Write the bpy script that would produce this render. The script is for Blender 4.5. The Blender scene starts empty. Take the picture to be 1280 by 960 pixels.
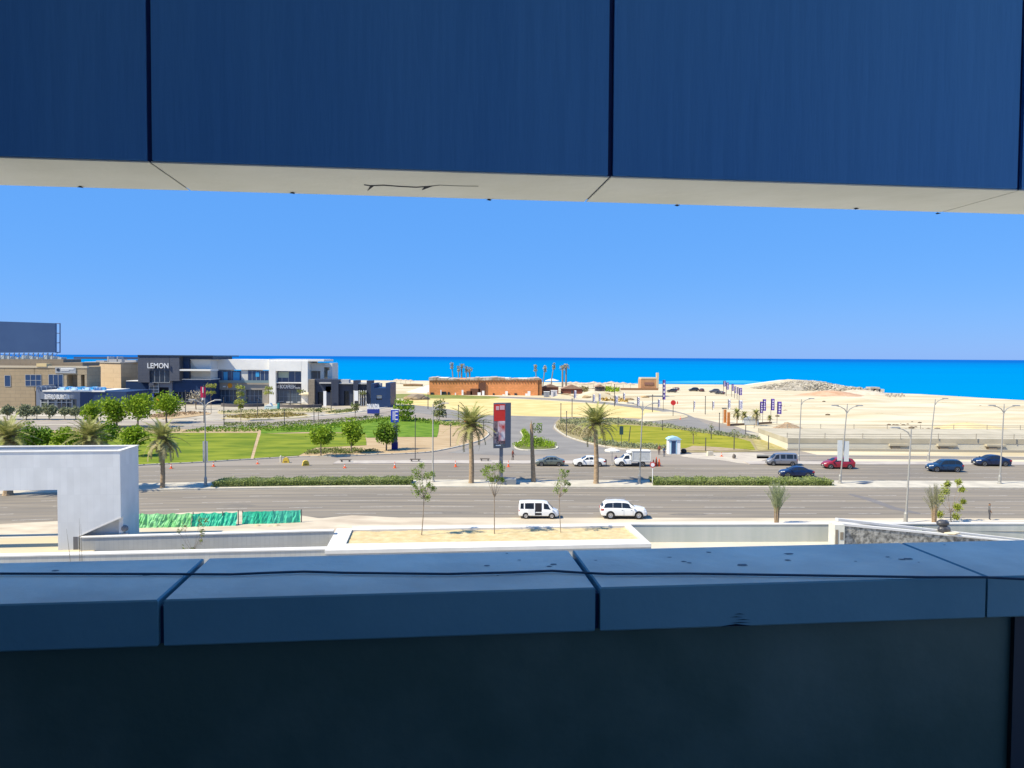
import bpy, math, random
from mathutils import Vector, Matrix
R = math.radians
random.seed(7)
SC = bpy.context.scene
COL = SC.collection
# ---------------------------------------------------------------- camera
CH = 17.0; F = 950.0; PITCH = 2.05; ROLL = 0.33
CAM_R = Matrix.Rotation(R(90 - PITCH), 3, 'X') @ Matrix.Rotation(R(ROLL), 3, 'Z')
cam_d = bpy.data.cameras.new('camera'); cam = bpy.data.objects.new('camera', cam_d); COL.objects.link(cam)
cam.matrix_world = Matrix.Translation((0, 0, CH)) @ CAM_R.to_4x4()
cam_d.sensor_width = 36; cam_d.lens = 36 * F / 1280; cam_d.clip_start = 0.05; cam_d.clip_end = 60000
SC.camera = cam
def ray(px, py):
    return CAM_R @ Vector(((px - 640) / F, -(py - 480) / F, -1))
def G(px, py, z=0.0):            # ground point seen at a pixel of the photograph
    d = ray(px, py); t = (z - CH) / d.z
    return Vector((d.x * t, d.y * t, z))
def D(px, py, y):                # point at distance y
    d = ray(px, py); t = y / d.y
    return Vector((d.x * t, y, CH + d.z * t))
# ---------------------------------------------------------------- materials
MATS = {}
def mat(name, c, rough=0.8, c2=None, scale=1.0, metal=0.0, spec=0.3, bump=0.0, stretch=(1, 1, 1), detail=4, coat=0.0, trans=0.0, bscale=None, alpha=1.0):
    if name in MATS: return MATS[name]
    m = bpy.data.materials.new(name); m.use_nodes = True; nt = m.node_tree; N = nt.nodes; L = nt.links
    b = N['Principled BSDF']; out = N['Material Output']
    b.inputs['Base Color'].default_value = (*c, 1); b.inputs['Roughness'].default_value = rough
    b.inputs['Metallic'].default_value = metal; b.inputs['Specular IOR Level'].default_value = spec
    b.inputs['Coat Weight'].default_value = coat; b.inputs['Alpha'].default_value = alpha
    geo = N.new('ShaderNodeNewGeometry'); mp = N.new('ShaderNodeMapping'); mp.inputs['Scale'].default_value = stretch
    L.new(geo.outputs['Position'], mp.inputs['Vector'])
    if c2:
        n = N.new('ShaderNodeTexNoise'); n.inputs['Scale'].default_value = scale; n.inputs['Detail'].default_value = detail
        L.new(mp.outputs[0], n.inputs['Vector'])
        r = N.new('ShaderNodeValToRGB'); r.color_ramp.elements[0].position = .36; r.color_ramp.elements[1].position = .64
        r.color_ramp.elements[0].color = (*c, 1); r.color_ramp.elements[1].color = (*c2, 1)
        L.new(n.outputs['Fac'], r.inputs[0]); L.new(r.outputs[0], b.inputs['Base Color'])
    if bump:
        n2 = N.new('ShaderNodeTexNoise'); n2.inputs['Scale'].default_value = bscale or scale * 6; n2.inputs['Detail'].default_value = 5
        L.new(mp.outputs[0], n2.inputs['Vector'])
        bp = N.new('ShaderNodeBump'); bp.inputs['Strength'].default_value = bump; bp.inputs['Distance'].default_value = .05
        L.new(n2.outputs['Fac'], bp.inputs['Height']); L.new(bp.outputs[0], b.inputs['Normal'])
    if trans:
        t = N.new('ShaderNodeBsdfTranslucent'); mx = N.new('ShaderNodeMixShader'); mx.inputs[0].default_value = trans
        if c2: L.new(r.outputs[0], t.inputs['Color'])
        else: t.inputs['Color'].default_value = (*c, 1)
        L.new(b.outputs[0], mx.inputs[1]); L.new(t.outputs[0], mx.inputs[2]); L.new(mx.outputs[0], out.inputs['Surface'])
    MATS[name] = m
    return m
def panel_mat(name, c, line, w, h, rough=0.6, mort=.02, c2=None, spec=.3, off=0.0, vec='obj'):   # cladding panels: joints on x/y + z
    if name in MATS: return MATS[name]
    m = bpy.data.materials.new(name); m.use_nodes = True; nt = m.node_tree; N = nt.nodes; L = nt.links
    b = N['Principled BSDF']; b.inputs['Roughness'].default_value = rough; b.inputs['Specular IOR Level'].default_value = spec
    geo = N.new('ShaderNodeNewGeometry'); sp = N.new('ShaderNodeSeparateXYZ'); L.new(geo.outputs['Position'], sp.inputs[0])
    ad = N.new('ShaderNodeMath'); ad.operation = 'ADD'; L.new(sp.outputs['X'], ad.inputs[0]); L.new(sp.outputs['Y'], ad.inputs[1])
    cb = N.new('ShaderNodeCombineXYZ'); L.new(ad.outputs[0], cb.inputs['X']); L.new(sp.outputs['Z'], cb.inputs['Y'])
    br = N.new('ShaderNodeTexBrick'); br.offset = off; br.inputs['Scale'].default_value = 1; br.inputs['Mortar Size'].default_value = mort
    br.inputs['Brick Width'].default_value = w; br.inputs['Row Height'].default_value = h
    c2 = c2 or tuple(v * .93 for v in c)
    br.inputs['Color1'].default_value = (*c, 1); br.inputs['Color2'].default_value = (*c2, 1); br.inputs['Mortar'].default_value = (*line, 1)
    L.new(cb.outputs[0], br.inputs['Vector'])
    n = N.new('ShaderNodeTexNoise'); n.inputs['Scale'].default_value = .7; n.inputs['Detail'].default_value = 5; L.new(geo.outputs['Position'], n.inputs['Vector'])
    mr = N.new('ShaderNodeMapRange'); mr.inputs['To Min'].default_value = .86; mr.inputs['To Max'].default_value = 1.1; L.new(n.outputs['Fac'], mr.inputs[0])
    mu = N.new('ShaderNodeVectorMath'); mu.operation = 'SCALE'; L.new(br.outputs['Color'], mu.inputs[0]); L.new(mr.outputs[0], mu.inputs['Scale'])
    L.new(mu.outputs[0], b.inputs['Base Color'])
    MATS[name] = m
    return m
# ---------------------------------------------------------------- mesh builder
WM = {}
class MB:
    def __init__(s): s.v = []; s.f = []; s.mi = []; s.cur = 0
    def add(s, vs, fs):
        o = len(s.v); s.v += [Vector(v) for v in vs]; s.f += [tuple(i + o for i in f) for f in fs]; s.mi += [s.cur] * len(fs); return s
    def box(s, a, b, rz=0, c=None, taper=0):
        x0, y0, z0 = a; x1, y1, z1 = b; t = taper
        vs = [Vector(p) for p in ((x0, y0, z0), (x1, y0, z0), (x1, y1, z0), (x0, y1, z0), (x0 + t, y0 + t, z1), (x1 - t, y0 + t, z1), (x1 - t, y1 - t, z1), (x0 + t, y1 - t, z1))]
        if rz:
            M = Matrix.Rotation(rz, 3, 'Z'); c = Vector(c) if c else Vector(((x0 + x1) / 2, (y0 + y1) / 2, 0)); vs = [M @ (v - c) + c for v in vs]
        return s.add(vs, [(0, 3, 2, 1), (4, 5, 6, 7), (0, 1, 5, 4), (1, 2, 6, 5), (2, 3, 7, 6), (3, 0, 4, 7)])
    def bp(s, d, x0, y0, x1, y1, th=1.0, off=0.0):   # upright box whose front at distance d spans x0..x1 / y0..y1 of the photograph
        a = D(x0, y1, d - off); b = D(x1, y0, d - off)
        if a.z < 1.3: a.z = 0.0
        return s.box((a.x, d - off, a.z), (b.x, d - off + th, b.z))
    def prism(s, pts, z0, z1):
        n = len(pts); z0s = z0 if isinstance(z0, (list, tuple)) else [z0] * n
        vs = [(p[0], p[1], z) for p, z in zip(pts, z0s)] + [(p[0], p[1], z1) for p in pts]
        fs = [tuple(range(n, 2 * n)), tuple(range(n - 1, -1, -1))] + [(i, (i + 1) % n, n + (i + 1) % n, n + i) for i in range(n)]
        return s.add(vs, fs)
    def extr(s, pts, vec):      # extrude a 3d polygon along vec
        n = len(pts); vec = Vector(vec); vs = [Vector(p) for p in pts] + [Vector(p) + vec for p in pts]
        return s.add(vs, [tuple(range(n)), tuple(range(2 * n - 1, n - 1, -1))] + [(i, n + i, n + (i + 1) % n, (i + 1) % n) for i in range(n)])
    def poly(s, pts): return s.add(pts, [tuple(range(len(pts)))])
    def tube(s, path, r, n=8, cap=True):
        path = [Vector(p) for p in path]; k = len(path); rs = r if isinstance(r, (list, tuple)) else [r] * k
        vs = []; up = Vector((0, 0, 1))
        for i, p in enumerate(path):
            t = (path[min(i + 1, k - 1)] - path[max(i - 1, 0)]).normalized()
            a = t.cross(up if abs(t.z) < .95 else Vector((0, 1, 0))).normalized(); b = t.cross(a)
            for j in range(n):
                an = 2 * math.pi * j / n; vs.append(p + (a * math.cos(an) + b * math.sin(an)) * rs[i])
        fs = [(i * n + j, i * n + (j + 1) % n, (i + 1) * n + (j + 1) % n, (i + 1) * n + j) for i in range(k - 1) for j in range(n)]
        if cap: fs += [tuple(range(n - 1, -1, -1)), tuple(range((k - 1) * n, k * n))]
        return s.add(vs, fs)
    def lathe(s, c, prof, n=16, ax='z'):
        vs = []; c = Vector(c)
        for r, h in prof:
            for j in range(n):
                a = 2 * math.pi * j / n; p = (r * math.cos(a), r * math.sin(a), h)
                if ax == 'y': p = (p[0], p[2], p[1])
                if ax == 'x': p = (p[2], p[0], p[1])
                vs.append(c + Vector(p))
        k = len(prof); fs = [(i * n + j, i * n + (j + 1) % n, (i + 1) * n + (j + 1) % n, (i + 1) * n + j) for i in range(k - 1) for j in range(n)]
        fs += [tuple(range(n - 1, -1, -1)), tuple(range((k - 1) * n, k * n))]
        return s.add(vs, fs)
    def blob(s, c, r, sub=2, jit=.12, seed=0):
        import bmesh
        bm = bmesh.new(); bmesh.ops.create_icosphere(bm, subdivisions=sub, radius=1); rn = random.Random(seed)
        r = Vector(r if isinstance(r, (list, tuple)) else (r, r, r)); c = Vector(c)
        vs = []
        for v in bm.verts:
            k = 1 + rn.uniform(-jit, jit); vs.append(c + Vector((v.co.x * r.x * k, v.co.y * r.y * k, v.co.z * r.z * k)))
        fs = [tuple(v.index for v in f.verts) for f in bm.faces]; bm.free()
        return s.add(vs, fs)
    def leaf(s, p, size, rn, asp=.6, flat=0.0):
        n = Vector((rn.gauss(0, 1), rn.gauss(0, 1), rn.gauss(0, 1) + flat * 2)).normalized()
        a = n.orthogonal().normalized(); b = n.cross(a); an = rn.uniform(0, 6.28); a, b = a * math.cos(an) + b * math.sin(an), b * math.cos(an) - a * math.sin(an)
        a = a * size; b = b * size * asp
        return s.add([p - a, p + b * .9, p + a, p - b * .9], [(0, 1, 2, 3)])
    def build(s, name, m, parent=None, world=False, smooth=False, ang=35):
        me = bpy.data.meshes.new(name); o = bpy.data.objects.new(name, me); COL.objects.link(o)
        vs = s.v
        if parent:
            o.parent = parent
            if world: inv = WM[parent].inverted(); vs = [inv @ v for v in vs]
            WM[o] = WM[parent]
        else:
            xs = [v.x for v in vs]; ys = [v.y for v in vs]; zs = [v.z for v in vs]
            c = Vector(((min(xs) + max(xs)) / 2, (min(ys) + max(ys)) / 2, min(zs))); o.location = c; vs = [v - c for v in vs]
            WM[o] = Matrix.Translation(c)
        me.from_pydata(vs, [], s.f)
        for mm in (m if isinstance(m, (list, tuple)) else [m]): me.materials.append(mm)
        if any(s.mi): me.polygons.foreach_set('material_index', s.mi)
        if smooth:
            me.polygons.foreach_set('use_smooth', [True] * len(me.polygons)); me.set_sharp_from_angle(angle=R(ang))
        me.update(); return o
def tag(o, label, cat, group=None):
    o['label'] = label; o['category'] = cat
    if group: o['group'] = group
    return o
def kind(o, k, label=None):
    o['kind'] = k
    if label: o['label'] = label
    return o
def thing(name, label, cat, loc=(0, 0, 0), rz=0, group=None):
    o = bpy.data.objects.new(name, None); COL.objects.link(o); o.location = loc; o.rotation_euler = (0, 0, rz); o.empty_display_size = .3
    WM[o] = Matrix.Translation(loc) @ Matrix.Rotation(rz, 4, 'Z'); return tag(o, label, cat, group)
KIDS = {}
def dup(root, loc, rz, label, group=None, sc=None):
    r = root.copy(); COL.objects.link(r); r.location = loc; r.rotation_euler = (0, 0, rz); r['label'] = label
    if group: r['group'] = group
    if sc: r.scale = (sc, sc, sc)
    WM[r] = Matrix.Translation(loc) @ Matrix.Rotation(rz, 4, 'Z')
    if root not in KIDS: KIDS[root] = [(o, [g for g in bpy.data.objects if g.parent == o]) for o in bpy.data.objects if o.parent == root]
    for o, gs in KIDS[root]:
        c = o.copy(); COL.objects.link(c); c.parent = r
        for g in gs: d = g.copy(); COL.objects.link(d); d.parent = c
    return r
def text(s, name, m, parent, loc, height, width=None, depth=.05, rz=0, bold=0.0):
    """letters as a mesh standing upright, facing -y; loc = lower left corner in world coordinates"""
    cu = bpy.data.curves.new('t', 'FONT'); cu.body = s; cu.extrude = depth / 2; cu.offset = bold; cu.size = 1; cu.resolution_u = 3
    to = bpy.data.objects.new('t', cu); COL.objects.link(to); bpy.context.view_layer.update()
    me = bpy.data.meshes.new_from_object(to.evaluated_get(bpy.context.evaluated_depsgraph_get())); bpy.data.objects.remove(to)
    xs = [v.co.x for v in me.vertices]; ys = [v.co.y for v in me.vertices]
    x0, x1, y0, y1 = min(xs), max(xs), min(ys), max(ys); ky = height / (y1 - y0); kx = width / (x1 - x0) if width else ky
    mb = MB(); M = Matrix.Rotation(rz, 3, 'Z'); L = Vector(loc)
    mb.add([L + M @ Vector(((v.co.x - x0) * kx, -v.co.z, (v.co.y - y0) * ky)) for v in me.vertices], [tuple(p.vertices) for p in me.polygons])
    bpy.data.meshes.remove(me)
    return mb.build(name, m, parent, world=True)
# ---------------------------------------------------------------- sky and sun
SUN_EL = R(50); SUNDIR = Vector((-math.cos(R(23)) * math.cos(SUN_EL), -math.sin(R(23)) * math.cos(SUN_EL), math.sin(SUN_EL)))
w = bpy.data.worlds.new('World'); SC.world = w; w.use_nodes = True; nt = w.node_tree; N = nt.nodes; L = nt.links
sky = N.new('ShaderNodeTexSky'); sky.sky_type = 'NISHITA'; sky.sun_disc = False; sky.sun_elevation = SUN_EL
sky.sun_rotation = math.atan2(SUNDIR.x, SUNDIR.y); sky.air_density = 1.0; sky.dust_density = 0.2; sky.ozone_density = 3.5; sky.altitude = 300
hs = N.new('ShaderNodeHueSaturation'); hs.inputs['Saturation'].default_value = 1.2
L.new(sky.outputs[0], hs.inputs['Color'])
mxs = N.new('ShaderNodeMixRGB'); mxs.blend_type = 'MIX'; mxs.inputs[0].default_value = .76; mxs.inputs[2].default_value = (1.15, 4.0, 10.4, 1)
L.new(hs.outputs[0], mxs.inputs[1]); L.new(mxs.outputs[0], N['Background'].inputs['Color'])
N['Background'].inputs['Strength'].default_value = 0.062
sl = bpy.data.lights.new('sun', 'SUN'); sl.energy = 4.8; sl.angle = R(.55); sl.color = (1, .90, .69)
so = bpy.data.objects.new('sun', sl); COL.objects.link(so); so.rotation_euler = SUNDIR.to_track_quat('Z', 'Y').to_euler()
SC.view_settings.view_transform = 'Standard'; SC.view_settings.look = 'None'; SC.view_settings.exposure = 0.74; SC.view_settings.gamma = 1
SC.cycles.max_bounces = 8; SC.cycles.diffuse_bounces = 5; SC.cycles.transparent_max_bounces = 8; SC.cycles.use_denoising = True
# ---------------------------------------------------------------- materials of the place
sand = mat('sand', (.45, .375, .24), .95, (.58, .52, .385), .06, stretch=(.5, 1.6, 1), bump=.5, bscale=1.2, spec=.1)
sand_y = mat('field_sand', (.52, .40, .17), .95, (.60, .49, .24), .12, bump=.4, bscale=1.5, spec=.1)
asphalt = mat('asphalt', (.178, .158, .132), .9, (.252, .217, .172), .35, stretch=(.12, 1.6, 1), spec=.2, detail=6)
asphalt2 = mat('worn_asphalt', (.235, .205, .175), .9, (.285, .25, .21), .15, stretch=(.4, 1.2, 1), spec=.2, detail=6)
asph3 = mat('blue_grey_asphalt', (.19, .18, .17), .9, (.235, .222, .205), .15, spec=.2, detail=6)
concrete = mat('concrete', (.40, .37, .31), .85, (.50, .46, .38), .5, spec=.2, detail=6)
kerb_m = mat('kerb_stone', (.46, .43, .36), .85, (.53, .49, .41), 1.2)
paint_w = mat('road_paint', (.50, .48, .45), .8, (.30, .28, .27), 1.5)
grass_m = mat('lawn', (.10, .15, .012), .9, (.20, .235, .022), .3, stretch=(.5, 1, 1), bump=.6, bscale=3, spec=.1, detail=7)
grass_d = mat('lawn_dark', (.075, .15, .012), .9, (.15, .24, .025), .4, bump=.6, bscale=3, spec=.1)
grass_y = mat('lawn_yellow', (.17, .19, .012), .9, (.29, .27, .03), .3, stretch=(.5, 1, 1), bump=.6, bscale=3, spec=.1, detail=7)
mulch = mat('mulch', (.34, .24, .13), .95, (.44, .33, .2), .5, stretch=(.4, 1.5, 1), bump=.8, bscale=2)
drysoil = mat('dry_soil', (.36, .30, .17), .95, (.44, .37, .2), .8, bump=.7, bscale=2)
white_cop = mat('white_coping', (.60, .58, .55), .6, (.68, .66, .62), .6)
grey_clad = panel_mat('grey_cladding', (.60, .61, .62), (.555, .565, .58), .6, 2.4, .55, .025)
grey_wall = panel_mat('grey_wall_panels', (.42, .42, .40), (.37, .37, .355), .45, 9, .6, .03)
Mt = {}
# ---------------------------------------------------------------- sea
m = bpy.data.materials.new('sea_water'); m.use_nodes = True; N = m.node_tree.nodes; L = m.node_tree.links; b = N['Principled BSDF']
b.inputs['Roughness'].default_value = .8; b.inputs['Specular IOR Level'].default_value = .0; b.inputs['IOR'].default_value = 1.2
geo = N.new('ShaderNodeNewGeometry'); sp = N.new('ShaderNodeSeparateXYZ'); L.new(geo.outputs['Position'], sp.inputs[0])
mr = N.new('ShaderNodeMapRange'); mr.inputs['From Min'].default_value = 500; mr.inputs['From Max'].default_value = 7000; L.new(sp.outputs['Y'], mr.inputs[0])
mp = N.new('ShaderNodeMapping'); mp.inputs['Scale'].default_value = (.0008, .006, 1); L.new(geo.outputs['Position'], mp.inputs[0])
n = N.new('ShaderNodeTexNoise'); n.inputs['Scale'].default_value = 1; n.inputs['Detail'].default_value = 6; L.new(mp.outputs[0], n.inputs['Vector'])
ad = N.new('ShaderNodeMath'); ad.operation = 'MULTIPLY_ADD'; L.new(n.outputs['Fac'], ad.inputs[0]); ad.inputs[1].default_value = .5; L.new(mr.outputs[0], ad.inputs[2])
r = N.new('ShaderNodeValToRGB'); e = r.color_ramp.elements; e[0].position = .12; e[0].color = (.0, .20, .43, 1); e[1].position = 1.15; e[1].color = (.003, .10, .36, 1)
k = r.color_ramp.elements.new(.4); k.color = (.0, .175, .44, 1)
e[-1].position = 1.0
L.new(ad.outputs[0], r.inputs[0]); L.new(r.outputs[0], b.inputs['Base Color'])
n2 = N.new('ShaderNodeTexNoise'); n2.inputs['Scale'].default_value = .6; n2.inputs['Detail'].default_value = 4
mp2 = N.new('ShaderNodeMapping'); mp2.inputs['Scale'].default_value = (.4, 1.5, 1); L.new(geo.outputs['Position'], mp2.inputs[0]); L.new(mp2.outputs[0], n2.inputs['Vector'])
bp = N.new('ShaderNodeBump'); bp.inputs['Strength'].default_value = .35; bp.inputs['Distance'].default_value = .3; L.new(n2.outputs['Fac'], bp.inputs['Height']); L.new(bp.outputs[0], b.inputs['Normal'])
mb = MB(); mb.poly([(-30000, 250, -1.2), (30000, 250, -1.2), (30000, 40000, -1.2), (-30000, 40000, -1.2)])
kind(mb.build('sea', m), 'structure')
# ---------------------------------------------------------------- land: one sheet with a shore slope
shore = [(-900, 470), (-300, 474), (200, 474), (480, 475.5), (560, 476), (680, 477.5), (770, 479), (820, 480), (850, 480.2), (900, 480.6), (935, 481), (955, 478), (985, 474), (1020, 476), (1060, 483), (1085, 489), (1110, 491.2), (1150, 492.6), (1200, 495.6), (1240, 498), (1280, 500.2), (1400, 507), (1700, 520), (2300, 540)]
SP = [G(x, y) for x, y in shore]
near = [G(2300, 700), G(1500, 652, .0), G(1280, 653.5), G(1045, 654), G(790, 657), G(440, 661), G(410, 665), G(180, 672), G(-100, 690), G(-500, 720)]
# the street wall stands on this front edge; left of the portal the ground runs to the front wall
near = [Vector((140, 77, 0)), Vector((53, 76.6, 0)), Vector((14.3, 74.6, 0)), Vector((-17.0, 71.3, 0)), Vector((-34, 69.6, 0)), Vector((-36, 69.2, 0)), Vector((-36.2, 61.8, 0)), Vector((-140, 50, 0))]
mb = MB(); mb.poly([Vector(p) for p in near[::-1]] + [Vector((p.x, p.y, 0)) for p in SP[::-1]])
for i in range(len(SP) - 1):
    a, c = SP[i], SP[i + 1]; d = (c - a).normalized(); nrm = Vector((-d.y, d.x, 0)) * 30
    mb.poly([a, c, c + Vector((0, 30, -2.5)), a + Vector((0, 30, -2.5))])
land = mb.build('ground', sand); kind(land, 'structure')
foam_m = mat('foam', (.75, .77, .76), .8, (.5, .66, .70), .05, stretch=(1, 1, 1))
mb = MB()
for i in range(4, len(SP) - 4):
    a, c = SP[i], SP[i + 1]
    mb.poly([a + Vector((0, 8, -.66)), c + Vector((0, 8, -.66)), c + Vector((0, 20, -1.17)), a + Vector((0, 20, -1.17))])
kind(mb.build('shore_foam', foam_m), 'structure')
shal = mat('shallow_water', (.05, .33, .45), .6, (.02, .25, .45), .01, spec=.1)
mb = MB(); mb.poly([G(790, 478.5, -1.18), G(935, 479.5, -1.18), G(955, 477, -1.18), G(930, 475.5, -1.18), G(860, 476.2, -1.18), G(800, 477.2, -1.18)])
kind(mb.build('shallows', shal), 'structure')
def sheet(name, pts, m, z=.02, kd='structure', h=None):
    mb = MB(); P = [G(x, y, z) if not isinstance(x, Vector) else x for x, y in pts]
    if h: mb.prism([(p.x, p.y) for p in P], 0.0 if h == 1 else z - h, z)
    else: mb.poly(P)
    o = mb.build(name, m)
    if kd: kind(o, kd)
    return o
def band(mb, line, wd, z0, z1):       # kerb running along a line of world points
    L_ = [Vector((p.x, p.y, 0)) for p in line]
    for i in range(len(L_) - 1):
        a, c = L_[i], L_[i + 1]; d = (c - a).normalized(); nr = Vector((-d.y, d.x, 0)) * wd / 2; e = d * wd * .3
        mb.prism([a - nr - e, c - nr + e, c + nr + e, a + nr - e], z0, z1)
def arc(pts, n=6):                      # smooth a closed or open pixel outline (Catmull-Rom)
    out = []
    for i in range(len(pts) - 1):
        p0 = pts[max(i - 1, 0)]; p1 = pts[i]; p2 = pts[i + 1]; p3 = pts[min(i + 2, len(pts) - 1)]
        for j in range(n):
            t = j / n; out.append(tuple(.5 * (2 * p1[k] + (p2[k] - p0[k]) * t + (2 * p0[k] - 5 * p1[k] + 4 * p2[k] - p3[k]) * t * t + (-p0[k] + 3 * p1[k] - 3 * p2[k] + p3[k]) * t ** 3) for k in (0, 1)))
    return out + [pts[-1]]
# ---------------------------------------------------------------- main road
def sx(X):
    if X >= 0: return 98.2 + .022 * X
    if X > -65: return 98.2 - .0019 * X * X
    return 98.2 - .0019 * 4225 + (X + 65) * .24
XS = [-260, -160, -110, -85] + list(range(-70, 75, 6)) + [90, 130, 180, 260]
def ribbon(name, o0, o1, m, z, h=None, xs=XS, kd='structure'):
    mb = MB()
    for a, c in zip(xs[:-1], xs[1:]):
        q = [(a, sx(a) + o0), (c, sx(c) + o0), (c, sx(c) + o1), (a, sx(a) + o1)]
        if h: mb.prism(q, z - h, z)
        else: mb.poly([(x, y, z) for x, y in q])
    if h:
        me = mb  # shared walls are inside and unseen
    o = mb.build(name, m); kind(o, kd) if kd else None
    return o
ribbon('near_carriageway', -18.4, 0, asphalt, .012)
ribbon('far_carriageway', 5.4, 21.8, asphalt, .012)
ribbon('median_paving', .25, 5.15, concrete, .15, .14)
ribbon('median_kerb', 0, .25, kerb_m, .16, .15); ribbon('median_kerb', 5.15, 5.4, kerb_m, .16, .15)
ribbon('sand_shoulder', -24.5, -18.4, mat('shoulder_sand', (.42, .36, .27), .95, (.54, .47, .37), .35, stretch=(.3, 1, 1), bump=.5), .006)
# sand drifting over the near lane at the left, a sheet of uneven outline
rn = random.Random(3)
pts = [(-120, 672), (-120, 652), (0, 655), (60, 652), (180, 645), (240, 640), (300, 639), (350, 643), (375, 644), (400, 648), (440, 644), (500, 647), (560, 652), (640, 653.5), (640, 660), (420, 664), (180, 668)]
sheet('sand_drift', pts, mat('drift_sand', (.40, .33, .25), .95, (.55, .48, .37), .5, stretch=(.4, 1, 1)), .018)
trk = mat('tyre_track_wear', (.145, .130, .112), .85, (.205, .182, .152), .5, stretch=(.05, 1.5, 1), detail=7)
for o in (-1.9, -5.6, -9.3, -12.9, 8.2, 12.0, 16.0):
    for q in (-1.05, .55): ribbon('tyre_track', o - 1.4 + q, o - 1.4 + q + .42, trk, .0145)
mb = MB()
for o, seg, gap, ph in ((-5.2, 3.2, 4.4, 0), (-8.9, 4.4, 3.4, 2), (-12.7, 4.2, 3.6, 5), (-16.2, 3.6, 4.4, 1), (9.2, 5, 6, 3), (13.0, 5, 7, 0), (17.2, 7, 4, 4)):
    X = -100 + ph
    while X < 140:
        s_ = seg * rn.uniform(.7, 1.25)
        mb.poly([(X, sx(X) + o - .07, .022), (X + s_, sx(X + s_) + o - .07, .022), (X + s_, sx(X + s_) + o + .07, .022), (X, sx(X) + o + .07, .022)]); X += seg + gap
for o in (-.55, 6.0):
    for a, c in zip(XS[:-1], XS[1:]): mb.poly([(a, sx(a) + o - .07, .022), (c, sx(c) + o - .07, .022), (c, sx(c) + o + .07, .022), (a, sx(a) + o + .07, .022)])
kind(mb.build('lane_markings', paint_w), 'structure')
# tyre marks crossing the near carriageway
sheet('tyre_mark', [(1063, 617), (1090, 623), (1120, 634), (1150, 641), (1150, 643), (1116, 637), (1086, 626), (1060, 618)], mat('tyre_mark', (.158, .148, .145), .9), .02)
# ---------------------------------------------------------------- far side: pavements, service area, entrance roads
pm_ = mat('road_patch', (.150, .135, .115), .9, (.185, .165, .14), 1.5)
for k, (x, y, w_, h_) in enumerate(((300, 632, 22, 1.6), (560, 641, 40, 1.2), (900, 622, 60, 1.4), (1210, 640, 30, 1.5), (430, 596, 26, .9), (700, 594, 44, .9), (1140, 594, 30, .9), (860, 643, 26, 1.3))):
    sheet('road_patch', arc([(x - w_, y), (x - w_ * .4, y - h_), (x + w_ * .5, y - h_ * .8), (x + w_, y + .1), (x + w_ * .3, y + h_), (x - w_ * .6, y + h_ * .7), (x - w_, y)], 2)[:-1], pm_, .0165)
A = [Vector((X, sx(X) + 21.8, .016)) for X in XS if -110 <= X <= 57]
mb = MB(); top = [G(x, y, .016) for x, y in ((985, 560), (960, 548), (920, 533), (870, 522), (805, 522), (700, 519.5), (640, 519), (600, 517), (540, 510), (505, 505), (480, 505), (430, 520), (300, 531), (150, 531), (0, 532), (-60, 540))]
mb.poly([Vector((a.x, a.y, .016)) for a in A] + top); kind(mb.build('service_area', asphalt2), 'structure')
# paler walkway strip along the far kerb
mb = MB()
for a, c in zip(XS[:-1], XS[1:]):
    if a < -30 or c > 135: continue
    if 12 < a < 38: continue
    mb.prism([(a, sx(a) + 21.8), (c, sx(c) + 21.8), (c, sx(c) + 25.2), (a, sx(a) + 25.2)], .0, .13)
kind(mb.build('far_pavement', mat('pavement', (.36, .32, .29), .9, (.44, .40, .35), .4)), 'structure')
sheet('entrance_road', arc([(560, 566), (597, 556), (617, 545), (622, 537), (610, 531), (590, 527), (560, 522), (530, 517), (500, 514), (500, 507), (520, 506), (560, 510), (600, 518)], 4) + [(640, 519.5), (700, 520.5), (693, 527), (690, 536), (705, 546), (740, 557), (770, 563), (800, 566), (700, 568), (620, 569)], asph3, .03)
# perimeter road passing the brick building and curving down to the right
RP = arc([(600, 494.5), (680, 497.5), (740, 501), (790, 506.2), (830, 511), (856, 517), (872, 524), (884, 530), (905, 535), (935, 538)], 5)
RQ = arc([(600, 496), (680, 499.5), (740, 503.5), (785, 508.5), (818, 513.5), (846, 519), (860, 522), (850, 525), (811, 527.5), (790, 527.5)], 5)
sheet('perimeter_road', RP + [(960, 545), (930, 543), (870, 536), (820, 530)] + RQ[::-1], asph3, .034)
sheet('sand_field', arc([(504, 505), (506, 501), (522, 498.5), (560, 497), (600, 497), (681, 500.5), (762, 506.5), (815, 512.5), (838, 517), (836, 521), (812, 523.5), (780, 522.5), (701, 521), (640, 519.5), (600, 518.5), (570, 513), (540, 508.5)], 4), sand_y, .04)
sheet('inner_pavement', arc([(806, 516), (838, 514.5), (858, 519), (858, 521.5), (846, 523.5), (812, 526.5), (798, 526), (803, 523)], 3), sand, .12, h=1)
sheet('grass_strip', arc([(489, 498), (491, 492.5), (540, 493), (590, 494.5), (625, 496), (610, 498.5), (560, 498.3), (520, 498)], 3), mat('olive_grass', (.14, .17, .03), .9, (.22, .22, .06), .2), .05)
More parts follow.
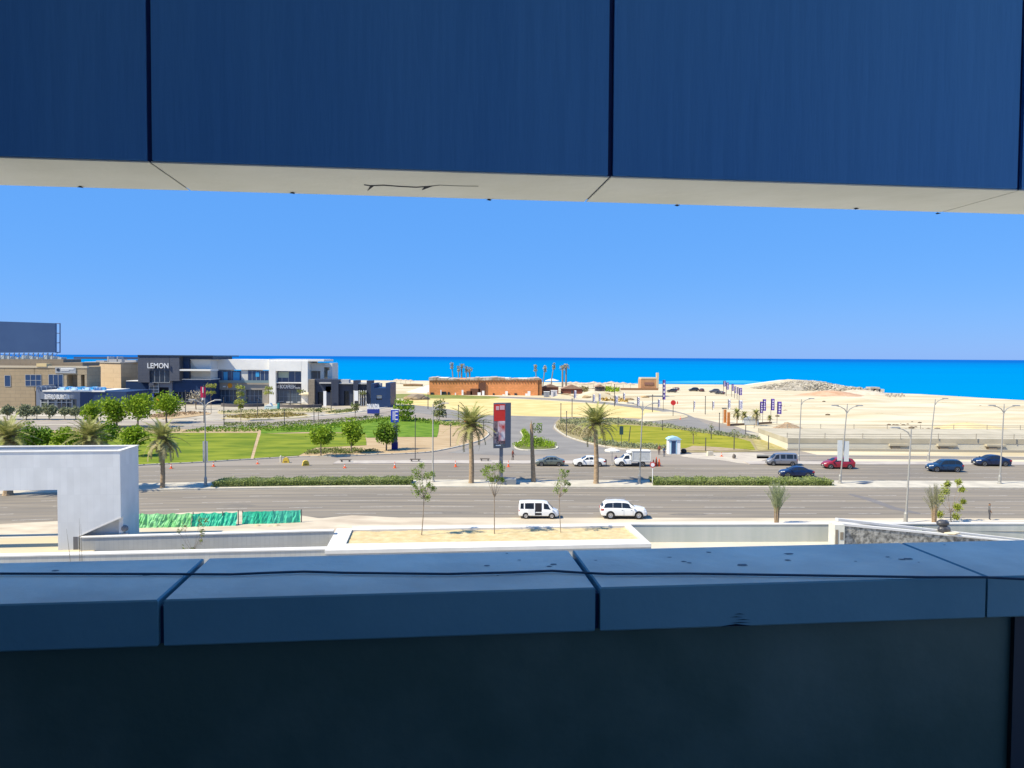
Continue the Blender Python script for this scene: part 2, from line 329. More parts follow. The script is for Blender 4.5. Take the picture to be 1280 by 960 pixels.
# mall forecourt
sheet('forecourt', [(-150, 522), (-150, 545), (0, 532), (160, 531), (300, 530.5), (420, 522), (470, 517), (500, 508), (495, 500), (400, 498), (100, 505), (0, 508)], mat('pale_paving', (.30, .265, .21), .85, (.43, .385, .31), .15), .05)
sheet('mall_road', arc([(-150, 540), (0, 531), (160, 529.5), (280, 530), (360, 527.5), (420, 522.5), (455, 519), (500, 512)], 3) + arc([(498, 509.5), (455, 516), (420, 519.5), (360, 524), (280, 526.2), (160, 526), (0, 526), (-150, 534)], 3), mat('pinkish_road', (.27, .235, .205), .9, (.32, .28, .24), .2), .06)
mb = MB(); band(mb, [G(x, y) for x, y in arc([(0, 524.5), (160, 524.8), (280, 525), (360, 522.7), (420, 518), (455, 514), (490, 508.5)], 3)], 1.1, .02, .2)
band(mb, [G(x, y) for x, y in arc([(100, 534), (160, 533.5), (280, 533), (360, 530), (420, 525), (455, 521.5), (478, 519.5)], 3)], .5, .02, .2)
band(mb, [G(x, y) for x, y in ((20, 521), (110, 521.5))], 1.2, .02, .35)
kind(mb.build('forecourt_kerb', mat('white_kerb', (.56, .52, .45), .8)), 'structure')
beds = [[(276, 523), (300, 518), (330, 517.5), (360, 516.5), (385, 518.5), (388, 521), (360, 523), (310, 525)], [(186, 519), (205, 515), (240, 514.5), (264, 516.5), (250, 519.5), (215, 523.5), (190, 524)], [(272, 514), (330, 512), (380, 510.5), (420, 511), (400, 515), (340, 516), (280, 517.5)], [(405, 516), (425, 513), (446, 511.8), (440, 515.2), (420, 517.5)]]
for i, bd in enumerate(beds):
    sheet('planting_bed', arc(bd + [bd[0]], 3)[:-1], (mulch if i == 1 else drysoil), .14, h=1)
# ---------------------------------------------------------------- left garden island
leftI = arc([(100, 588), (180, 581), (240, 578.3), (300, 574.6), (373, 570.8), (420, 570.3), (457, 568.6), (522, 566), (552, 562.3), (595, 552.2), (608, 545.5), (610.5, 541), (605, 536), (590, 531.5), (560, 527.5), (520, 522.5), (500, 520.5), (470, 522.5), (420, 528.5), (360, 533), (280, 536), (180, 537), (60, 538), (-80, 545)], 4)
sheet('garden_soil', leftI + [(-80, 600)], mulch, .12, h=1)
mb = MB(); band(mb, [G(x, y, .1) for x, y in leftI[:85]], .35, .02, .17); kind(mb.build('garden_kerb', kerb_m), 'structure')
sheet('lawn', [(60, 589)] + arc([(180, 580), (240, 577.4), (300, 573.6), (313, 573)], 3) + [(321, 545), (322, 541), (240, 541), (100, 541), (0, 546), (-60, 560)], grass_m, .15)
sheet('lawn', [(317, 572.6), (373, 569.5), (384, 564), (395, 559.5), (458, 556.5), (458, 552), (457, 547.5), (457, 541), (326, 542), (324, 548)], grass_m, .15)
sheet('lawn', arc([(326, 542), (380, 540), (430, 540.5), (458, 543), (458, 547), (500, 546)], 2) + arc([(546, 546.2), (548, 540), (549, 530)], 2) + arc([(546, 527.5), (500, 521.8), (470, 523.5), (420, 529.5), (360, 534), (326, 536)], 3), grass_d, .16)
# ---------------------------------------------------------------- right garden island
rightI = arc([(694.5, 531), (694, 535), (706, 543.8), (726, 551), (752, 557), (783, 561.3), (835, 563.5), (880, 565), (944, 564), (985, 563)], 4) + arc([(972, 556), (960, 549), (942, 546), (925, 543.5), (870, 537), (840, 531.5), (800, 527.5), (760, 524.3), (720, 523), (700, 524.5), (695, 528)], 4)
sheet('garden_soil', rightI, mat('olive_soil', (.25, .21, .10), .95, (.33, .27, .14), .5, bump=.7), .12, h=1)
mb = MB(); band(mb, [G(x, y, .1) for x, y in rightI[:27]], .35, .02, .18); kind(mb.build('garden_kerb', kerb_m), 'structure')
sheet('lawn', arc([(735, 534), (750, 530.5), (790, 531.5), (840, 535.5), (880, 541), (920, 547), (938, 552)], 3) + [(944, 562), (880, 562.5), (868, 560), (835, 560), (790, 556.5), (752, 553), (742, 545), (738, 538)], grass_y, .16)
sheet('dry_patch', [(866, 557), (900, 559), (940, 562.4), (900, 563.5), (850, 563)], mat('pink_soil', (.36, .27, .2), .95, (.3, .24, .12), .8), .17)
sheet('dry_patch', [(940, 549), (958, 550), (983, 562), (948, 562.5)], mat('dry_crop', (.28, .24, .07), .95, (.38, .32, .15), 1.2, stretch=(1, .3, 1), bump=.8), .17)
# triangular island
TI = arc([(642, 556), (645, 560.5), (660, 562.5), (690, 561.5), (698, 558.5), (690, 554), (676, 549), (662, 543), (657, 538.5), (650, 539), (653, 544), (652, 549), (645, 553)], 3)
sheet('traffic_island', TI, kerb_m, .14, h=1)
sheet('island_soil', arc([(644, 556.5), (647, 560), (661, 561.7), (689, 560.8), (695, 558.4), (688, 554.5), (675, 550), (661, 544.2), (657, 540), (652, 540.5), (655, 544.5), (654, 549), (647, 553.5)], 3), mat('island_green', (.10, .13, .025), .95, (.16, .15, .06), 1.0), .16)
# ---------------------------------------------------------------- viaduct, side road and low walls on the right
vd = mat('viaduct_concrete', (.38, .34, .25), .85, (.46, .41, .31), .3, detail=7); cream = mat('cream_wall', (.58, .54, .43), .9, (.63, .59, .48), .2)
v = thing('viaduct', 'long low pale concrete viaduct with thin railings between the main road and the beach', 'viaduct', D(1130, 560, 140) * 1)
v.location.z = 0; WM[v] = Matrix.Translation(v.location)
def zz(py, px, y): return D(px, py, y).z
mb = MB(); x0, x1 = 51.0, 150.0
mb.prism([(x0, 140), (x1, 141.5), (x1, 162), (x0 + 1, 160)], 1.35, 2.25); mb.build('deck', vd, v, world=True)
mb = MB(); mb.prism([(x0 + .05, 140.06), (x1, 141.56), (x1, 142.5), (x0 + 1, 159.5)], 0, 1.348); mb.build('side_wall', cream, v, world=True)
pier_m = mat('pier_shade_brown', (.26, .21, .15), .9)  # shade under the deck is put into the pier colour
for px in (1117.5, 1177.5, 1238):
    c = D(px, 560, 140.7).x
    mb = MB(); mb.box((c - .75, 139.9, 0), (c + .75, 140.9, .95)); mb.build('pier', [pier_m], v, world=True); mb = MB(); mb.box((c - 1.2, 139.8, .952), (c + 2.4, 140.9, 1.345)); mb.build('pier_cap', vd, v, world=True)
for yy, h in ((140.3, .75), (159.5, .75)):
    mb = MB(); X = x0
    while X < x1: mb.box((X - .05, yy - .05, 2.25), (X + .05, yy + .05, 2.25 + h + .25)); X += 7.0
    mb.tube([(x0, yy, 2.25 + h), (x1, yy + (1.4 if yy < 150 else 2), 2.25 + h)], .05, 4); mb.tube([(x0, yy, 2.25 + h * .5), (x1, yy + (1.4 if yy < 150 else 2), 2.25 + h * .5)], .035, 4)
    mb.build('railing', mat('rail_steel', (.30, .27, .22), .6), v, world=True)
sheet('approach_road', [(930, 540), (1000, 545), (1010, 553), (1000, 552), (950, 547)], vd, .05)
sheet('side_road', [(946, 568), (1400, 572), (1400, 575), (946, 573)], asphalt2, .03)
mb = MB(); a = G(985, 563.5); c = G(1400, 567)
mb.prism([(a.x, a.y), (c.x, c.y), (c.x, c.y + .6), (a.x, a.y + .6)], 0, .45)
tag(mb.build('low_wall', mat('lowwall', (.34, .31, .25), .9)), 'long low grey brown kerb wall running in front of the viaduct', 'wall')
mb = MB(); a = G(946, 570.5); c = G(1400, 574.5)
mb.prism([(a.x, a.y), (c.x, c.y), (c.x, c.y + .4), (a.x, a.y + .4)], .0, .32)
tag(mb.build('low_wall', mat('lowwall2', (.42, .39, .34), .9)), 'long low dark grey wall behind the silver van and the far lane', 'wall')
# sand relief on the beach
def mound(name, px, py, wpx, hgt, dep, m, seed, label=None, n=18, kd='structure', y=None):
    c = G(px, py); rx = wpx * c.y / F / 2; rn = random.Random(seed); mb = MB(); vs = []; q = 9
    for j in range(q):
        for i in range(n):
            a = 2 * math.pi * i / n; t = (j + .0) / (q - 1); rr = 1 - t
            k = 1 + .12 * math.sin(3 * a + seed) + .07 * math.sin(5 * a + 2 * seed)
            z = hgt * (math.sin(t * math.pi / 2) ** 1.5) * (1 + rn.uniform(-.06, .06)) - .1
            vs.append((c.x + rr * rx * k * math.cos(a), c.y + rr * dep * k * math.sin(a), z))
    fs = [(j * n + i, j * n + (i + 1) % n, (j + 1) * n + (i + 1) % n, (j + 1) * n + i) for j in range(q - 1) for i in range(n)]
    mb.add(vs, fs); o = mb.build(name, m, smooth=True, ang=180); kind(o, kd)
    return o
mound('sand_mound', 1210, 536, 105, 1.6, 7, mat('ochre_sand', (.55, .42, .2), .95, (.58, .48, .28), .2), 2)
mound('sand_mound', 540, 490, 60, 3.2, 12, mat('white_rubble', (.60, .56, .48), .95), 5)
mound('sand_mound', 742, 496, 60, 2.6, 12, sand, 8); mound('sand_mound', 705, 497, 40, 1.2, 8, sand, 9)
for i, (x, y, w_, h_, dp) in enumerate(((1100, 520, 160, .9, 14), (1180, 506, 150, 1.0, 20), (1020, 512, 180, 1.1, 20), (960, 502, 110, .9, 20), (1250, 520, 140, 1.0, 15), (880, 508, 80, .7, 14), (1060, 500, 120, 1.5, 25))):
    mound('sand_rise', x, y, w_, h_, dp, sand, 20 + i)
# ---------------------------------------------------------------- our own building: beam, parapet, room
TH = 6.3; U = Vector((math.cos(R(TH)), math.sin(R(TH)), 0)); Nn = Vector((-math.sin(R(TH)), math.cos(R(TH)), 0))
O0 = Vector((0, 2.0, 0))
def upos(px):
    k = (px - 640) / F            # X = k*Y on the inner plane
    # (u*cos, 2+u*sin): u*cos = k*(2+u*sin)
    return 2 * k / (math.cos(R(TH)) - k * math.sin(R(TH)))
def loc2(u, n, z): return O0 + U * u + Nn * n + Vector((0, 0, z))
top_lit = mat('skylit_dusty_top', (.64, .63, .56), .6, (.82, .81, .71), 3.2, spec=.25, bump=.12, bscale=14, detail=10)  # top face lightened for the skylight on it, with dust blotches
paint = mat('blue_grey_paint', (.13, .31, .40), .55, (.18, .37, .46), 1.3, spec=.2, bump=.08, bscale=9, detail=9)
paintf = mat('fascia_paint', (.085, .285, .64), .6, (.098, .31, .67), 1.0, spec=.12, bump=.07, bscale=5, stretch=(5, 5, .5), detail=8)
soff = mat('soffit_paint', (.74, .74, .64), .6, (.84, .84, .75), 2.6, detail=9, spec=.3, bump=.10, bscale=7)
lowsh = mat('lower_wall_shade', (.075, .125, .105), .65, (.14, .195, .17), 1.8, detail=9, spec=.25, bump=.1, bscale=8)  # shade below the sill is put into this wall colour
dark = mat('joint_dark', (.012, .016, .03), .9)
def lbox(mb, u0, u1, n0, n1, z0, z1):
    q = [loc2(u0, n0, 0), loc2(u1, n0, 0), loc2(u1, n1, 0), loc2(u0, n1, 0)]
    return mb.prism([(p.x, p.y) for p in q], z0, z1)
def lpanel(mb, u0, u1, n0, n1, z0, z1, b=.004):   # bevelled panel
    vs = []
    for (uu0, uu1, nn0, nn1, z) in ((u0 + b, u1 - b, n0 + b, n1 - b, z0), (u0, u1, n0, n1, z0 + b), (u0, u1, n0, n1, z1 - b), (u0 + b, u1 - b, n0 + b, n1 - b, z1)):
        vs += [loc2(uu0, nn0, z), loc2(uu1, nn0, z), loc2(uu1, nn1, z), loc2(uu0, nn1, z)]
    fs = [(3, 2, 1, 0), (12, 13, 14, 15)] + [(r * 4 + i, r * 4 + (i + 1) % 4, r * 4 + 4 + (i + 1) % 4, r * 4 + 4 + i) for r in range(3) for i in range(4)]
    return mb.add(vs, fs)
ZT = 16.38; ZB = 16.26
par = thing('parapet', 'dark blue parapet wall, shade in its colour, with jointed coping along the bottom of the view', 'parapet', loc2(0, .2, 15.2), R(TH))
js = [-2.6, upos(197.5), upos(750), upos(1241), 2.9]
for i, (a, c) in enumerate(zip(js[:-1], js[1:])):
    g = .007; mb = MB(); lpanel(mb, a + (.0035 if i == 3 else g), c - (.0035 if i == 2 else g), 0, .40, ZB, ZT); mb.mi[1] = 1; mb.build('coping_panel', [paint, top_lit], par, world=True)
mb = MB(); lbox(mb, -2.6, 2.9, .02, .37, ZB + .002, ZT - .022); mb.build('joint_backing', mat('joint_navy', (.03, .06, .14), .8), par, world=True)
mb = MB(); lbox(mb, -2.6, 2.9, .045, .33, 12.0, ZB - .001); mb.build('wall_face', lowsh, par, world=True)
# crumpled dent in the front of the coping
mb = MB(); u0 = upos(925)
for k, (du, dz, l_) in enumerate(((0, .003, .045), (.012, .012, .03), (.02, .02, .022), (0, .028, .02), (.01, .036, .016))):
    mb.add([loc2(u0 + du - l_, -.0018, ZB + dz), loc2(u0 + du + l_, -.0018, ZB + dz - .001), loc2(u0 + du, -.0018, ZB + dz + (.006 if k == 0 else .0016))], [(0, 1, 2)])
mb.build('dent', dark, par, world=True)
# dirt specks on top
rn = random.Random(11); mb = MB()
for i in range(22):
    u_ = rn.uniform(-1.4, 1.5); n_ = rn.uniform(.08, .39); s_ = rn.uniform(.003, .014); k = 9
    if i < 7: u_ = rn.uniform(.5, 1.4); n_ = rn.uniform(.2, .38)
    mb.poly([loc2(u_ + s_ * 1.5 * math.cos(6.28 * j / k) * rn.uniform(.6, 1), n_ + s_ * math.sin(6.28 * j / k) * rn.uniform(.6, 1), ZT + .0009) for j in range(k)])
mb.build('dirt_speck', mat('speck', (.2, .23, .25), .9), par, world=True)['kind'] = 'stuff'
# cable lying along the coping
cab = []
for px, py in ((-160, 714), (0, 717), (180, 717.5), (290, 718), (335, 716), (380, 714.5), (430, 716), (560, 717.5), (640, 715.5), (690, 713.5), (720, 715.5), (760, 717.5), (860, 717), (960, 718.5), (1060, 720), (1160, 721.5), (1230, 721.5), (1300, 725), (1420, 735)):
    d = ray(px, py); t = (ZT + .006 - CH) / d.z; cab.append(Vector((d.x * t, d.y * t, ZT + .006)))
mb = MB(); mb.tube(cab, .0036, 8)
o = mb.build('cable', mat('black_cable', (.035, .07, .12), .5), smooth=True); tag(o, 'thin black electrical cable lying slack along the top of the blue parapet', 'cable')
# overhead beam
ZU = 17.475
bm_ = thing('overhead_beam', 'dark blue panelled beam with a pale underside hanging across the top of the view', 'beam', loc2(0, .16, ZU), R(TH))
jb = [-2.6, upos(190), upos(760), upos(1266), 2.9]
for a, c in zip(jb[:-1], jb[1:]):
    g = .007; mb = MB(); lpanel(mb, a + g, c - g, -.004, .10, ZU + .0045, 19.2, .002); mb.build('fascia_panel', paintf, bm_, world=True)
    mb = MB(); lpanel(mb, a + g * .4, c - g * .4, 0, .318, ZU, ZU + .004, .001); mb.build('soffit_panel', soff, bm_, world=True)
mb = MB(); lbox(mb, -2.6, 2.9, .006, .30, ZU + .0045, 19.2); mb.build('joint_backing', mat('joint_blue', (.015, .035, .13), .7), bm_, world=True)
mb = MB(); rn = random.Random(5)
def sp_(px, py, z): d = ray(px, py); t = (z - CH) / d.z; return Vector((d.x * t, d.y * t, z))
for px, py in ((100, 234), (365, 241.5), (611, 250), (846, 257), (1070, 261), (1172, 267)):
    c = sp_(px, py, ZU - .003); mb.add([c + Vector((-.008, 0, 0)), c + Vector((.009, -.004, 0)), c + Vector((.004, .012, 0)), c + Vector((0, 0, .004))], [(0, 1, 2), (0, 1, 3), (1, 2, 3), (0, 2, 3)])
mb.build('rivet', dark, bm_, world=True)
mb = MB(); cr = [(455, 231), (463, 232), (480, 231.5), (500, 233), (520, 234), (535, 233), (550, 231.5), (575, 232.5), (598, 232.8)]
for i in range(len(cr) - 1):
    (a, b_), (c, d_) = cr[i], cr[i + 1]; k = 1.5 if i < 6 else .6; k2 = 1.5 if i < 5 else .6
    mb.poly([sp_(a, b_ - k * .3, ZU - .0006), sp_(c, d_ - k2 * .3, ZU - .0006), sp_(c, d_ + k2 * .5, ZU - .0006), sp_(a, b_ + k * .5, ZU - .0006)])
mb.poly([sp_(463, 232, ZU - .0007), sp_(469, 231.5, ZU - .0007), sp_(459, 239, ZU - .0007)]); mb.poly([sp_(530, 234, ZU - .0007), sp_(543, 232, ZU - .0007), sp_(527, 238, ZU - .0007)])
mb.build('tear', dark, bm_, world=True)
# the room behind the camera shades beam and parapet from the sun
room = thing('room_shell', 'shaded inner walls and ceiling of the room behind the parapet', 'room', (0, 0, 15.3), R(TH))
roomc = mat('room_wall', (.20, .22, .26), .8, (.23, .25, .29), .5)
mb = MB(); lbox(mb, -2.9, 3.2, -6, .30, 19.2, 19.4); mb.build('ceiling', roomc, room, world=True)
mb = MB(); lbox(mb, -2.9, 3.2, -6, .045, 15.2, 15.3); mb.build('floor_slab', mat('dark_floor', (.04, .045, .05), .8), room, world=True)
mb = MB(); lbox(mb, -2.8, -2.6, -6, .6, 12, 19.2); mb.build('side_wall', roomc, room, world=True)
us = upos(1288)
mb = MB(); lbox(mb, us, us + .5, .03, .046, 15.3, ZB - .004); mb.build('pier', mat('pier_dark', (.035, .045, .06), .7), room, world=True)
mb = MB(); lbox(mb, 2.9, 3.1, -6.2, -5.8, 15.3, 19.2); mb.build('column', roomc, room, world=True)
mb = MB(); lbox(mb, -2.9, 3.2, -6.2, -6, 15.3, 16.0); mb.build('rear_wall', roomc, room, world=True)
mb = MB(); lbox(mb, -2.6, .3, -5.99, -5.8, 16.0, 19.2); mb.build('rear_screen', roomc, room, world=True)  # unseen screen, added to darken the left of beam and parapet
# outer body of our building under the parapet
mb = MB(); lbox(mb, -30, 30, -1, .0, 5, 12); tag(mb.build('facade_below', roomc), 'grey facade of the building the view is taken from', 'facade')
# ---------------------------------------------------------------- lower courtyard, street walls, planter
mb = MB(); mb.poly([(-200, -120, -1.0), (200, -120, -1.0), (200, 92, -1.0), (-200, 92, -1.0)]); kind(mb.build('courtyard', mat('pale_courtyard', (.47, .44, .37), .9, (.53, .49, .41), .3)), 'structure')
def wall(name, a, c, z0, z1, th, cop, label, m=grey_wall, oh=.06, ch=.1):
    t = thing(name, label, 'wall', ((a[0] + c[0]) / 2, (a[1] + c[1]) / 2, z0)); a = Vector((a[0], a[1], 0)); c = Vector((c[0], c[1], 0)); d = (c - a).normalized(); nr = Vector((-d.y, d.x, 0))
    mb = MB(); mb.prism([a, c, c + nr * th, a + nr * th], z0, z1 - ch); mb.build('wall_panel', m, t, world=True)
    mb = MB(); mb.prism([a - nr * oh, c - nr * oh, c + nr * (th + oh), a + nr * (th + oh)], z1 - ch, z1); mb.build('coping', white_cop, t, world=True); return t
Z8 = .8
wall('street_wall', G(788, 655.0, Z8), G(1420, 653.5, Z8), -1, Z8, .35, 1, 'long pale grey street wall with a white coping right of the planter', m=mat('pale_grey_wall', (.40, .42, .38), .8, (.45, .46, .42), .4, stretch=(3, 3, .2)))
mb = MB(); a = G(822, 672.5, -.75); c = G(1420, 671.5, -.75); mb.prism([(a.x, a.y), (c.x, c.y), (c.x, c.y + .5), (a.x, a.y + .5)], -1, -.72); tag(mb.build('wall_ledge', white_cop), 'narrow white ledge at the foot of the street wall right of the planter', 'ledge')
wall('rear_trench_wall', G(100, 671.2, 1.2), G(417, 662.8, 1.2), -3, 1.2, .5, 1, 'low grey panelled wall with white coping behind the trench left of the planter')
wall('front_trench_wall', G(-200, 699, Z8), G(409, 685.8, Z8), -3, Z8, .7, 1, 'nearest low grey wall with a white coping left of the planter')
# planter
P0, P1, P2, P3 = G(406, 688, Z8), G(814, 679.5, Z8), G(787, 654.6, Z8), G(421, 660.5, Z8)
Q0, Q1, Q2, Q3 = G(432.5, 679.5, Z8), G(801, 673.5, Z8), G(781, 657.2, Z8), G(440, 662.3, Z8)
pl = thing('planter', 'large raised grey planter with white rim filled with yellow sand below the road', 'planter', ((P0.x + P1.x) / 2, P0.y, -1))
mb = MB(); mb.prism([p.xy for p in (P0, P1, P2, P3)], -3, .5); mb.build('planter_wall', grey_wall, pl, world=True)
for i, (a, b_, c, d_) in enumerate(((P0, P1, Q1, Q0), (P1, P2, Q2, Q1), (P2, P3, Q3, Q2), (P3, P0, Q0, Q3))):
    mb = MB(); k = Vector((0, -.06, 0)) if i == 0 else Vector()
    mb.prism([(a + k).xy, (b_ + k).xy, c.xy, d_.xy], .502, Z8 + (.003 if i % 2 else 0)); mb.build('rim', mat('rim_stone', (.55, .53, .50), .7, (.62, .60, .56), .8), pl, world=True)
mb = MB(); rn = random.Random(2); nx, ny = 60, 12
vs = []
for j in range(ny + 1):
    for i in range(nx + 1):
        a = Q0.lerp(Q1, i / nx); c = Q3.lerp(Q2, i / nx); p = a.lerp(c, j / ny); vs.append((p.x, p.y, .62 + .05 * math.sin(i * .9 + j) * math.sin(j * 1.1 + i * .3) + rn.uniform(-.015, .015)))
mb.add(vs, [(j * (nx + 1) + i, j * (nx + 1) + i + 1, (j + 1) * (nx + 1) + i + 1, (j + 1) * (nx + 1) + i) for j in range(ny) for i in range(nx)])
soil = mb.build('soil', mat('planter_sand', (.48, .37, .19), .95, (.56, .45, .26), 1.3, bump=.6, bscale=6), pl, world=True)
# sidewalk strip behind planter
sheet('kerb_walk', [(440, 657), (640, 655.5), (860, 651.5), (1300, 650), (1300, 652), (870, 654), (790, 657), (640, 660.5), (440, 664)], mat('dusty_walk', (.50, .46, .39), .9, (.58, .53, .45), .5), .14, h=1)
# ---------------------------------------------------------------- grey portal structure at the left
pt = thing('portal_frame', 'big light grey clad portal frame standing beside the trench at the left', 'structure', D(110, 690, 66.3) * 1, R(TH)); pt.location.z = -3
WM[pt] = Matrix.Translation(pt.location) @ Matrix.Rotation(R(TH), 4, 'Z')
FC = D(150, 565, 66.0); FC.z = 0              # front right corner
def pf(u, n, z): p = FC + U * u + Nn * n; return Vector((p.x, p.y, z))
zt = D(150, 564.2, 66).z
def fx(px, py):                                # pixel to (u,z) on the front face
    k = ray(px, py); k = k / k.y; den = U.y * k.x - U.x
    u = (FC.x - FC.y * k.x) / den; y = FC.y + u * U.y; return u, CH + k.z * y
leg = fx(72, 640)[0]; zo = fx(60, 612.5)[1]; dA = fx(98, 671); dB = fx(149.5, 647.5)
mb = MB(); front = [pf(leg, 0, -3), pf(dA[0], 0, -3), pf(dA[0], 0, dA[1]), pf(0, 0, dB[1]), pf(0, 0, zt), pf(-32, 0, zt), pf(-32, 0, zo), pf(leg, 0, zo)]
mb.extr(front, Nn * .45); mb.build('front_screen', grey_clad, pt, world=True)
def lb(mb, u0, u1, n0, n1, z0, z1):
    q = [pf(u0, n0, 0), pf(u1, n0, 0), pf(u1, n1, 0), pf(u0, n1, 0)]; return mb.prism([p.xy for p in q], z0, z1)
mb = MB(); mb.extr([pf(-.002, .452, dB[1]), pf(-.002, 4.2, dB[1]), pf(-.002, 4.2, zt), pf(-.002, .452, zt)], -U * .35); 
mb.extr([pf(-.002, .8, -3), pf(-.002, 4.2, -3), pf(-.002, 4.2, dB[1] - .001), pf(-.002, .452, dB[1] - .001), pf(-.002, .46, 1.0), pf(-.002, .8, 1.0)], -U * .35); mb.build('side_screen', grey_clad, pt, world=True)
mb = MB(); lb(mb, -32, -.36, 3.75, 4.2, zt - 1.1, zt - .002); lb(mb, leg, -.36, 3.75, 4.2, zo - .002, zt - 1.1); lb(mb, leg, -.36, 3.75, 4.2, -3, zo - .002); mb.build('rear_screen', grey_clad, pt, world=True)
mb = MB(); lb(mb, -6.5, -.36, .455, 3.745, zt - 1.0, zt - .8); mb.build('roof_tray', mat('tray_shade', (.30, .30, .32), .8, (.38, .38, .40), .6), pt, world=True)  # darker tray stands in for the shadow inside the frame top
mb = MB(); lb(mb, leg, leg + .3, .455, 3.745, -3, zo); lb(mb, leg + .3, -.36, .95, 1.2, -3, zo); mb.build('inner_wall', grey_clad, pt, world=True)
mb = MB(); lb(mb, -32, .06, -.06, .5, zt + .002, zt + .07); lb(mb, -32, .06, 3.7, 4.26, zt + .002, zt + .07); lb(mb, -.4, .06, .502, 3.698, zt + .002, zt + .07); mb.build('coping', white_cop, pt, world=True)
mb = MB(); a0 = pf(dA[0], -.05, dA[1]); b0 = pf(0.02, -.05, dB[1]); mb.extr([a0, b0, b0 + Vector((0, 0, .12)), a0 + Vector((0, 0, .12))], Nn * .9); mb.build('sloped_coping', white_cop, pt, world=True)
s0 = fx(92, 671); mb = MB(); lb(mb, fx(91.5, 671)[0], dA[0] - .05, -.012, -.002, -3, s0[1]); mb.build('door_panel', mat('slot_grey', (.13, .13, .14), .7), pt, world=True)
# lamp on the trench wall
t = thing('floodlight', 'small grey floodlight tilted on the wall coping beside the portal frame', 'floodlight', G(156, 667.5, 1.2) )
mb = MB(); mb.box((-.25, -.15, 0), (.35, .15, .08)); mb.build('bracket', mat('mid_grey', (.3, .3, .3), .5), t)
mb = MB(); mb.lathe((0, 0, .5), [(.12, -.2), (.26, -.15), (.28, .12), (.2, .2)], 10, 'y'); mb.tube([(0, 0, .08), (0, 0, .4)], .05, 6); mb.build('lamp_head', mat('dkgrey', (.16, .16, .17), .5), t)
# ---------------------------------------------------------------- ramp wall with pebble dash at the right
rw = thing('ramp_wall', 'sloping ramp wall with rough pebble face and white coping at the lower right', 'wall', G(1060, 690, -1))
ra = D(1056, 657, 70.0); rb = D(1290, 679.5, 73.0)
mb = MB(); base = lambda p: Vector((p.x, p.y, -2.6))
mb.extr([base(ra), base(rb), rb, ra], Vector((-.1, 1.0, 0)))
peb = mat('pebble_dash', (.12, .115, .10), .95, (.42, .40, .35), 2.6, bump=1.0, bscale=9, detail=9); mb.build('pebble_face', peb, rw, world=True)
mb = MB(); up = Vector((0, 0, .22)); mb.extr([ra + Vector((-.3, -.1, .003)), rb + Vector((0, -.1, .003)), rb + Vector((0, -.1, .1)), ra + Vector((-.3, -.1, .22))], Vector((-.1, .5, 0))); mb.build('coping', white_cop, rw, world=True)
mb = MB(); mb.extr([ra + Vector((-.3, .75, .25)), rb + Vector((0, .75, .05)), rb + Vector((0, .75, .18)), ra + Vector((-.3, .75, .5))], Vector((-.1, .4, 0))); mb.build('handrail', white_cop, rw, world=True)
mb = MB(); a = D(1043, 690, 69.6); mb.box((a.x, 69.6, -2), (a.x + .9, 71.0, ra.z + .15)); mb.build('end_post', mat('post_pale', (.5, .5, .45), .8, (.58, .57, .5), 1.5), rw, world=True)
mb = MB(); mb.box((a.x + .06, 69.55, -1), (a.x + .3, 69.598, ra.z - .3)); mb.box((a.x + .5, 69.57, .3), (a.x + .8, 69.598, 1.0)); mb.build('recess', mat('rec', (.2, .17, .13), .9), rw, world=True)
# ---------------------------------------------------------------- vegetation
leafA = mat('leaf_bright', (.17, .27, .012), .7, (.28, .40, .03), .9, trans=.3, spec=.2)
leafB = mat('leaf_mid', (.10, .19, .014), .7, (.18, .29, .025), .9, trans=.25, spec=.2)
leafO = mat('leaf_olive', (.13, .16, .045), .7, (.21, .24, .08), 1.2, trans=.2, spec=.2)
leafY = mat('leaf_yellowish', (.26, .30, .05), .7, (.34, .35, .08), 1.2, trans=.3, spec=.2)
leafS = mat('leaf_silver', (.19, .22, .12), .8, (.30, .32, .19), 1.2, trans=.2, spec=.2)
leafH = mat('leaf_hedge', (.21, .27, .07), .7, (.35, .39, .15), .8, trans=.25, spec=.2)
frond_m = mat('palm_frond', (.26, .29, .07), .6, (.40, .38, .15), 1.5, trans=.3, spec=.3)
frond_d = mat('palm_frond_dry', (.42, .36, .2), .8, (.25, .24, .1), 1.5, trans=.2)
bark = mat('bark', (.20, .15, .10), .95, (.28, .22, .16), 3, bump=.5)
barkp = mat('palm_bark', (.27, .19, .115), .95, (.38, .28, .18), 3, stretch=(1, 1, 4), bump=1.0, bscale=5)
shade_twig = mat('twig', (.16, .13, .09), .9)
def crown(mb, c, r, n, size, rn, lumps=9, flat=0.0):
    cs = []
    for i in range(lumps):
        d = Vector((rn.gauss(0, 1), rn.gauss(0, 1), rn.gauss(0, .8))).normalized() * rn.uniform(.2, .62)
        cs.append((Vector((c.x + d.x * r[0], c.y + d.y * r[1], c.z + d.z * r[2])), rn.uniform(.36, .56)))
    for i in range(n):
        q, k = cs[rn.randrange(lumps)]; d = Vector((rn.gauss(0, 1), rn.gauss(0, 1), rn.gauss(0, 1))).normalized() * (rn.random() ** .45) * k
        mb.leaf(q + Vector((d.x * r[0], d.y * r[1], d.z * r[2])), size * rn.uniform(.7, 1.3), rn, flat=flat)
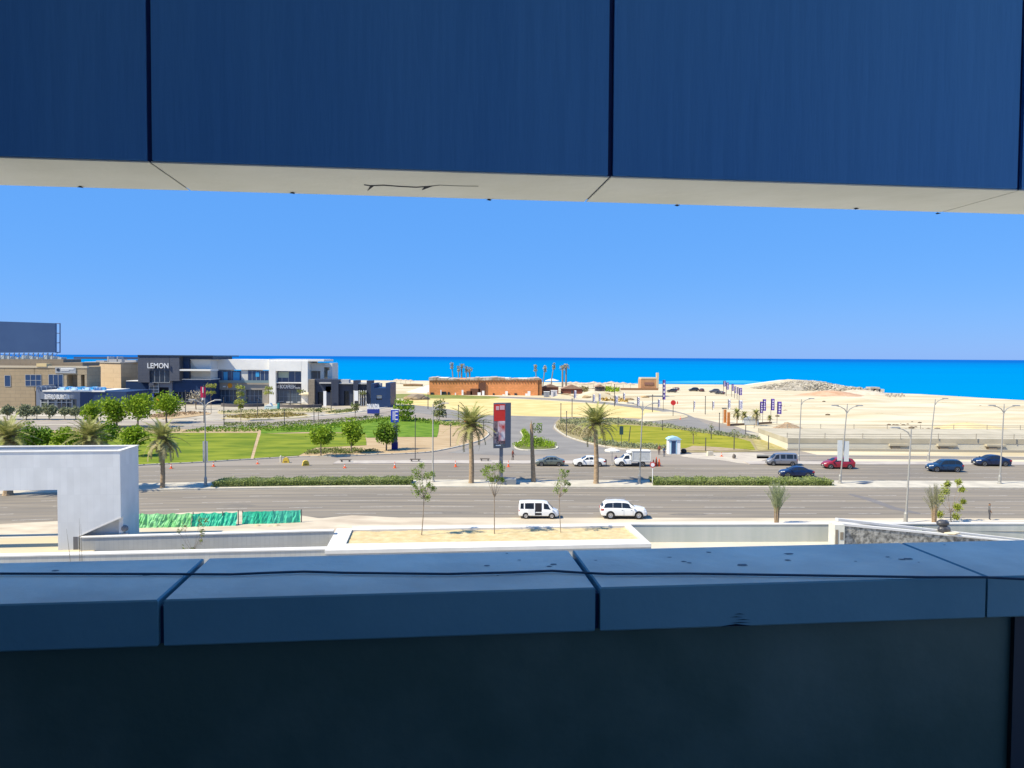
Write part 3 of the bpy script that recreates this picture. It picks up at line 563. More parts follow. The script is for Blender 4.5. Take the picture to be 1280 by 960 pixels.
def tree(base, cy, rpx, label, group, m=leafA, n=900, name='leafy_tree', cat='tree', size=None, sq=1.0, seed=1, stems=1, cx=None, yadj=0, lumps=15):
    b = G(*base); y = b.y; s = y / F; rn = random.Random(seed)
    c = D(cx if cx is not None else base[0], cy, y); r = rpx * s * 1.33; n = int(n * 1.25)
    t = thing(name, label, cat, b, 0, group)
    mb = MB(); top = c - b
    for k in range(stems):
        off = Vector(((k - (stems - 1) / 2) * .15, 0, 0))
        mb.tube([off, off + Vector((rn.uniform(-.1, .1), 0, top.z * .45)), Vector((top.x * .8, 0, top.z * .9))], [max(.07, r * .055), max(.055, r * .04), .03], 7)
    for k in range(6):
        a = k * 1.05 + rn.random(); z0 = top.z * rn.uniform(.35, .7)
        mb.tube([Vector((top.x * z0 / top.z * .8, 0, z0)), Vector((top.x + math.cos(a) * r * .3, math.sin(a) * r * .3, top.z - r * .1)), Vector((top.x + math.cos(a) * r * .6, math.sin(a) * r * .6, top.z + r * .3 * rn.random()))], [.05, .035, .015], 5)
    mb.build('trunk', bark, t)
    mb = MB(); crown(mb, top, (r, r, r * sq), n, size or max(.12, r * .085), rn, lumps); mb.build('crown', m, t)
    return t
GT = 'leafy trees on the mall lawns'
tree((146, 534), 510, 18, 'bright green round tree, left one of the big pair before the dark blue mall wing', GT, n=1500, seed=1, size=.34, lumps=15)
tree((172, 534.5), 511, 18, 'bright green round tree, right one of the big pair before the dark blue mall wing', GT, n=1500, seed=2, size=.34, lumps=15)
tree((208, 529), 509, 18, 'bright green tree below the mall entrance with the orange spot', GT, n=1400, seed=3, size=.34, lumps=15)
tree((113, 528), 514, 12, 'small bright green tree beside the burger shop corner', GT, n=900, seed=4, size=.34)
tree((42, 566), 546, 19, 'dense dark green bushy tree between the two left palms', GT, leafB, n=1700, seed=5, size=.27)
tree((82, 566), 546, 15, 'green bushy tree left of the second palm above the portal roof', GT, n=1300, seed=6, size=.25)
tree((133, 566), 542, 14, 'green bushy tree right of the second palm above the portal roof', GT, leafB, n=1200, seed=7, size=.25)
tree((168, 571), 546, 16.5, 'green bushy tree just right of the portal roof and left of the slim palm', GT, n=1500, seed=8, size=.25)
tree((97, 566), 553, 8, 'small dark rounded bush beside the orange base of the second palm', GT, leafB, n=500, seed=9, size=.22)
tree((401, 571), 543, 14.5, 'round green lawn tree, leftmost of the row of three', GT, n=1300, seed=10, size=.23)
tree((439, 567), 541, 15, 'round green lawn tree, middle of the row of three', GT, n=1300, seed=11, size=.23)
tree((483, 563.5), 541, 15.5, 'darker round green tree in front of the blue totem', GT, leafB, n=1400, seed=12, size=.24)
# tiered trees
def tiered(base, tiers, label, m=leafY, seed=0, group='tiered young trees in front of the mall', dens=110):
    b = G(*base); y = b.y; s = y / F; rn = random.Random(seed); t = thing('tiered_tree', label, 'tree', b, 0, group)
    topz = D(base[0], min(c for c, _ in tiers) - 3, y).z
    mb = MB(); mb.tube([(0, 0, 0), (rn.uniform(-.1, .1), 0, topz * .5), (0, 0, topz)], [.09, .07, .03], 6)
    for cy, rp in tiers:
        z = D(base[0], cy, y).z
        for k in range(5): a = k * 1.26 + rn.random(); mb.tube([(0, 0, z - .3), (math.cos(a) * rp * s * .8, math.sin(a) * rp * s * .8, z)], [.04, .015], 4)
    mb.build('trunk', bark, t)
    mb = MB()
    for cy, rp in tiers:
        z = D(base[0], cy, y).z; r = rp * s
        for k in range(int(dens * max(1, rp / 6))):
            a = rn.uniform(0, 6.28); q = r * math.sqrt(rn.random()); mb.leaf(Vector((math.cos(a) * q, math.sin(a) * q, z + rn.gauss(0, .32) - q * .05)), rn.uniform(.2, .36), rn, flat=.6)
    mb.build('crown', m, t); return t
tiered((264, 516), [(482, 6.5), (490, 6)], 'olive tiered tree by the red banner before the white building', seed=1)
tiered((301, 526), [(484, 6), (492, 5), (502, 8), (508, 3)], 'yellow green tiered tree between the two shop windows', seed=2)
tiered((336, 512), [(485, 5), (491, 6.5)], 'pale tiered tree in front of the white frame left pier', seed=3)
tiered((376, 508), [(489, 6)], 'sparse tiered tree beside the beige parasol', seed=4, m=leafO)
tiered((402, 505), [(482, 6), (486, 5)], 'tiered tree before the black pavilion entrance', seed=5, m=leafO)
tiered((423, 506), [(487, 6), (492, 5), (497, 6)], 'three tiered olive tree before the middle of the black pavilion', seed=6, m=leafO)
tiered((439, 506), [(491, 5)], 'thin tiered tree beside the white flag of the black pavilion', seed=7, m=leafO)
tiered((453, 508), [(491, 5)], 'thin tiered tree left of the dark end block', seed=8, m=leafO)
tiered((444, 523), [(507, 6), (511, 5)], 'small olive shrubby tree by the white letter sign', seed=9, m=leafO)
tiered((398, 529), [(512, 4)], 'thin young tree with few leaves on the lawn edge before the mall road', seed=10, m=leafO, dens=60)
tiered((505, 527), [(502, 12), (509, 14), (516, 13), (521, 9)], 'layered green tree behind the blue totem panel', seed=11, m=leafA, dens=170)
tiered((549, 526), [(503, 7), (508, 8), (514, 9), (518, 8)], 'layered green tree on the verge between yellow field and lawn', seed=12, m=leafO, dens=130)
tree((245, 512), 498, 10, 'pale dry bare tree left of the red banner', None, mat('dry_leaf', (.33, .28, .2), .9, (.4, .36, .27), 1), n=350, seed=31, size=.25, name='dry_tree')
for i, (x, cy, rp, lb_) in enumerate(((9, 513, 7, 'grey green clipped tree, first from the left at the beige wall'), (33, 514, 9, 'low wide clipped shrub against the beige wall'), (46, 513, 6.5, 'clipped ball tree left of the burger shop door'), (61.5, 512.5, 8.5, 'largest clipped ball tree before the burger shop'), (81, 514, 6.5, 'clipped ball tree right of the burger shop door'), (94.5, 513.5, 7, 'clipped ball tree at the burger shop corner'))):
    tree((x, 525), cy, rp, lb_, 'clipped ball trees in front of the burger shop', leafS, n=1100, seed=40 + i, size=.25, name='ball_tree', sq=.9, lumps=22)
# palms
def palm(base, top, rpx, label, trunk_r=.32, nf=30, dry=0, seed=0, group='date palms in the median', skirt=True, drop=1.0):
    b = G(*base); y = b.y; s = y / F; rn = random.Random(seed); t = thing('palm_tree', label, 'palm', b, 0, group)
    h = D(base[0], top, y).z; r = rpx * s * 1.18; drop *= .5
    dx = D(base[0], top, y).x - b.x
    mb = MB(); path = []; rr = []
    for i in range(24):
        k = i / 23; path.append((dx * k + .06 * math.sin(k * 5), 0, h * k)); rr.append(trunk_r * (1.15 - .35 * k + (.07 if i % 2 else 0) + (.35 if i > 20 and skirt else 0)))
    rr[0] *= 1.25; mb.tube(path, rr, 10); mb.build('trunk', barkp, t)
    c = Vector((dx, 0, h))
    if skirt:
        mb = MB()
        for k in range(70):
            a = rn.uniform(0, 6.28); z = rn.uniform(-.9, .35); q = trunk_r * 1.3
            mb.tube([c + Vector((math.cos(a) * q, math.sin(a) * q, z)), c + Vector((math.cos(a) * (q + .3), math.sin(a) * (q + .3), z + .35))], [.07, .02], 4)
        mb.build('frond_stubs', barkp, t)
    for nm, m, lo, hi, cnt in (('fronds', frond_m, -.1 * drop, 1.45, nf), ('dry_fronds', frond_d, -.75, -.1, dry)):
        if not cnt: continue
        mb = MB()
        for k in range(cnt):
            a = k * 2.399 + rn.uniform(-.2, .2); el = lo + (hi - lo) * ((k + .5) / cnt) ** .8; L_ = r * rn.uniform(.9, 1.15) * (1 if el < 1.1 else .9)
            pts = []; q = Vector((0, 0, 0)); e = el
            for i in range(13):
                pts.append(c + Vector((math.cos(a) * q.x, math.sin(a) * q.x, q.z))); q = q + Vector((math.cos(e), 0, math.sin(e))) * L_ / 12 * 1.12; e -= (.074 if nm == 'fronds' else .08) * (1.25 - .3 * (el / 1.4))
            mb.tube(pts, [.035 - .002 * i for i in range(13)], 4, cap=False)
            side = Vector((-math.sin(a), math.cos(a), 0))
            for i in range(2, 26):
                f = i / 26 * 12; j = int(f); p = pts[j].lerp(pts[min(j + 1, 12)], f - j); d = (pts[min(j + 1, 12)] - pts[max(j - 1, 0)]).normalized()
                ll = L_ * .26 * math.sin(min(1, (i / 26) * 1.25 + .12) * math.pi * .9 + .1) + .06
                for sg in (-1, 1):
                    v = (side * sg * .85 + d * .55 + Vector((0, 0, .25 - rn.random() * .35))).normalized() * ll * rn.uniform(.8, 1.1); wv = d * .075
                    mb.add([p - wv, p + wv, p + v + wv * .2, p + v - wv * .2], [(0, 1, 2, 3)])
        mb.build(nm, m, t)
    return t
palm((203, 611), 548, 25, 'slim palm with drooping pale crown just right of the grey portal', .26, 26, 16, 1, drop=3)
palm((589, 605), 532, 27, 'tall palm with green gold crown left of the red billboard', .3, 34, 8, 2, drop=2)
palm((745, 605.5), 530, 26, 'tall palm with spreading crown behind the white parked sedan', .3, 34, 6, 3, drop=2)
palm((112, 614), 548, 29, 'stout palm with orange brown stubs rising behind the portal roof', .4, 34, 14, 4, drop=3)
palm((10, 619), 548, 30, 'stout palm at the left edge rising behind the portal roof', .45, 34, 12, 5, drop=3)
# dead trunk
b = G(667, 603.5); t = thing('dead_palm_trunk', 'bare dead palm trunk without a crown standing in the median near the parked grey sedan', 'trunk', b)
h = D(666, 530, b.y).z; mb = MB(); rn = random.Random(9)
mb.tube([(.0 - .35 * k / 20, 0, h * k / 20) for k in range(21)], [.26 * (1.25 - .5 * k / 20 + (.09 if k % 2 else 0)) for k in range(21)], 9)
mb.tube([(-.35, 0, h), (-.4, 0, h + .5)], [.1, .02], 5); mb.build('trunk', barkp, t)
mb = MB()
for k in range(190): mb.leaf(Vector((rn.uniform(-.1, 1.1), rn.uniform(-.4, .4), h + .1 - rn.uniform(0, 1.3) if k < 100 else h - 2.0 - rn.uniform(0, .9))), .15, rn)
mb.build('leaf_sprout', leafB, t)['kind'] = 'stuff'
# far palms on the beach
def farpalm(px, ytop, ybase, label, seed, lean=0, scruffy=False, depth=None):
    b = G(px, ybase) if not depth else Vector((D(px, ybase, depth).x, depth, 0)); y = b.y; h = D(px, ytop, y).z; rn = random.Random(seed); s = y / F
    t = thing('beach_palm', label, 'palm', b, 0, 'thin palms behind the brick building')
    mb = MB(); mb.tube([(0, 0, 0), (lean * .4, 0, h * .5), (lean, 0, h)], [.3, .26, .22] if scruffy else [.5, .42, .38], 7); mb.build('trunk', mat('far_trunk', (.23, .19, .16), .9), t)
    mb = MB()
    for k in range(90):
        a = rn.uniform(0, 6.28); q = rn.random() ** .6 * 1.5 * (.6 if scruffy else 1); mb.leaf(Vector((lean + math.cos(a) * q, math.sin(a) * q, h + rn.uniform(-1.4, .9) * (1.4 if scruffy else 1))), .4, rn)
    mb.build('crown', mat('far_palm_leaf', (.46, .40, .27), .9, (.22, .22, .12), 1), t)
for i, (px, yt, yb, ln, sc_) in enumerate(((567, 456, 487, -.9, 1), (573, 460, 487, 0, 1), (577, 457, 487, 0, 0), (583, 461, 487, 0, 1), (587, 461, 487, 0, 0))):
    farpalm(px, yt, yb, ['thin bent palm, leftmost behind the brick building', 'thin palm second from left behind the brick building', 'full crowned palm in the middle of the group behind the brick building', 'thin palm right of the middle behind the brick building', 'full crowned palm at the right of the group behind the brick building'][i], 60 + i, ln, sc_)
for i, (px, yt, yb, ln, sc_) in enumerate(((671, 459, 489, -.7, 1), (678, 460, 489, 1.2, 1), (688, 457, 489, 1.6, 1), (703, 459, 489, 0, 0), (707.5, 457, 489, 0, 0))):
    farpalm(px, yt, yb, ['thin dark bent palm at the right corner of the brick building', 'leaning thin palm right of the brick building corner', 'thin leaning palm between the corner and the tall pair', 'left one of the tall pair of thick palms over the red hut', 'right one of the tall pair of thick palms over the red hut'][i], 70 + i, ln, sc_)
# hedges in the median
def hedge(x0, x1, label, seed):
    a, c = G(x0, 606), G(x1, 606); y = sx((a.x + c.x) / 2) + 2.7; rn = random.Random(seed)
    t = thing('hedge', label, 'hedge', ((a.x + c.x) / 2, y, .14)); W = (c.x - a.x) / 2
    mb = MB(); vs = []
    nseg = 40
    for i in range(nseg + 1):
        X = -W + .2 + (2 * W - .4) * i / nseg; cx = t.location.x + X; dy = sx(cx) + 2.7 - y; hh = .62 + .08 * math.sin(i * 1.7) + .05 * rn.random()
        vs += [(X, dy - 1.5, 0), (X, dy - 1.35, hh * .9), (X, dy + 1.35, hh), (X, dy + 1.5, 0)]
    mb.add(vs, [(i * 4 + j, i * 4 + j + 4, i * 4 + j + 5, i * 4 + j + 1) for i in range(nseg) for j in range(3)])
    mb.build('branches', mat('hedge_core', (.07, .09, .03), .95), t)
    mb = MB()
    for k in range(int(2 * W * 520)):
        X = rn.uniform(-W, W); cx = t.location.x + X; dy = sx(cx) + 2.7 - y; f = rn.random()
        if f < .35: p = Vector((X, dy - 1.5 - rn.random() * .15, rn.uniform(.05, .72)))
        else: p = Vector((X, dy + rn.uniform(-1.55, 1.55), .62 + .1 * math.sin(X * 2.1) + rn.gauss(0, .1)))
        mb.leaf(p, rn.uniform(.06, .13), rn, asp=.5)
    mb.build('leaves', leafH, t)
hedge(274, 516, 'long clipped green hedge in the median left of the young trees', 1)
hedge(813, 1036, 'long clipped green hedge in the median right of the small traffic sign', 2)
# ground cover
def cover(name, outline, n, size, m, label, hz=.35, seed=1, base=.14, rows=None):
    P = [G(x, y) for x, y in outline]; rn = random.Random(seed); xs = [p.x for p in P]; ys = [p.y for p in P]; mb = MB(); c = 0
    def inside(x, y):
        k = False
        for i in range(len(P)):
            a, b_ = P[i], P[i - 1]
            if (a.y > y) != (b_.y > y) and x < (b_.x - a.x) * (y - a.y) / (b_.y - a.y) + a.x: k = not k
        return k
    tries = 0
    while c < n and tries < n * 30:
        tries += 1; x = rn.uniform(min(xs), max(xs)); y = rn.uniform(min(ys), max(ys))
        if not inside(x, y): continue
        cl = math.sin(x * 1.3 + math.sin(y * .9) * 2) * math.sin(y * .8 + 1.3 * math.sin(x * .7))
        if cl < -.35 and rn.random() < .8: continue
        hh = hz * (.6 + .4 * cl) * rn.random()
        mb.leaf(Vector((x, y, base + .03 + hh)), size * rn.uniform(.6, 1.3), rn, asp=.55); c += 1
    o = mb.build(name, m); kind(o, 'stuff', label); o['category'] = 'ground cover'; return o
cover('shrubs', [(640, 559), (645, 560), (690, 561.5), (696, 558), (676, 550), (662, 545), (656, 539), (651, 540), (654, 546), (652, 552)], 2600, .16, leafA, 'bright green low shrubs filling the triangular traffic island', .8, 3)
cover('shrubs', [(697, 530), (700, 525.5), (730, 524.5), (770, 525), (800, 528.5), (840, 532.5), (870, 538), (925, 544.5), (950, 548), (950, 551), (910, 547), (860, 540), (820, 534), (780, 531), (745, 531), (735, 535), (715, 532)], 3500, .26, leafS, 'silvery green low shrubs along the far edge of the right lawn', .7, 4)
cover('shrubs', [(752, 553), (790, 556), (835, 559.5), (845, 562), (835, 563), (783, 560.8), (752, 557), (726, 550.5), (735, 548)], 2200, .2, leafS, 'silvery green low shrubs along the near edge of the right lawn', .6, 5)
cover('shrubs', [(697, 532), (715, 533), (738, 538), (744, 546), (752, 553), (735, 551), (710, 543), (696, 536)], 1500, .16, mat('leaf_brownish', (.2, .19, .07), .8, (.27, .22, .12), 1, trans=.2), 'brownish ground cover at the left tip of the right lawn', .35, 6)
cover('shrubs', [(225, 541.5), (260, 535), (330, 534.5), (400, 531), (430, 528.5), (470, 523.5), (500, 521.5), (545, 526.5), (600, 533), (604, 536), (560, 533), (500, 526), (465, 529), (430, 534), (400, 540), (330, 540)], 5200, .24, leafB, 'dark green low shrubs along the upper edge of the left lawn', .6, 7)
cover('shrubs', [(278, 522), (310, 518.5), (360, 517), (386, 519.5), (360, 522), (310, 524)], 1600, .28, mat('leaf_rust', (.2, .19, .05), .9, (.3, .22, .09), .6, trans=.2), 'yellow and rust low planting in the oval bed before the mall', .5, 8)
cover('shrubs', [(385, 565), (420, 562), (455, 563), (475, 565), (440, 568), (400, 568.5), (380, 569)], 1500, .18, leafO, 'rough low plants on the soil under the lawn trees', .45, 9)
cover('shrubs', [(186, 519), (240, 515), (262, 516.5), (215, 522), (190, 523)], 800, .25, mat('leaf_redbrown', (.27, .17, .10), .9, (.33, .25, .15), .6), 'reddish brown dry planting in the bed left of the oval bed', .35, 10)
cover('shrubs', [(100, 541), (225, 541), (225, 536), (160, 535), (100, 536)], 900, .25, leafO, 'mixed low planting between the mall road and the left lawn', .5, 12)
for i, (px0, px1) in enumerate(((640, 645), (715, 735), (757, 774), (750, 815))):
    cover('dry_shrubs', [(px0, 490), (px1, 490.5), (px1, 487), (px0, 487)] if i < 3 else [(752, 501), (785, 503), (783, 500), (752, 499)], 260 if i < 3 else 200, .7, [leafO, mat('dry_olive', (.2, .17, .07), .9), leafA, mat('ochre_dry', (.4, .27, .08), .9)][i], ['small bushes at the brick building corner', 'dry bushes right of the red hut', 'green bush beside the thatched parasols', 'ochre dry scrub on the sand field edge'][i], 2.2 if i < 3 else .8, 80 + i, 0)
# young trees in the planter
def sapling(base, pts, label, n, seed, rad=.05, m=None, lz=.1, group='young trees in the sand planter', name='young_tree', z=.62, spread=.55):
    b = G(base[0], base[1], z); y = b.y; rn = random.Random(seed); t = thing(name, label, 'tree', b, 0, group); mb = MB()
    fork = D(pts[0][0], pts[0][1], y) - b; mb.tube([(0, 0, 0), (fork.x * .6, .05, fork.z * .5), fork], [rad, rad * .8, rad * .7], 7)
    lv = []
    for (x, yy, r_) in pts[1:]:
        e = D(x, yy, y) - b; e.y = rn.uniform(-.8, .8) * spread; mid = fork.lerp(e, .5) + Vector((0, 0, -.15)); mb.tube([fork, mid, e], [rad * .5, rad * .35, rad * .15], 5)
        for k in range(3): q = e + Vector((rn.gauss(0, .3), rn.gauss(0, .3), rn.gauss(0, .3))); mb.tube([e.lerp(mid, .4), q], [.012, .006], 3, cap=False)
        lv.append((e, r_ * y / F))
    mb.build('trunk', bark, t); mb = MB()
    for e, r_ in lv:
        for k in range(int(n / len(lv))):
            d = Vector((rn.gauss(0, 1), rn.gauss(0, 1), rn.gauss(0, 1))) * .5 * r_; mb.leaf(e + d, lz * rn.uniform(.6, 1.3), rn, asp=.45)
    mb.build('leaves', m or leafO, t); return t
yl = mat('leaf_young', (.14, .22, .03), .7, (.24, .31, .07), 1.5, trans=.3)
sapling((527, 669), [(530, 623), (521, 588, 6), (524, 597, 6), (519, 606, 5), (528, 612, 6), (526, 583, 4), (534, 595, 5), (540, 592, 4), (537, 605, 4), (541, 611, 3), (535, 620, 4), (522, 615, 5)], 'slim young tree, leftmost of the three in the sand planter', 950, 1, m=yl, lz=.11)
sapling((618, 667.5), [(618, 622), (606, 590, 6), (612, 594, 6), (618, 584, 6), (625, 581, 5), (610, 585, 4), (627, 588, 4), (622, 598, 4), (615, 600, 4), (628, 600, 3)], 'young tree with two forked stems, middle of the three in the sand planter', 900, 2, m=yl, lz=.11)
sapling((701, 666), [(699, 622), (703, 588, 4), (706, 594, 4), (701, 600, 5), (698, 606, 5), (710, 590, 2), (708, 604, 3), (712, 606, 2), (706, 612, 3), (696, 614, 4)], 'thin sparse young tree, rightmost of the three in the sand planter', 520, 3, rad=.04, m=yl, lz=.10)
# small plants near the walls
b = G(976, 652, .8); b.y += .9; b.z = 0
def spray(px, ytop, halfw, n, label, seed, m, stem_m=None, dz=0):
    b = G(px, 650, .8) + Vector((0, 1.2, -.8)); y = b.y; rn = random.Random(seed); t = thing('young_palm', label, 'palm', b, 0, None); h = D(px, ytop, y).z; hw = halfw * y / F
    mb = MB()
    for k in range(10): a = rn.uniform(0, 6.28); mb.tube([(math.cos(a) * .15, math.sin(a) * .15, 0), (math.cos(a) * .25, math.sin(a) * .25, h * rn.uniform(.35, .5))], [.07, .03], 5)
    mb.build('stems', stem_m or barkp, t); mb = MB()
    for k in range(n):
        a = rn.uniform(0, 6.28); q = rn.random() * hw; z1 = h * (1 - .3 * (q / hw) ** 2) * rn.uniform(.8, 1); p0 = Vector((math.cos(a) * .12, math.sin(a) * .12, h * .25)); p2 = Vector((math.cos(a) * q, math.sin(a) * q * .6, z1)); p1 = p0.lerp(p2, .55) - Vector((math.cos(a) * q * .2, 0, 0)); mb.tube([p0, p1, p2], [.025, .02, .006], 3, cap=False)
        for j in range(16):
            f = .3 + .7 * j / 16; p = p0.lerp(p1, f * 2) if f < .5 else p1.lerp(p2, f * 2 - 1)
            for sg in (-1, 1):
                v = Vector((sg * .28 * rn.uniform(.5, 1), rn.uniform(-.2, .2), .3 * rn.uniform(.5, 1.2))) * (1.1 - f * .6); mb.add([p, p + v * .5 + Vector((.02, 0, 0)), p + v, p + v * .5 - Vector((.02, 0, 0))], [(0, 1, 2, 3)])
    mb.build('fronds', m, t); return t
spray(976, 597, 20, 44, 'upright feathery young palm behind the street wall', 1, mat('pale_frond', (.22, .27, .12), .7, (.32, .35, .2), 2, trans=.3))
spray(1176, 603, 18, 26, 'straggly young palm with yellow leaves behind the black plastic bundle', 2, mat('pale_frond2', (.26, .25, .14), .7, (.34, .33, .2), 2, trans=.3))
sapling((1189, 653), [(1188, 640), (1184, 615, 6), (1178, 625, 5), (1187, 606, 4), (1194, 632, 4), (1200, 603, 4), (1203, 612, 3), (1200, 635, 4), (1180, 645, 4), (1206, 628, 3), (1192, 645, 4)], 'leafy yellow green sapling growing beside the straggly palm at the street wall', 1900, 6, m=mat('leaf_lime', (.25, .31, .03), .7, (.34, .37, .07), 1.5, trans=.3), lz=.12, group=None, z=.1, spread=1)
sapling((240, 705), [(241, 690), (231, 657, 4), (228, 662, 3), (245, 652, 4), (252, 655, 3), (258, 650, 3), (233, 685, 4), (238, 689, 3), (251, 670, 3), (256, 662, 3), (248, 678, 2)], 'scraggly thin sapling with small brown leaves in front of the trench walls', 380, 7, rad=.03, m=leafO, lz=.09, group=None, z=-1, spread=1)
def reed(px0, px1, ytop, label, seed):
    b = G(px1, 706, .2); y = b.y; t = thing('reed', label, 'reed', (b.x, b.y, -1), 0, 'bare reeds before the portal leg'); mb = MB(); p = D(px0, ytop, y) - Vector((b.x, b.y, -1)); mb.tube([(0, 0, 0), (p.x * .5, 0, p.z * .55), p], [.03, .02, .006], 4); mb.build('stalk', shade_twig, t)
reed(83, 90, 661, 'leftmost leaning bare reed before the portal leg', 1); reed(99, 100, 648, 'tallest upright bare reed before the portal leg', 2); reed(101, 103, 655, 'rightmost bare reed before the portal leg', 3)

cover('shrubs', [(272, 514.5), (330, 512.5), (380, 511), (418, 511.5), (400, 515), (340, 516), (280, 517.5)], 1100, .24, leafO, 'thin olive planting strip between the curved benches and the oval bed', .4, 13)
cover('shrubs', [(405, 516), (425, 513), (446, 511.8), (440, 515.2), (420, 517.5)], 700, .24, leafO, 'small olive planting bed before the black pavilion', .4, 14)
cover('shrubs', [(280, 529), (340, 529), (420, 524.5), (470, 520.5), (480, 521.5), (425, 527.5), (350, 532.5), (280, 534)], 1500, .24, leafO, 'rough olive ground cover between the mall road and the dark green shrubs', .35, 15)
# ---------------------------------------------------------------- vehicles
glass = mat('car_glass', (.015, .02, .028), .12, spec=.6); rubber = mat('tyre_rubber', (.02, .02, .02), .85); rimm = mat('wheel_rim', (.42, .42, .43), .35, metal=.7)
lampw = mat('headlight_glass', (.75, .75, .72), .15, spec=.6); lampr = mat('taillight_red', (.4, .02, .02), .25, spec=.5); blk = mat('black_trim', (.02, .02, .022), .6); plate = mat('number_plate', (.6, .6, .55), .5)
ST = {
 'sedan': (4.5, 1.78, [(-2.25, .38, .62, .70, .80, .86), (-2.20, .24, .84, .92, .84, .93), (-1.75, .20, .95, 1.05, .84, .99), (-1.50, .20, .96, 1.09, .82, 1), (-.85, .20, .95, 1.40, .70, 1), (-.25, .20, .94, 1.46, .68, 1), (.35, .20, .93, 1.41, .69, 1), (1.15, .20, .92, 1.0, .82, 1), (1.85, .20, .80, .88, .84, .98), (2.15, .22, .66, .76, .80, .92), (2.25, .34, .54, .60, .70, .84)],
           [[(-1.22, -.58, 0.12), (-.86, -.56, .0)], [(-.53, .04, 0), (-.5, .06, 0)], [(.1, 1.0, 0), (.12, .36, 0)]], (.42, 1.08), (-.92, -1.47), (-1.35, 1.38), .32, (.72, .66), (.82, .80)),
 'hatch': (4.1, 1.74, [(-2.0, .4, .75, .85, .82, .88), (-1.95, .24, .95, 1.1, .80, .95), (-1.6, .20, .98, 1.38, .74, 1), (-1.0, .2, .97, 1.52, .71, 1), (-.2, .2, .96, 1.55, .70, 1), (.45, .2, .94, 1.45, .71, 1), (1.15, .2, .93, 1.04, .80, 1), (1.75, .2, .80, .90, .82, .97), (1.98, .24, .64, .72, .76, .9), (2.05, .36, .52, .58, .7, .84)],
           [[(-1.45, -.95, 0), (-1.3, -.9, 0)], [(-.85, .0, 0), (-.8, .0, 0)], [(.1, .98, 0), (.1, .45, 0)]], (.55, 1.1), (-1.62, -1.9), (-1.25, 1.3), .32, (.72, .66), (.92, .88)),
 'suv': (4.8, 1.86, [(-2.4, .5, .85, .98, .84, .88), (-2.35, .34, 1.05, 1.15, .84, .95), (-2.1, .3, 1.12, 1.55, .78, 1), (-1.8, .3, 1.12, 1.76, .75, 1), (-.8, .3, 1.10, 1.83, .74, 1), (.1, .3, 1.08, 1.79, .73, 1), (.45, .3, 1.07, 1.70, .74, 1), (1.15, .3, 1.06, 1.20, .82, 1), (1.95, .3, .98, 1.10, .84, .98), (2.3, .32, .80, .92, .82, .93), (2.4, .45, .62, .70, .75, .86)],
         [[(-2.18, -1.22, 0.05), (-2.0, -1.2, 0)], [(-1.18, -.27, 0), (-1.16, -.27, 0)], [(-.23, 1.0, 0), (-.23, .52, 0)]], (.55, 1.08), (-2.13, -2.32), (-1.45, 1.5), .39, (.9, .82), (1.05, 1.0)),
 'van': (4.7, 1.70, [(-2.35, .4, .95, 1.05, .90, .93), (-2.32, .3, 1.08, 1.75, .82, .97), (-2.2, .26, 1.08, 1.92, .80, 1), (-1.0, .26, 1.06, 1.97, .80, 1), (.6, .26, 1.05, 1.95, .80, 1), (1.05, .26, 1.03, 1.84, .80, 1), (1.75, .26, 1.0, 1.12, .86, 1), (2.15, .26, .86, .95, .86, .97), (2.33, .3, .68, .76, .82, .9), (2.38, .4, .5, .56, .78, .86)],
         [[(-2.15, -1.75, 0), (-2.1, -1.75, 0)], [(-1.6, -.55, 0), (-1.6, -.55, 0)], [(-.4, .35, 0), (-.4, .35, 0)], [(.6, 1.5, 0), (.6, 1.08, 0)]], (1.1, 1.7), (-2.27, -2.33), (-1.5, 1.55), .33, (.82, .72), (1.02, .98)),
 'pickup': (4.9, 1.70, [(.15, .28, 1.05, 1.5, .80, .97), (.25, .28, 1.05, 1.70, .76, 1), (.6, .28, 1.04, 1.74, .75, 1), (1.0, .28, 1.03, 1.68, .75, 1), (1.55, .28, 1.02, 1.12, .84, 1), (2.15, .28, .93, 1.02, .85, .98), (2.4, .3, .75, .85, .82, .93), (2.47, .42, .58, .66, .76, .86)],
         [[(.42, 1.35, 0), (.45, 1.02, 0)]], (1.06, 1.5), None, (-1.45, 1.55), .35, (.84, .74), (.9, .85)),
}
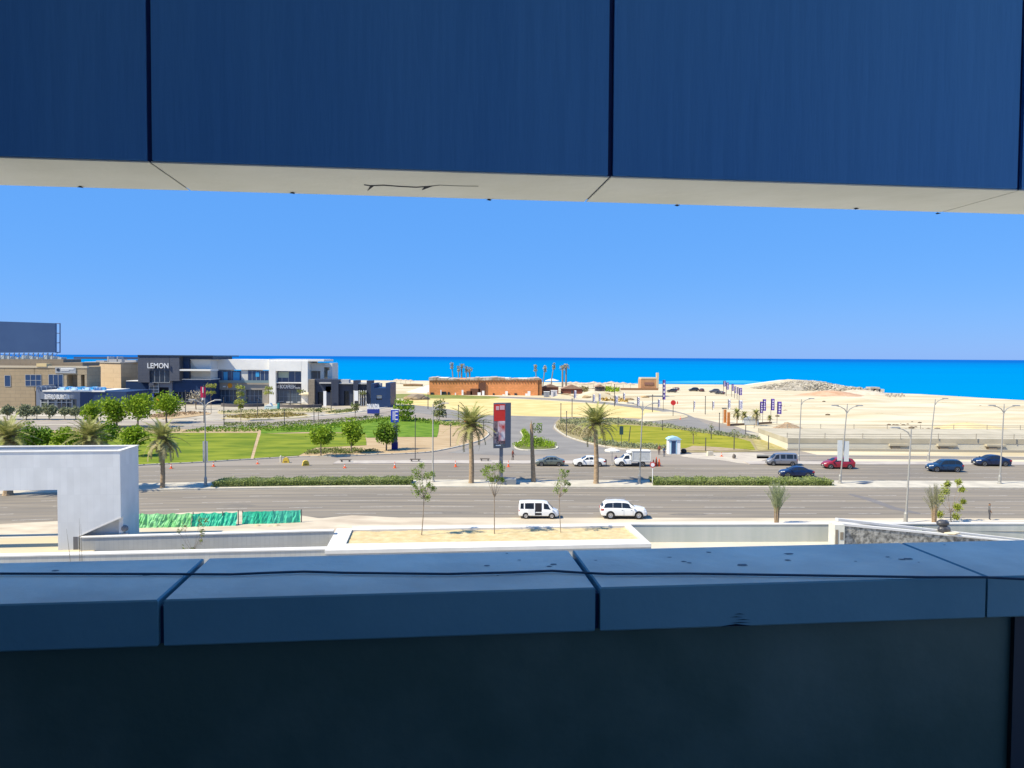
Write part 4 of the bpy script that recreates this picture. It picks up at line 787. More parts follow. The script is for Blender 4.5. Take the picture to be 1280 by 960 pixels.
def make_car(kind_, label, color, loc, rz, group=None, name='car', cat='car', opendoor=False, two=None, sc=1.0, rough=.3, dirty=None):
    L_, W, st, wins, wsh, rw_, axles, wr, hl, tl = ST[kind_]; hw = W / 2
    pm = mat('paint_' + color[0], color[1], rough, spec=.5, coat=.5, c2=dirty, scale=1.5, metal=color[2] if len(color) > 2 else 0)
    t = thing(name, label, cat, loc, rz, group); t.scale = (sc, sc, sc)
    def sect(x, zb, zl, zt, wt, wf):
        w = hw * wf; q = [(.86 * w, zb), (.985 * w, zb + .10), (w, (zb + zl) * .55), (.985 * w, zl - .06), (.955 * w, zl), (wt * w, zt - .07), (wt * w * .88, zt - .012), (0, zt + .015)]
        return [(x, y, z) for y, z in q] + [(x, -y, z) for y, z in q[-2::-1]]
    mb = MB(); vs = []; n = 15
    for s_ in st: vs += sect(*s_)
    k = len(st); fs = [(i * n + j, (i + 1) * n + j, (i + 1) * n + j + 1, i * n + j + 1) for i in range(k - 1) for j in range(n - 1)] + [(i * n + n - 1, (i + 1) * n + n - 1, (i + 1) * n, i * n) for i in range(k - 1)]
    fs += [tuple(range(n)), tuple(range((k - 1) * n + n - 1, (k - 1) * n - 1, -1))]
    mb.add(vs, fs)
    if kind_ == 'pickup':
        mb.box((-2.4, -.8, .62), (.12, .8, .78)); 
    body = mb.build('body', pm, t, smooth=True, ang=28)
    def ip(x):
        for a, b_ in zip(st[:-1], st[1:]):
            if a[0] <= x <= b_[0]:
                f = (x - a[0]) / (b_[0] - a[0]); return [a[i] + (b_[i] - a[i]) * f for i in range(6)]
        return st[0] if x < st[0][0] else st[-1]
    def side(x, tt, sg, off=.012):
        s_ = ip(x); w = hw * s_[5]; y0, z0 = .955 * w, s_[2]; y1, z1 = s_[4] * w, s_[3] - .07
        return Vector((x, sg * (y0 + (y1 - y0) * tt + off), z0 + (z1 - z0) * tt))
    for sg in (-1, 1):
        for wi, ((b0, b1, _), (t0, t1, _2)) in enumerate(wins):
            if opendoor and wi == 2 and sg == -1: continue
            mb = MB(); m_ = 4
            for j in range(m_):
                for i in range(m_):
                    def pp(i, j): f, g = i / m_, .10 + .80 * j / m_; return side((b0 + (b1 - b0) * f) * (1 - g) + (t0 + (t1 - t0) * f) * g, g, sg)
                    mb.add([pp(i, j), pp(i + 1, j), pp(i + 1, j + 1), pp(i, j + 1)], [(0, 1, 2, 3) if sg < 0 else (3, 2, 1, 0)])
            mb.build('side_window', glass, t)
    if opendoor:
        mb = MB(); s_ = ip(0); w = hw * 1.0; mb.add([(-.42, -w - .004, .42), (.36, -w - .004, .42), (.36, -w * .99, 1.05), (.36, -w * .80 - .03, 1.82), (-.42, -w * .80 - .03, 1.82), (-.42, -w * .99, 1.05)], [(0, 1, 2, 3, 4, 5)])
        dd = mb.build('door_opening', mat('dark_interior', (.02, .02, .025), .8), t)
        mb = MB(); mb.box((-1.22, -w - .06, .4), (-.44, -w - .02, 1.1)); mb.build('sliding_door', pm, t)
    def topq(x0, x1, nm, lift=.016):
        mb = MB(); m_ = 4
        for i in range(m_):
            xa = x0 + (x1 - x0) * (i + .1) / m_; xb = x0 + (x1 - x0) * (i + 1.1 if i < m_ - 1 else i + .95) / m_; q = []
            for x in (xa, xb):
                s_ = ip(x); w = hw * s_[5] * s_[4] * .93; q.append((w, x, s_[3]))
            sgn = lift if x1 > x0 else -lift
            for ya, yb in ((-1, 0), (0, 1)):
                def z_(yy, z): return z + .012 + lift - abs(yy) * .03
                mb.add([(q[0][1] + sgn, q[0][0] * ya, z_(ya, q[0][2])), (q[0][1] + sgn, q[0][0] * yb, z_(yb, q[0][2])), (q[1][1] + sgn, q[1][0] * yb, z_(yb, q[1][2])), (q[1][1] + sgn, q[1][0] * ya, z_(ya, q[1][2]))], [(0, 1, 2, 3)])
        mb.build(nm, glass, t)
    topq(wsh[0], wsh[1], 'windshield')
    if rw_: topq(rw_[0], rw_[1], 'rear_window')
    for ax in axles:
        for sg in (-1, 1):
            mb = MB(); mb.lathe((ax, sg * (hw - .02), wr * 1.02), [(wr * 1.17, -.03), (wr * 1.17, .026)], 22, 'y'); mb.build('wheel_arch', blk, t)
            mb = MB(); mb.lathe((ax, sg * (hw - .09), wr), [(wr * .6, -.11), (wr * .97, -.11), (wr, -.08), (wr, .09), (wr * .95, .125), (wr * .66, .13)], 22, 'y'); wo = mb.build('wheel', rubber, t, smooth=True)
            mb = MB(); mb.lathe((ax, sg * (hw + .032), wr), [(wr * .66, -.03), (wr * .66, .012), (wr * .56, .014), (wr * .5, -.0), (wr * .18, .005), (wr * .15, .016)] if sg > 0 else [(wr * .66, .03), (wr * .66, -.012), (wr * .56, -.014), (wr * .5, 0), (wr * .18, -.005), (wr * .15, -.016)], 16, 'y')
            mb.build('rim', rimm, wo, smooth=True)
    xf = st[-1][0]; xr = st[0][0]
    for sg in (-1, 1):
        mb = MB(); s_ = ip(xf - .12); w = hw * s_[5]
        mb.add([(xf - .02, sg * w * .52, hl[1] - .06), (xf - .10, sg * (w * .93), hl[1] - .07), (xf - .42, sg * (w * 1.02 + .012), hl[0] + .02), (xf - .45, sg * (w * .98 + .012), hl[0] + .12), (xf - .15, sg * w * .85, hl[0] + .05), (xf - .045, sg * w * .52, hl[0] + .02)], [tuple(range(6)) if sg > 0 else tuple(range(5, -1, -1))]); mb.extr([Vector(v) for v in mb.v], Vector((.012, sg * .012, .01)))
        mb.build('headlight', lampw, t)
        if kind_ != 'pickup':
            mb = MB(); mb.box((xr - .015, min(sg * hw * .62, sg * hw * .93), tl[1] - .16), (xr + .10, max(sg * hw * .62, sg * hw * .93), tl[0] + .02)); mb.box((xr + .06, min(sg * hw * .88, sg * hw * .985), tl[1] - .12), (xr + .28, max(sg * hw * .88, sg * hw * .985), tl[0] + .02)); mb.build('taillight', lampr, t)
        mb = MB(); mx = wsh[1] - .12; mb.box((mx - .07, min(sg * (hw + .02), sg * (hw + .2)), ip(mx)[2] + .03), (mx + .07, max(sg * (hw + .02), sg * (hw + .2)), ip(mx)[2] + .18)); mb.build('side_mirror', pm, t)
    mb = MB(); mb.box((xf - .04, -hw * .5, hl[1] - .30), (xf + .02, hw * .5, hl[1] - .12)); mb.box((xf - .03, -hw * .8, st[-1][1] - .1), (xf + .03, hw * .8, st[-1][1] + .02)); mb.build('grille', blk, t)
    mb = MB(); mb.box((xf, -.22, st[-1][1] + .03), (xf + .035, .22, st[-1][1] + .13)); mb.build('number_plate', plate, t)
    mb = MB(); mb.box((axles[0], -hw * .9, .16), (axles[1], hw * .9, .3)); mb.build('chassis', blk, t)
    for sg in (-1, 1):
        mb = MB()
        for xx in ((-.05, .9) if kind_ in ('sedan', 'hatch', 'suv') else (.5,)):
            if kind_ == 'van' and opendoor: continue
            q = hw * 1.003; mb.box((xx - .006, sg * q - .004, .35), (xx + .006, sg * q + .004, .9))
            mb.box((xx - .24, sg * q - .01, ip(xx)[2] - .16), (xx - .1, sg * q + .018, ip(xx)[2] - .125))
        if mb.v: mb.build('door_trim', blk, t)
    if kind_ == 'suv':
        for sg in (-1, 1): mb = MB(); mb.tube([(-1.8, sg * .62, 1.86), (-1.6, sg * .62, 1.92), (.1, sg * .62, 1.92), (.3, sg * .62, 1.82)], .022, 6); mb.build('roof_rail', rimm, t)
    if kind_ == 'pickup':
        mb = MB(); mb.box((-2.55, -.88, .80), (.08, .88, 2.22)); cb_ = mb.build('cargo_box', mat('box_panel', (.55, .56, .55), .6, (.48, .49, .48), 3), t)
        mb = MB()
        for y in (-.90, .90):
            for x in (-2.57, .04): mb.box((x - .04, y - .02, .80), (x + .05, y + .02, 2.25))
            for z in (.80, 2.2): mb.box((-2.57, y - .02, z - .03), (.08, y + .02, z + .05))
        mb.box((-2.6, -.92, 2.222), (.12, .92, 2.27)); mb.build('box_frame', mat('white_frame', (.7, .7, .68), .5), t)
        mb = MB(); mb.box((.1, -.7, 1.95), (.7, .7, 2.2), taper=.08); mb.build('cooling_unit', mat('white_frame', (.7, .7, .68), .5), t)
        for sg in (-1, 1): mb = MB(); mb.box((-2.6, sg * .7 - .1, .6), (-2.5, sg * .7 + .1, .72)); mb.build('taillight', lampr, t)
    return t
white = ('white', (.78, .78, .76)); 
def cary(px, py): g = G(px, py); return g
def place(kind_, label, color, x0, x1, yb, face, tilt=0, **kw):
    """x0..x1 = side of the car nearest to us, yb = line of its near wheels"""
    g = G((x0 + x1) / 2, yb); W = ST[kind_][1]; L_ = ST[kind_][0]; rz = (0 if face > 0 else math.pi) + R(tilt)
    ps = (x1 - x0) / F * g.y / L_
    c = g + Vector((0, W / 2, 0))
    return make_car(kind_, label, color, (c.x, c.y, .03), rz, sc=ps, **kw)
VG = 'cars parked or driving on the coast road'
place('van', 'white minibus with its side door open, parked behind the planter', white, 648, 698.5, 649, 1, 0, name='minibus', cat='minibus', group=VG, opendoor=True)
place('suv', 'white off-road wagon with dark windows parked right of the minibus', white, 751.5, 809.5, 649.3, 1, 0, name='off_road_car', cat='car', group=VG)
place('sedan', 'grey green sedan parked on the far side behind the dead palm trunk', ('greygreen', (.16, .18, .15), .4), 669.5, 706, 583, -1, 0, group=VG)
place('sedan', 'white sedan parked on the far side behind the tall palm', white, 717, 757, 583.5, -1, 0, group=VG)
place('pickup', 'white pickup with a pale cargo box parked on the far side beside the parasol', white, 769, 812, 583.5, -1, 0, name='pickup_truck', cat='pickup', group=VG)
place('van', 'silver grey minibus with dark windows on the far lane', ('silver', (.25, .25, .27), .5), 961, 997.5, 582.5, -1, -3, name='minibus', cat='minibus', group=VG)
place('sedan', 'dark blue old sedan driving in front of the silver minibus', ('darkblue', (.006, .018, .075), .2), 977.5, 1018.5, 597, -1, -3, group=VG)
place('hatch', 'dark red hatchback passing behind the street lamp with white banners', ('red', (.30, .015, .03), .2), 1031.5, 1069.5, 586.5, -1, -2, group=VG)
place('suv', 'blue off-road wagon driving on the right part of the far lane', ('blue', (.010, .045, .115), .2), 1164, 1205, 590.5, -1, -3, name='off_road_car', group=VG)
place('sedan', 'dark blue low sedan at the far right parked beyond the blue wagon', ('navy', (.009, .022, .07), .2), 1222, 1264.5, 583, -1, -1, group=VG)
# parked cars on the beach (small)
BG = 'dark cars parked on the beach sand'
darkp = ('charcoal', (.03, .03, .045), .2)
for (x, y, k, rz, lb_, c_) in ((840, 490.5, 'suv', 2.8, 'black wagon on the sand beside the tall purple banner', darkp), (844, 488, 'hatch', 2.6, 'dark small car half hidden behind the black wagon beside the purple banner', ('brownred', (.10, .05, .05))), (867, 489, 'suv', 3.1, 'dark wagon standing alone mid beach', darkp), (877, 489.5, 'hatch', 1.6, 'small brown car seen end on right of the lone dark wagon', ('brownred', (.10, .05, .05))), (893, 491, 'suv', 3.0, 'grey wagon of the pair left of the purple banners on the beach', ('midgrey', (.12, .12, .14), .3)), (900, 492.8, 'sedan', 2.4, 'dark sedan of the pair left of the purple banners on the beach', darkp)):
    g = G(x, y); make_car(k, lb_, c_, (g.x, g.y, .05), rz, group=BG, sc=1.05)
# ---------------------------------------------------------------- people
skinm = mat('skin', (.30, .17, .10), .6); hairm = mat('hair', (.02, .015, .012), .8)
def person(loc, rz, label, top, bot, pose='stand', hgt=1.74, sleeves=True, group='people on the pavements'):
    k = hgt / 1.74; J = []; Rr = []; E = []; reg = []
    def v(x, y, z, r, rg): J.append((x * k, y * k, z * k)); Rr.append(r * k); reg.append(rg); return len(J) - 1
    def e(a, b_): E.append((a, b_))
    sit = pose == 'sit'; dz = -.42 if sit else 0
    pel = v(0, 0, .95 + dz, .155, 2); wa = v(0, 0, 1.10 + dz, .135, 1); ch = v(0, 0, 1.32 + dz, .165, 1); nb = v(0, 0, 1.46 + dz, .07, 0); hd = v(0, -.015, 1.57 + dz, .085, 0); hm = v(0, -.02, 1.65 + dz, .10, 3); ht = v(0, .0, 1.71 + dz, .07, 3)
    for a, b_ in ((pel, wa), (wa, ch), (ch, nb), (nb, hd), (hd, hm), (hm, ht)): e(a, b_)
    no = v(0, -.115, 1.585 + dz, .018, 0); e(hd, no)
    for sg in (-1, 1):
        st_ = .18 * sg if pose == 'walk' else .03
        hp = v(sg * .10, 0, .90 + dz, .10, 2); e(pel, hp)
        if sit: kn = v(sg * .13, -.42, .50, .07, 2); an = v(sg * .13, -.42, .09, .045, 2)
        else: kn = v(sg * .11, -st_ - .02, .50, .068, 2); an = v(sg * .11, -st_ * 1.2 + (.1 if sg > 0 and pose == 'walk' else 0), .09, .045, 2)
        fo = v(sg * .12, J[an][1] / k - .15, .035, .04, 4); hl_ = v(sg * .115, J[an][1] / k + .03, .04, .04, 4)
        e(hp, kn); e(kn, an); e(an, hl_); e(hl_, fo)
        sh = v(sg * .19, 0, 1.40 + dz, .065, 1); e(ch, sh)
        ay = (.16 * sg if pose == 'walk' else -.04)
        if sit: el = v(sg * .25, -.05, 1.14 + dz, .045, 1); wr_ = v(sg * .17, -.28, 1.02 + dz, .03, 0)
        else: el = v(sg * .25, ay * .4, 1.13, .045, 1 if sleeves else 0); wr_ = v(sg * .24, ay - .08, .90, .03, 0)
        e(sh, el); e(el, wr_); P = Vector(J[wr_]) / k; dv = (P - Vector(J[el]) / k).normalized()
        pa = P + dv * .07; pm_ = v(*pa, .034, 0); e(wr_, pm_)
        for f, (oy, ln) in enumerate(((-.03, .07), (-.01, .085), (.012, .08), (.032, .062))):
            q = pa + dv * .04 + Vector((0, oy, 0)); f1 = v(*q, .010, 0); f2 = v(*(q + dv * ln + Vector((-sg * .015, 0, 0))), .008, 0); e(pm_, f1); e(f1, f2)
        th = v(*(P + dv * .045 + Vector((-sg * .005, -.05, 0))), .011, 0); th2 = v(*(P + dv * .09 + Vector((-sg * .01, -.065, 0))), .009, 0); e(wr_, th); e(th, th2)
    me = bpy.data.meshes.new('s'); me.from_pydata(J, E, []); o = bpy.data.objects.new('s', me); COL.objects.link(o)
    sk = o.modifiers.new('s', 'SKIN'); sk.use_smooth_shade = True; sd = o.modifiers.new('d', 'SUBSURF'); sd.levels = 1; sd.render_levels = 1
    for i, r_ in enumerate(Rr): me.skin_vertices[0].data[i].radius = (r_, r_ * (.72 if reg[i] in (1, 2) and r_ > .12 else 1))
    me.skin_vertices[0].data[0].use_root = True
    bpy.context.view_layer.update(); nm = bpy.data.meshes.new_from_object(o.evaluated_get(bpy.context.evaluated_depsgraph_get())); bpy.data.objects.remove(o)
    body = bpy.data.objects.new('person', nm); COL.objects.link(body); body.location = loc; body.rotation_euler = (0, 0, rz); nm.name = 'person'
    nm.materials.clear()
    for m_ in (skinm, top, bot, hairm, mat('shoe', (.03, .03, .03), .7)): nm.materials.append(m_)
    JJ = [Vector(j) for j in J]
    for p in nm.polygons:
        c = p.center; best = min(range(len(JJ)), key=lambda i: (JJ[i] - c).length - Rr[i]); r_ = reg[best]
        if r_ == 3 and c.y < -.045 * k and c.z < (1.66 + dz) * k: r_ = 0
        p.material_index = r_
    WM[body] = Matrix.Translation(loc) @ Matrix.Rotation(rz, 4, 'Z')
    tag(body, label, 'person', group)
    mb = MB()
    for sg in (-1, 1): mb.blob((sg * .032 * k, -.098 * k, (1.615 + dz) * k), .011 * k, 1, 0)
    mb.build('eyes', hairm, body); return body
cl = lambda n, c: mat('cloth_' + n, c, .9)
g = G(641, 576); person((g.x, g.y, .13), 2.0, 'person in brown red clothes walking right of the red billboard', cl('brownred', (.16, .04, .03)), cl('darkbrown', (.06, .03, .03)), 'walk')
g = G(830, 571); person((g.x, g.y, .02), .3, 'person in blue grey clothes standing between the cones and the white kiosk', cl('bluegrey', (.10, .15, .24)), cl('slate', (.10, .12, .16)))
g = G(824, 568.5); person((g.x, g.y, .02), -.5, 'person in reddish brown clothes behind the stacked orange cones', cl('rust', (.24, .08, .05)), cl('darkbrown', (.06, .03, .03)))
g = G(1274, 587.5); person((g.x + .9, g.y - 1.0, .02), 1.4, 'person in white shirt and dark trousers at the far right road edge', cl('white', (.7, .7, .68)), cl('dark', (.03, .03, .05)))
g = G(1240, 650.5, .14); person((g.x, g.y + .5, .14), 1.2, 'person in grey clothes standing behind the street wall right of the sapling', cl('grey', (.14, .14, .14)), cl('greydk', (.07, .07, .08)))
g = G(553, 522); person((g.x, g.y, .05), .4, 'person in dark clothes beside the layered tree at the roundabout, left of two', cl('black', (.03, .03, .05)), cl('dark', (.03, .03, .05)))
g = G(557.5, 522.5); person((g.x, g.y, .05), .9, 'person in dark clothes beside the layered tree at the roundabout, right of two', cl('purpledk', (.06, .04, .09)), cl('dark', (.03, .03, .05)))
g = G(770.5, 580); person((g.x, g.y + .6, .02), .2, 'person in purple shirt sitting under the white parasol', cl('purple', (.10, .07, .20)), cl('dark', (.03, .03, .05)), 'sit')
t = thing('stool', 'dark plastic stool under the seated person in purple', 'stool', (g.x, g.y + .62, .02))
mb = MB(); mb.box((-.2, -.2, .32), (.2, .2, .37)); mb.build('seat', blk, t)
for x in (-.17, .17):
    for y in (-.17, .17): mb = MB(); mb.box((x - .02, y - .02, 0), (x + .02, y + .02, .318)); mb.build('leg', blk, t)
# ---------------------------------------------------------------- mall buildings
def bld(name, label, px, py, d, cat='building', group=None):
    p = D(px, py, d); return thing(name, label, cat, (p.x, d, 0), 0, group)
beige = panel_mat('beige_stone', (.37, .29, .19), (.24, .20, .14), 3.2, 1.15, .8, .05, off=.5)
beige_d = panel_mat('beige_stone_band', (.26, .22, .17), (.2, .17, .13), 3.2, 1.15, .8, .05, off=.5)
dgrey = panel_mat('dark_grey_stone', (.085, .095, .125), (.06, .07, .1), 2.2, .9, .6, .04, off=.5)
navy = panel_mat('navy_cladding', (.018, .045, .12), (.012, .03, .08), 2.4, 3.0, .45, .03)
whitew = mat('white_render', (.74, .73, .70), .8, (.80, .79, .75), .3); palew = mat('pale_render', (.58, .57, .53), .8, (.64, .63, .59), .3)
slate = panel_mat('slate_cladding', (.045, .055, .085), (.03, .035, .06), 1.8, 2.6, .5, .04)
glassb = mat('window_blue', (.02, .05, .13), .15, spec=.6); glassd = mat('window_dark', (.02, .028, .045), .15, spec=.6); frame_m = mat('window_frame', (.38, .40, .42), .5)
signw = mat('sign_white', (.8, .8, .8), .5); roofw = mat('roof_white', (.7, .69, .66), .8); shopg = mat('shop_glass', (.06, .085, .12), .15, spec=.6)
def P(t, name, m, d, *rects, th=1.0, off=0.0):
    mb = MB()
    for r_ in rects: mb.bp(d, *r_, th=th, off=off)
    return mb.build(name, m, t, world=True)
def window(t, d, x0, y0, x1, y1, g=None, nx=2, ny=1, fr=None, off=.06, fw=.12):
    a = D(x0, y1, d); b_ = D(x1, y0, d); o = P(t, 'window', g or glassb, d, (x0, y0, x1, y1), th=.1, off=off)
    mb = MB(); w_, h_ = b_.x - a.x, b_.z - a.z
    for i in range(nx + 1): x = a.x + w_ * i / nx; mb.box((x - fw / 2, d - off - .06, a.z), (x + fw / 2, d - off - .005, b_.z))
    for j in range(ny + 1): z = a.z + h_ * j / ny; mb.box((a.x, d - off - .055, z - fw / 2), (b_.x, d - off - .004, z + fw / 2))
    mb.build('frame', fr or frame_m, o, world=False) if False else None
    f = mb.build('frame', fr or frame_m, o, world=True); return o
def gz(d, px, py=500): return D(px, py, d)
# beige building, far left
d = 236; t = bld('beige_building', 'beige stone clad mall building with small blue windows at the left edge', 40, 500, d)
P(t, 'wall', beige, d, (-160, 458.3, 43, 514), (43, 458.3, 61, 489), (61, 458.3, 108.5, 468), (79, 468, 83.5, 489), (97, 468, 101, 489), (106, 468, 108.5, 489), th=8)
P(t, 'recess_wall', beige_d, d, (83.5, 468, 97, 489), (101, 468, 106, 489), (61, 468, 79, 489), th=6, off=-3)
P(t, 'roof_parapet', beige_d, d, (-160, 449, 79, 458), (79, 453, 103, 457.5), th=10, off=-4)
P(t, 'roof_edge', mat('stone_edge', (.5, .44, .34), .8), d, (-160, 457.6, 108.8, 458.6), th=1, off=.15)
P(t, 'roof_box', mat('cream_box', (.62, .50, .28), .8), d, (45.5, 454.3, 58, 458.2), th=3, off=.3)
window(t, d, 6.2, 469.3, 13.2, 483, nx=1); window(t, d, 32, 468.5, 51.5, 482.5, nx=3, ny=2); window(t, d, 61.2, 468.3, 78.8, 486, nx=3, off=.05)
P(t, 'sign_panel', mat('sign_grey', (.33, .35, .38), .7), d, (69, 459.3, 94.5, 466.5), th=.2, off=.2)
P(t, 'sign_bar', signw, d, (76, 460.6, 92, 461.7), (76, 462.5, 86, 463.2), th=.1, off=.3)
mb = MB(); c = D(72.4, 462.2, d - .3); mb.lathe(c, [(.5, 0), (.5, .1)], 10, 'y'); mb.build('emblem', glassd, t, world=True)
P(t, 'skylight_row', mat('skylight_pale', (.45, .5, .5), .5), d, *[(x, 444 + (i % 3) * 1.3, x + 4.5, 448.9) for i, x in enumerate(range(0, 80, 9))], th=3, off=-6)
# rooftop billboard
d = 222; t = bld('rooftop_billboard', 'large dark blue blank billboard standing on the beige building roof', 40, 445, d, 'billboard')
a, b_, c, e = D(-40, 441, 218), D(69, 440.6, 224), D(69, 404, 224), D(-40, 400.5, 218)
mb = MB(); mb.extr([a, b_, c, e], (0, .8, 0)); mb.build('panel', mat('billboard_blue', (.07, .13, .25), .7, (.08, .145, .27), .2), t, world=True)
mb = MB()
for x in (70, 75): mb.tube([D(x, 441, 225.5), D(x, 404, 225.5)], .16, 5)
for y in (404.3, 416.5, 428.5, 440.5): mb.tube([D(69, y, 225.5), D(75, y, 225.5)], .12, 5)
mb.build('side_frame', mat('frame_blue', (.05, .08, .2), .6), t, world=True)
mb = MB()
for x in range(-36, 72, 6): mb.tube([D(x, 449.5, 225), D(x, 441, 225)], .13, 5); mb.tube([D(x, 449.5, 225), D(x + 6, 441, 225)], .09, 4)
mb.build('support_frame', mat('frame_steel', (.22, .26, .33), .6), t, world=True)
# burger shop
d = 228; t = bld('burger_shop', 'dark blue glass cornered burger shop with white lettered sign and blue roof terrace', 90, 510, d, 'restaurant')
P(t, 'wall', navy, d, (100.5, 489.6, 158, 517), th=16); P(t, 'wall', mat('shop_grey', (.16, .19, .25), .6), d, (50, 489.6, 100, 498.8), (45.5, 482, 50, 515), (96, 498.8, 100, 516), th=14)
P(t, 'shopfront', shopg, d, (50, 499, 96, 516), th=.3, off=-.6); 
mb = MB()
for x in (51, 60, 69, 71, 77, 83, 90): mb.bp(d, x - .35, 500, x + .35, 516, th=.3, off=0)
mb.bp(d, 51, 502.6, 90, 503.3, th=.3, off=.02); mb.build('shop_frame', frame_m, t, world=True)
P(t, 'door', glassd, d, (71.6, 504.5, 76.4, 515.5), (77.6, 504.5, 82.4, 515.5), th=.1, off=.1)
P(t, 'roof_edge', roofw, d, (53, 488.2, 131, 489.5), th=15, off=.3)
s_ = D(56.2, 499, d - .5); e_ = D(87, 493, d - .5); mid = D(71, 499, d - .5)
text('BUFFALO', 'sign_lettering', signw, t, s_, (e_.z - s_.z), mid.x - s_.x - .35, .3); text('BURGER', 'sign_lettering', signw, t, mid, (e_.z - s_.z) * .95, e_.x - mid.x, .3)
mb = MB()
for x in range(46, 131, 6): mb.tube([D(x, 488.5, d - .2), D(x, 483.5, d - .2)], .05, 4)
mb.tube([D(46, 483.5, d - .2), D(131, 484, d - .2)], .06, 4); mb.build('terrace_railing', mat('rail_blue', (.35, .45, .6), .5), t, world=True)
bluef = mat('blue_cushion', (.04, .32, .60), .7); palef = mat('pale_blue_cushion', (.45, .62, .78), .7)
rn = random.Random(4)
for i, x in enumerate((77, 82, 87, 92, 98, 103, 108, 113, 118, 123, 128)):
    p = D(x, 488.2, d + 1.5 + (i % 3) * 2.5); zf = D(60, 488.2, d).z + .02
    c = thing('terrace_sofa', ['bright blue sofa on the burger shop roof terrace, number %d from the left' % (i + 1)][0] if False else '%s blue sofa on the burger shop roof terrace, %s' % (('bright', 'pale')[i % 3 == 0], ('at its left end', 'second from its left end', 'third from its left end', 'fourth from its left end', 'fifth from its left end', 'at its middle', 'just right of its middle', 'fifth from its right end', 'third from its right end', 'second from its right end', 'at its right end')[i]), 'sofa', (p.x, p.y, zf), 0, 'blue sofas on the roof terrace')
    mb = MB(); mb.box((-.85, -.45, 0), (.85, .45, .45), taper=.03); mb.build('seat', (bluef, palef)[i % 3 == 0], c)
    mb = MB(); mb.box((-.85, .25, .452), (.85, .45, 1.0), taper=.03); mb.build('backrest', (bluef, palef)[i % 3 == 0], c)
    for sg in (-1, 1): mb = MB(); mb.box((sg * .95 - .1, -.45, 0), (sg * .95 + .1, .45, .7)); mb.build('armrest', (bluef, palef)[i % 3 == 0], c)
# rotated beige block behind
d = 262; t = bld('beige_block', 'big windowless beige stone block between the burger shop and the dark grey wing', 150, 495, d)
q = [D(107, 478, 275), D(151.3, 478, 262), D(174, 478, 274), D(130, 478, 296)]; zt_ = D(150, 453.8, 262).z
mb = MB(); mb.prism([p.xy for p in q], 0, zt_); mb.build('wall', panel_mat('beige_block_stone', (.50, .38, .245), (.4, .3, .2), 3.4, 1.5, .8, .05, off=.5), t, world=True)
mb = MB(); mb.prism([(q[0].x - .2, q[0].y - .2), (q[1].x, q[1].y - .4), (q[2].x + .3, q[2].y), (q[3].x, q[3].y)], zt_, zt_ + .25); mb.build('roof', mat('roof_grey', (.35, .33, .3), .9), t, world=True)
P(t, 'roof_units', mat('roof_unit', (.42, .42, .42), .6), 270, (120, 450.5, 130, 452.6), (136, 449, 152, 452.6), (156, 450, 170, 452.6), (134, 445.5, 135.5, 452), (146, 445.5, 147, 452), th=4)
P(t, 'rear_roof', mat('rear_roof_blue', (.05, .08, .16), .7), 300, (92, 446.5, 172, 448.6), th=20)
# dark grey wing with the word LEMON
d = 257; t = bld('dark_grey_wing', 'tall dark grey mall wing carrying the white word LEMON', 210, 500, d)
P(t, 'wall', dgrey, d, (172.5, 445, 186.5, 478), (186.5, 445, 212, 463), (212, 445, 224, 476), (186.5, 478.5, 192, 482), th=22)
P(t, 'side_wall', navy, d, (224, 445.5, 266, 449), (224, 449, 236, 474), th=18, off=-3)
P(t, 'roof_edge', glassd, d, (172, 444.2, 266.5, 445.2), th=24, off=.2)
window(t, d, 186.6, 463, 211.5, 478, glassd, 4, 1, off=-.4)
s_ = D(184.5, 460.3, d - .4); e_ = D(210.5, 453.8, d - .4); text('LEMON', 'sign_lettering', signw, t, s_, e_.z - s_.z, e_.x - s_.x, .25, bold=.004)
mb = MB(); a, b_, c, e = D(237, 448.5, 261), D(263, 448.5, 261), D(263, 462.5, 261), D(247.5, 462.5, 261); mb.extr([a, e, c, b_], (0, 8, 0)); mb.build('slanted_roof', roofw, t, world=True)
P(t, 'canopy', roofw, d, (224.5, 461.8, 263, 463.6), th=7, off=2); P(t, 'rear_wall', palew, d, (236, 449.2, 262.8, 475), th=8, off=-4.5)
d = 259; P(t, 'left_wing', navy, d, (157.5, 476.5, 187, 505), th=9); P(t, 'right_wing', navy, d, (215, 474.3, 262.5, 478), (215, 478, 218, 505), (218, 478, 262.5, 490), (241, 490, 262.5, 503), th=9)
P(t, 'roof_edge', roofw, d, (215, 473.8, 262.8, 474.6), (157.5, 475.9, 187, 476.7), th=9, off=.1)
P(t, 'entrance_frame', mat('entrance_grey', (.20, .22, .27), .6), d, (187, 478, 215, 484), (187, 484, 190, 503), (204, 474.8, 215, 478), (211, 484, 215, 504), th=6, off=.4)
P(t, 'doorway', glassd, d, (190, 484, 211, 503), th=.2, off=-1.2); window(t, d, 187.6, 478.7, 199, 490.5, mat('grid_glass', (.14, .16, .18), .3), 2, 3, signw, .6)
window(t, d, 218, 490, 241, 502, glassd, 5, 1, frame_m, -.3); P(t, 'orange_panel', mat('orange_sign', (.75, .28, .02), .7), d, (195, 497, 199, 503), th=.3, off=.8)
P(t, 'blue_panel', mat('blue_panel', (.02, .05, .35), .6), d, (188.5, 492, 192, 501), th=.2, off=.8)
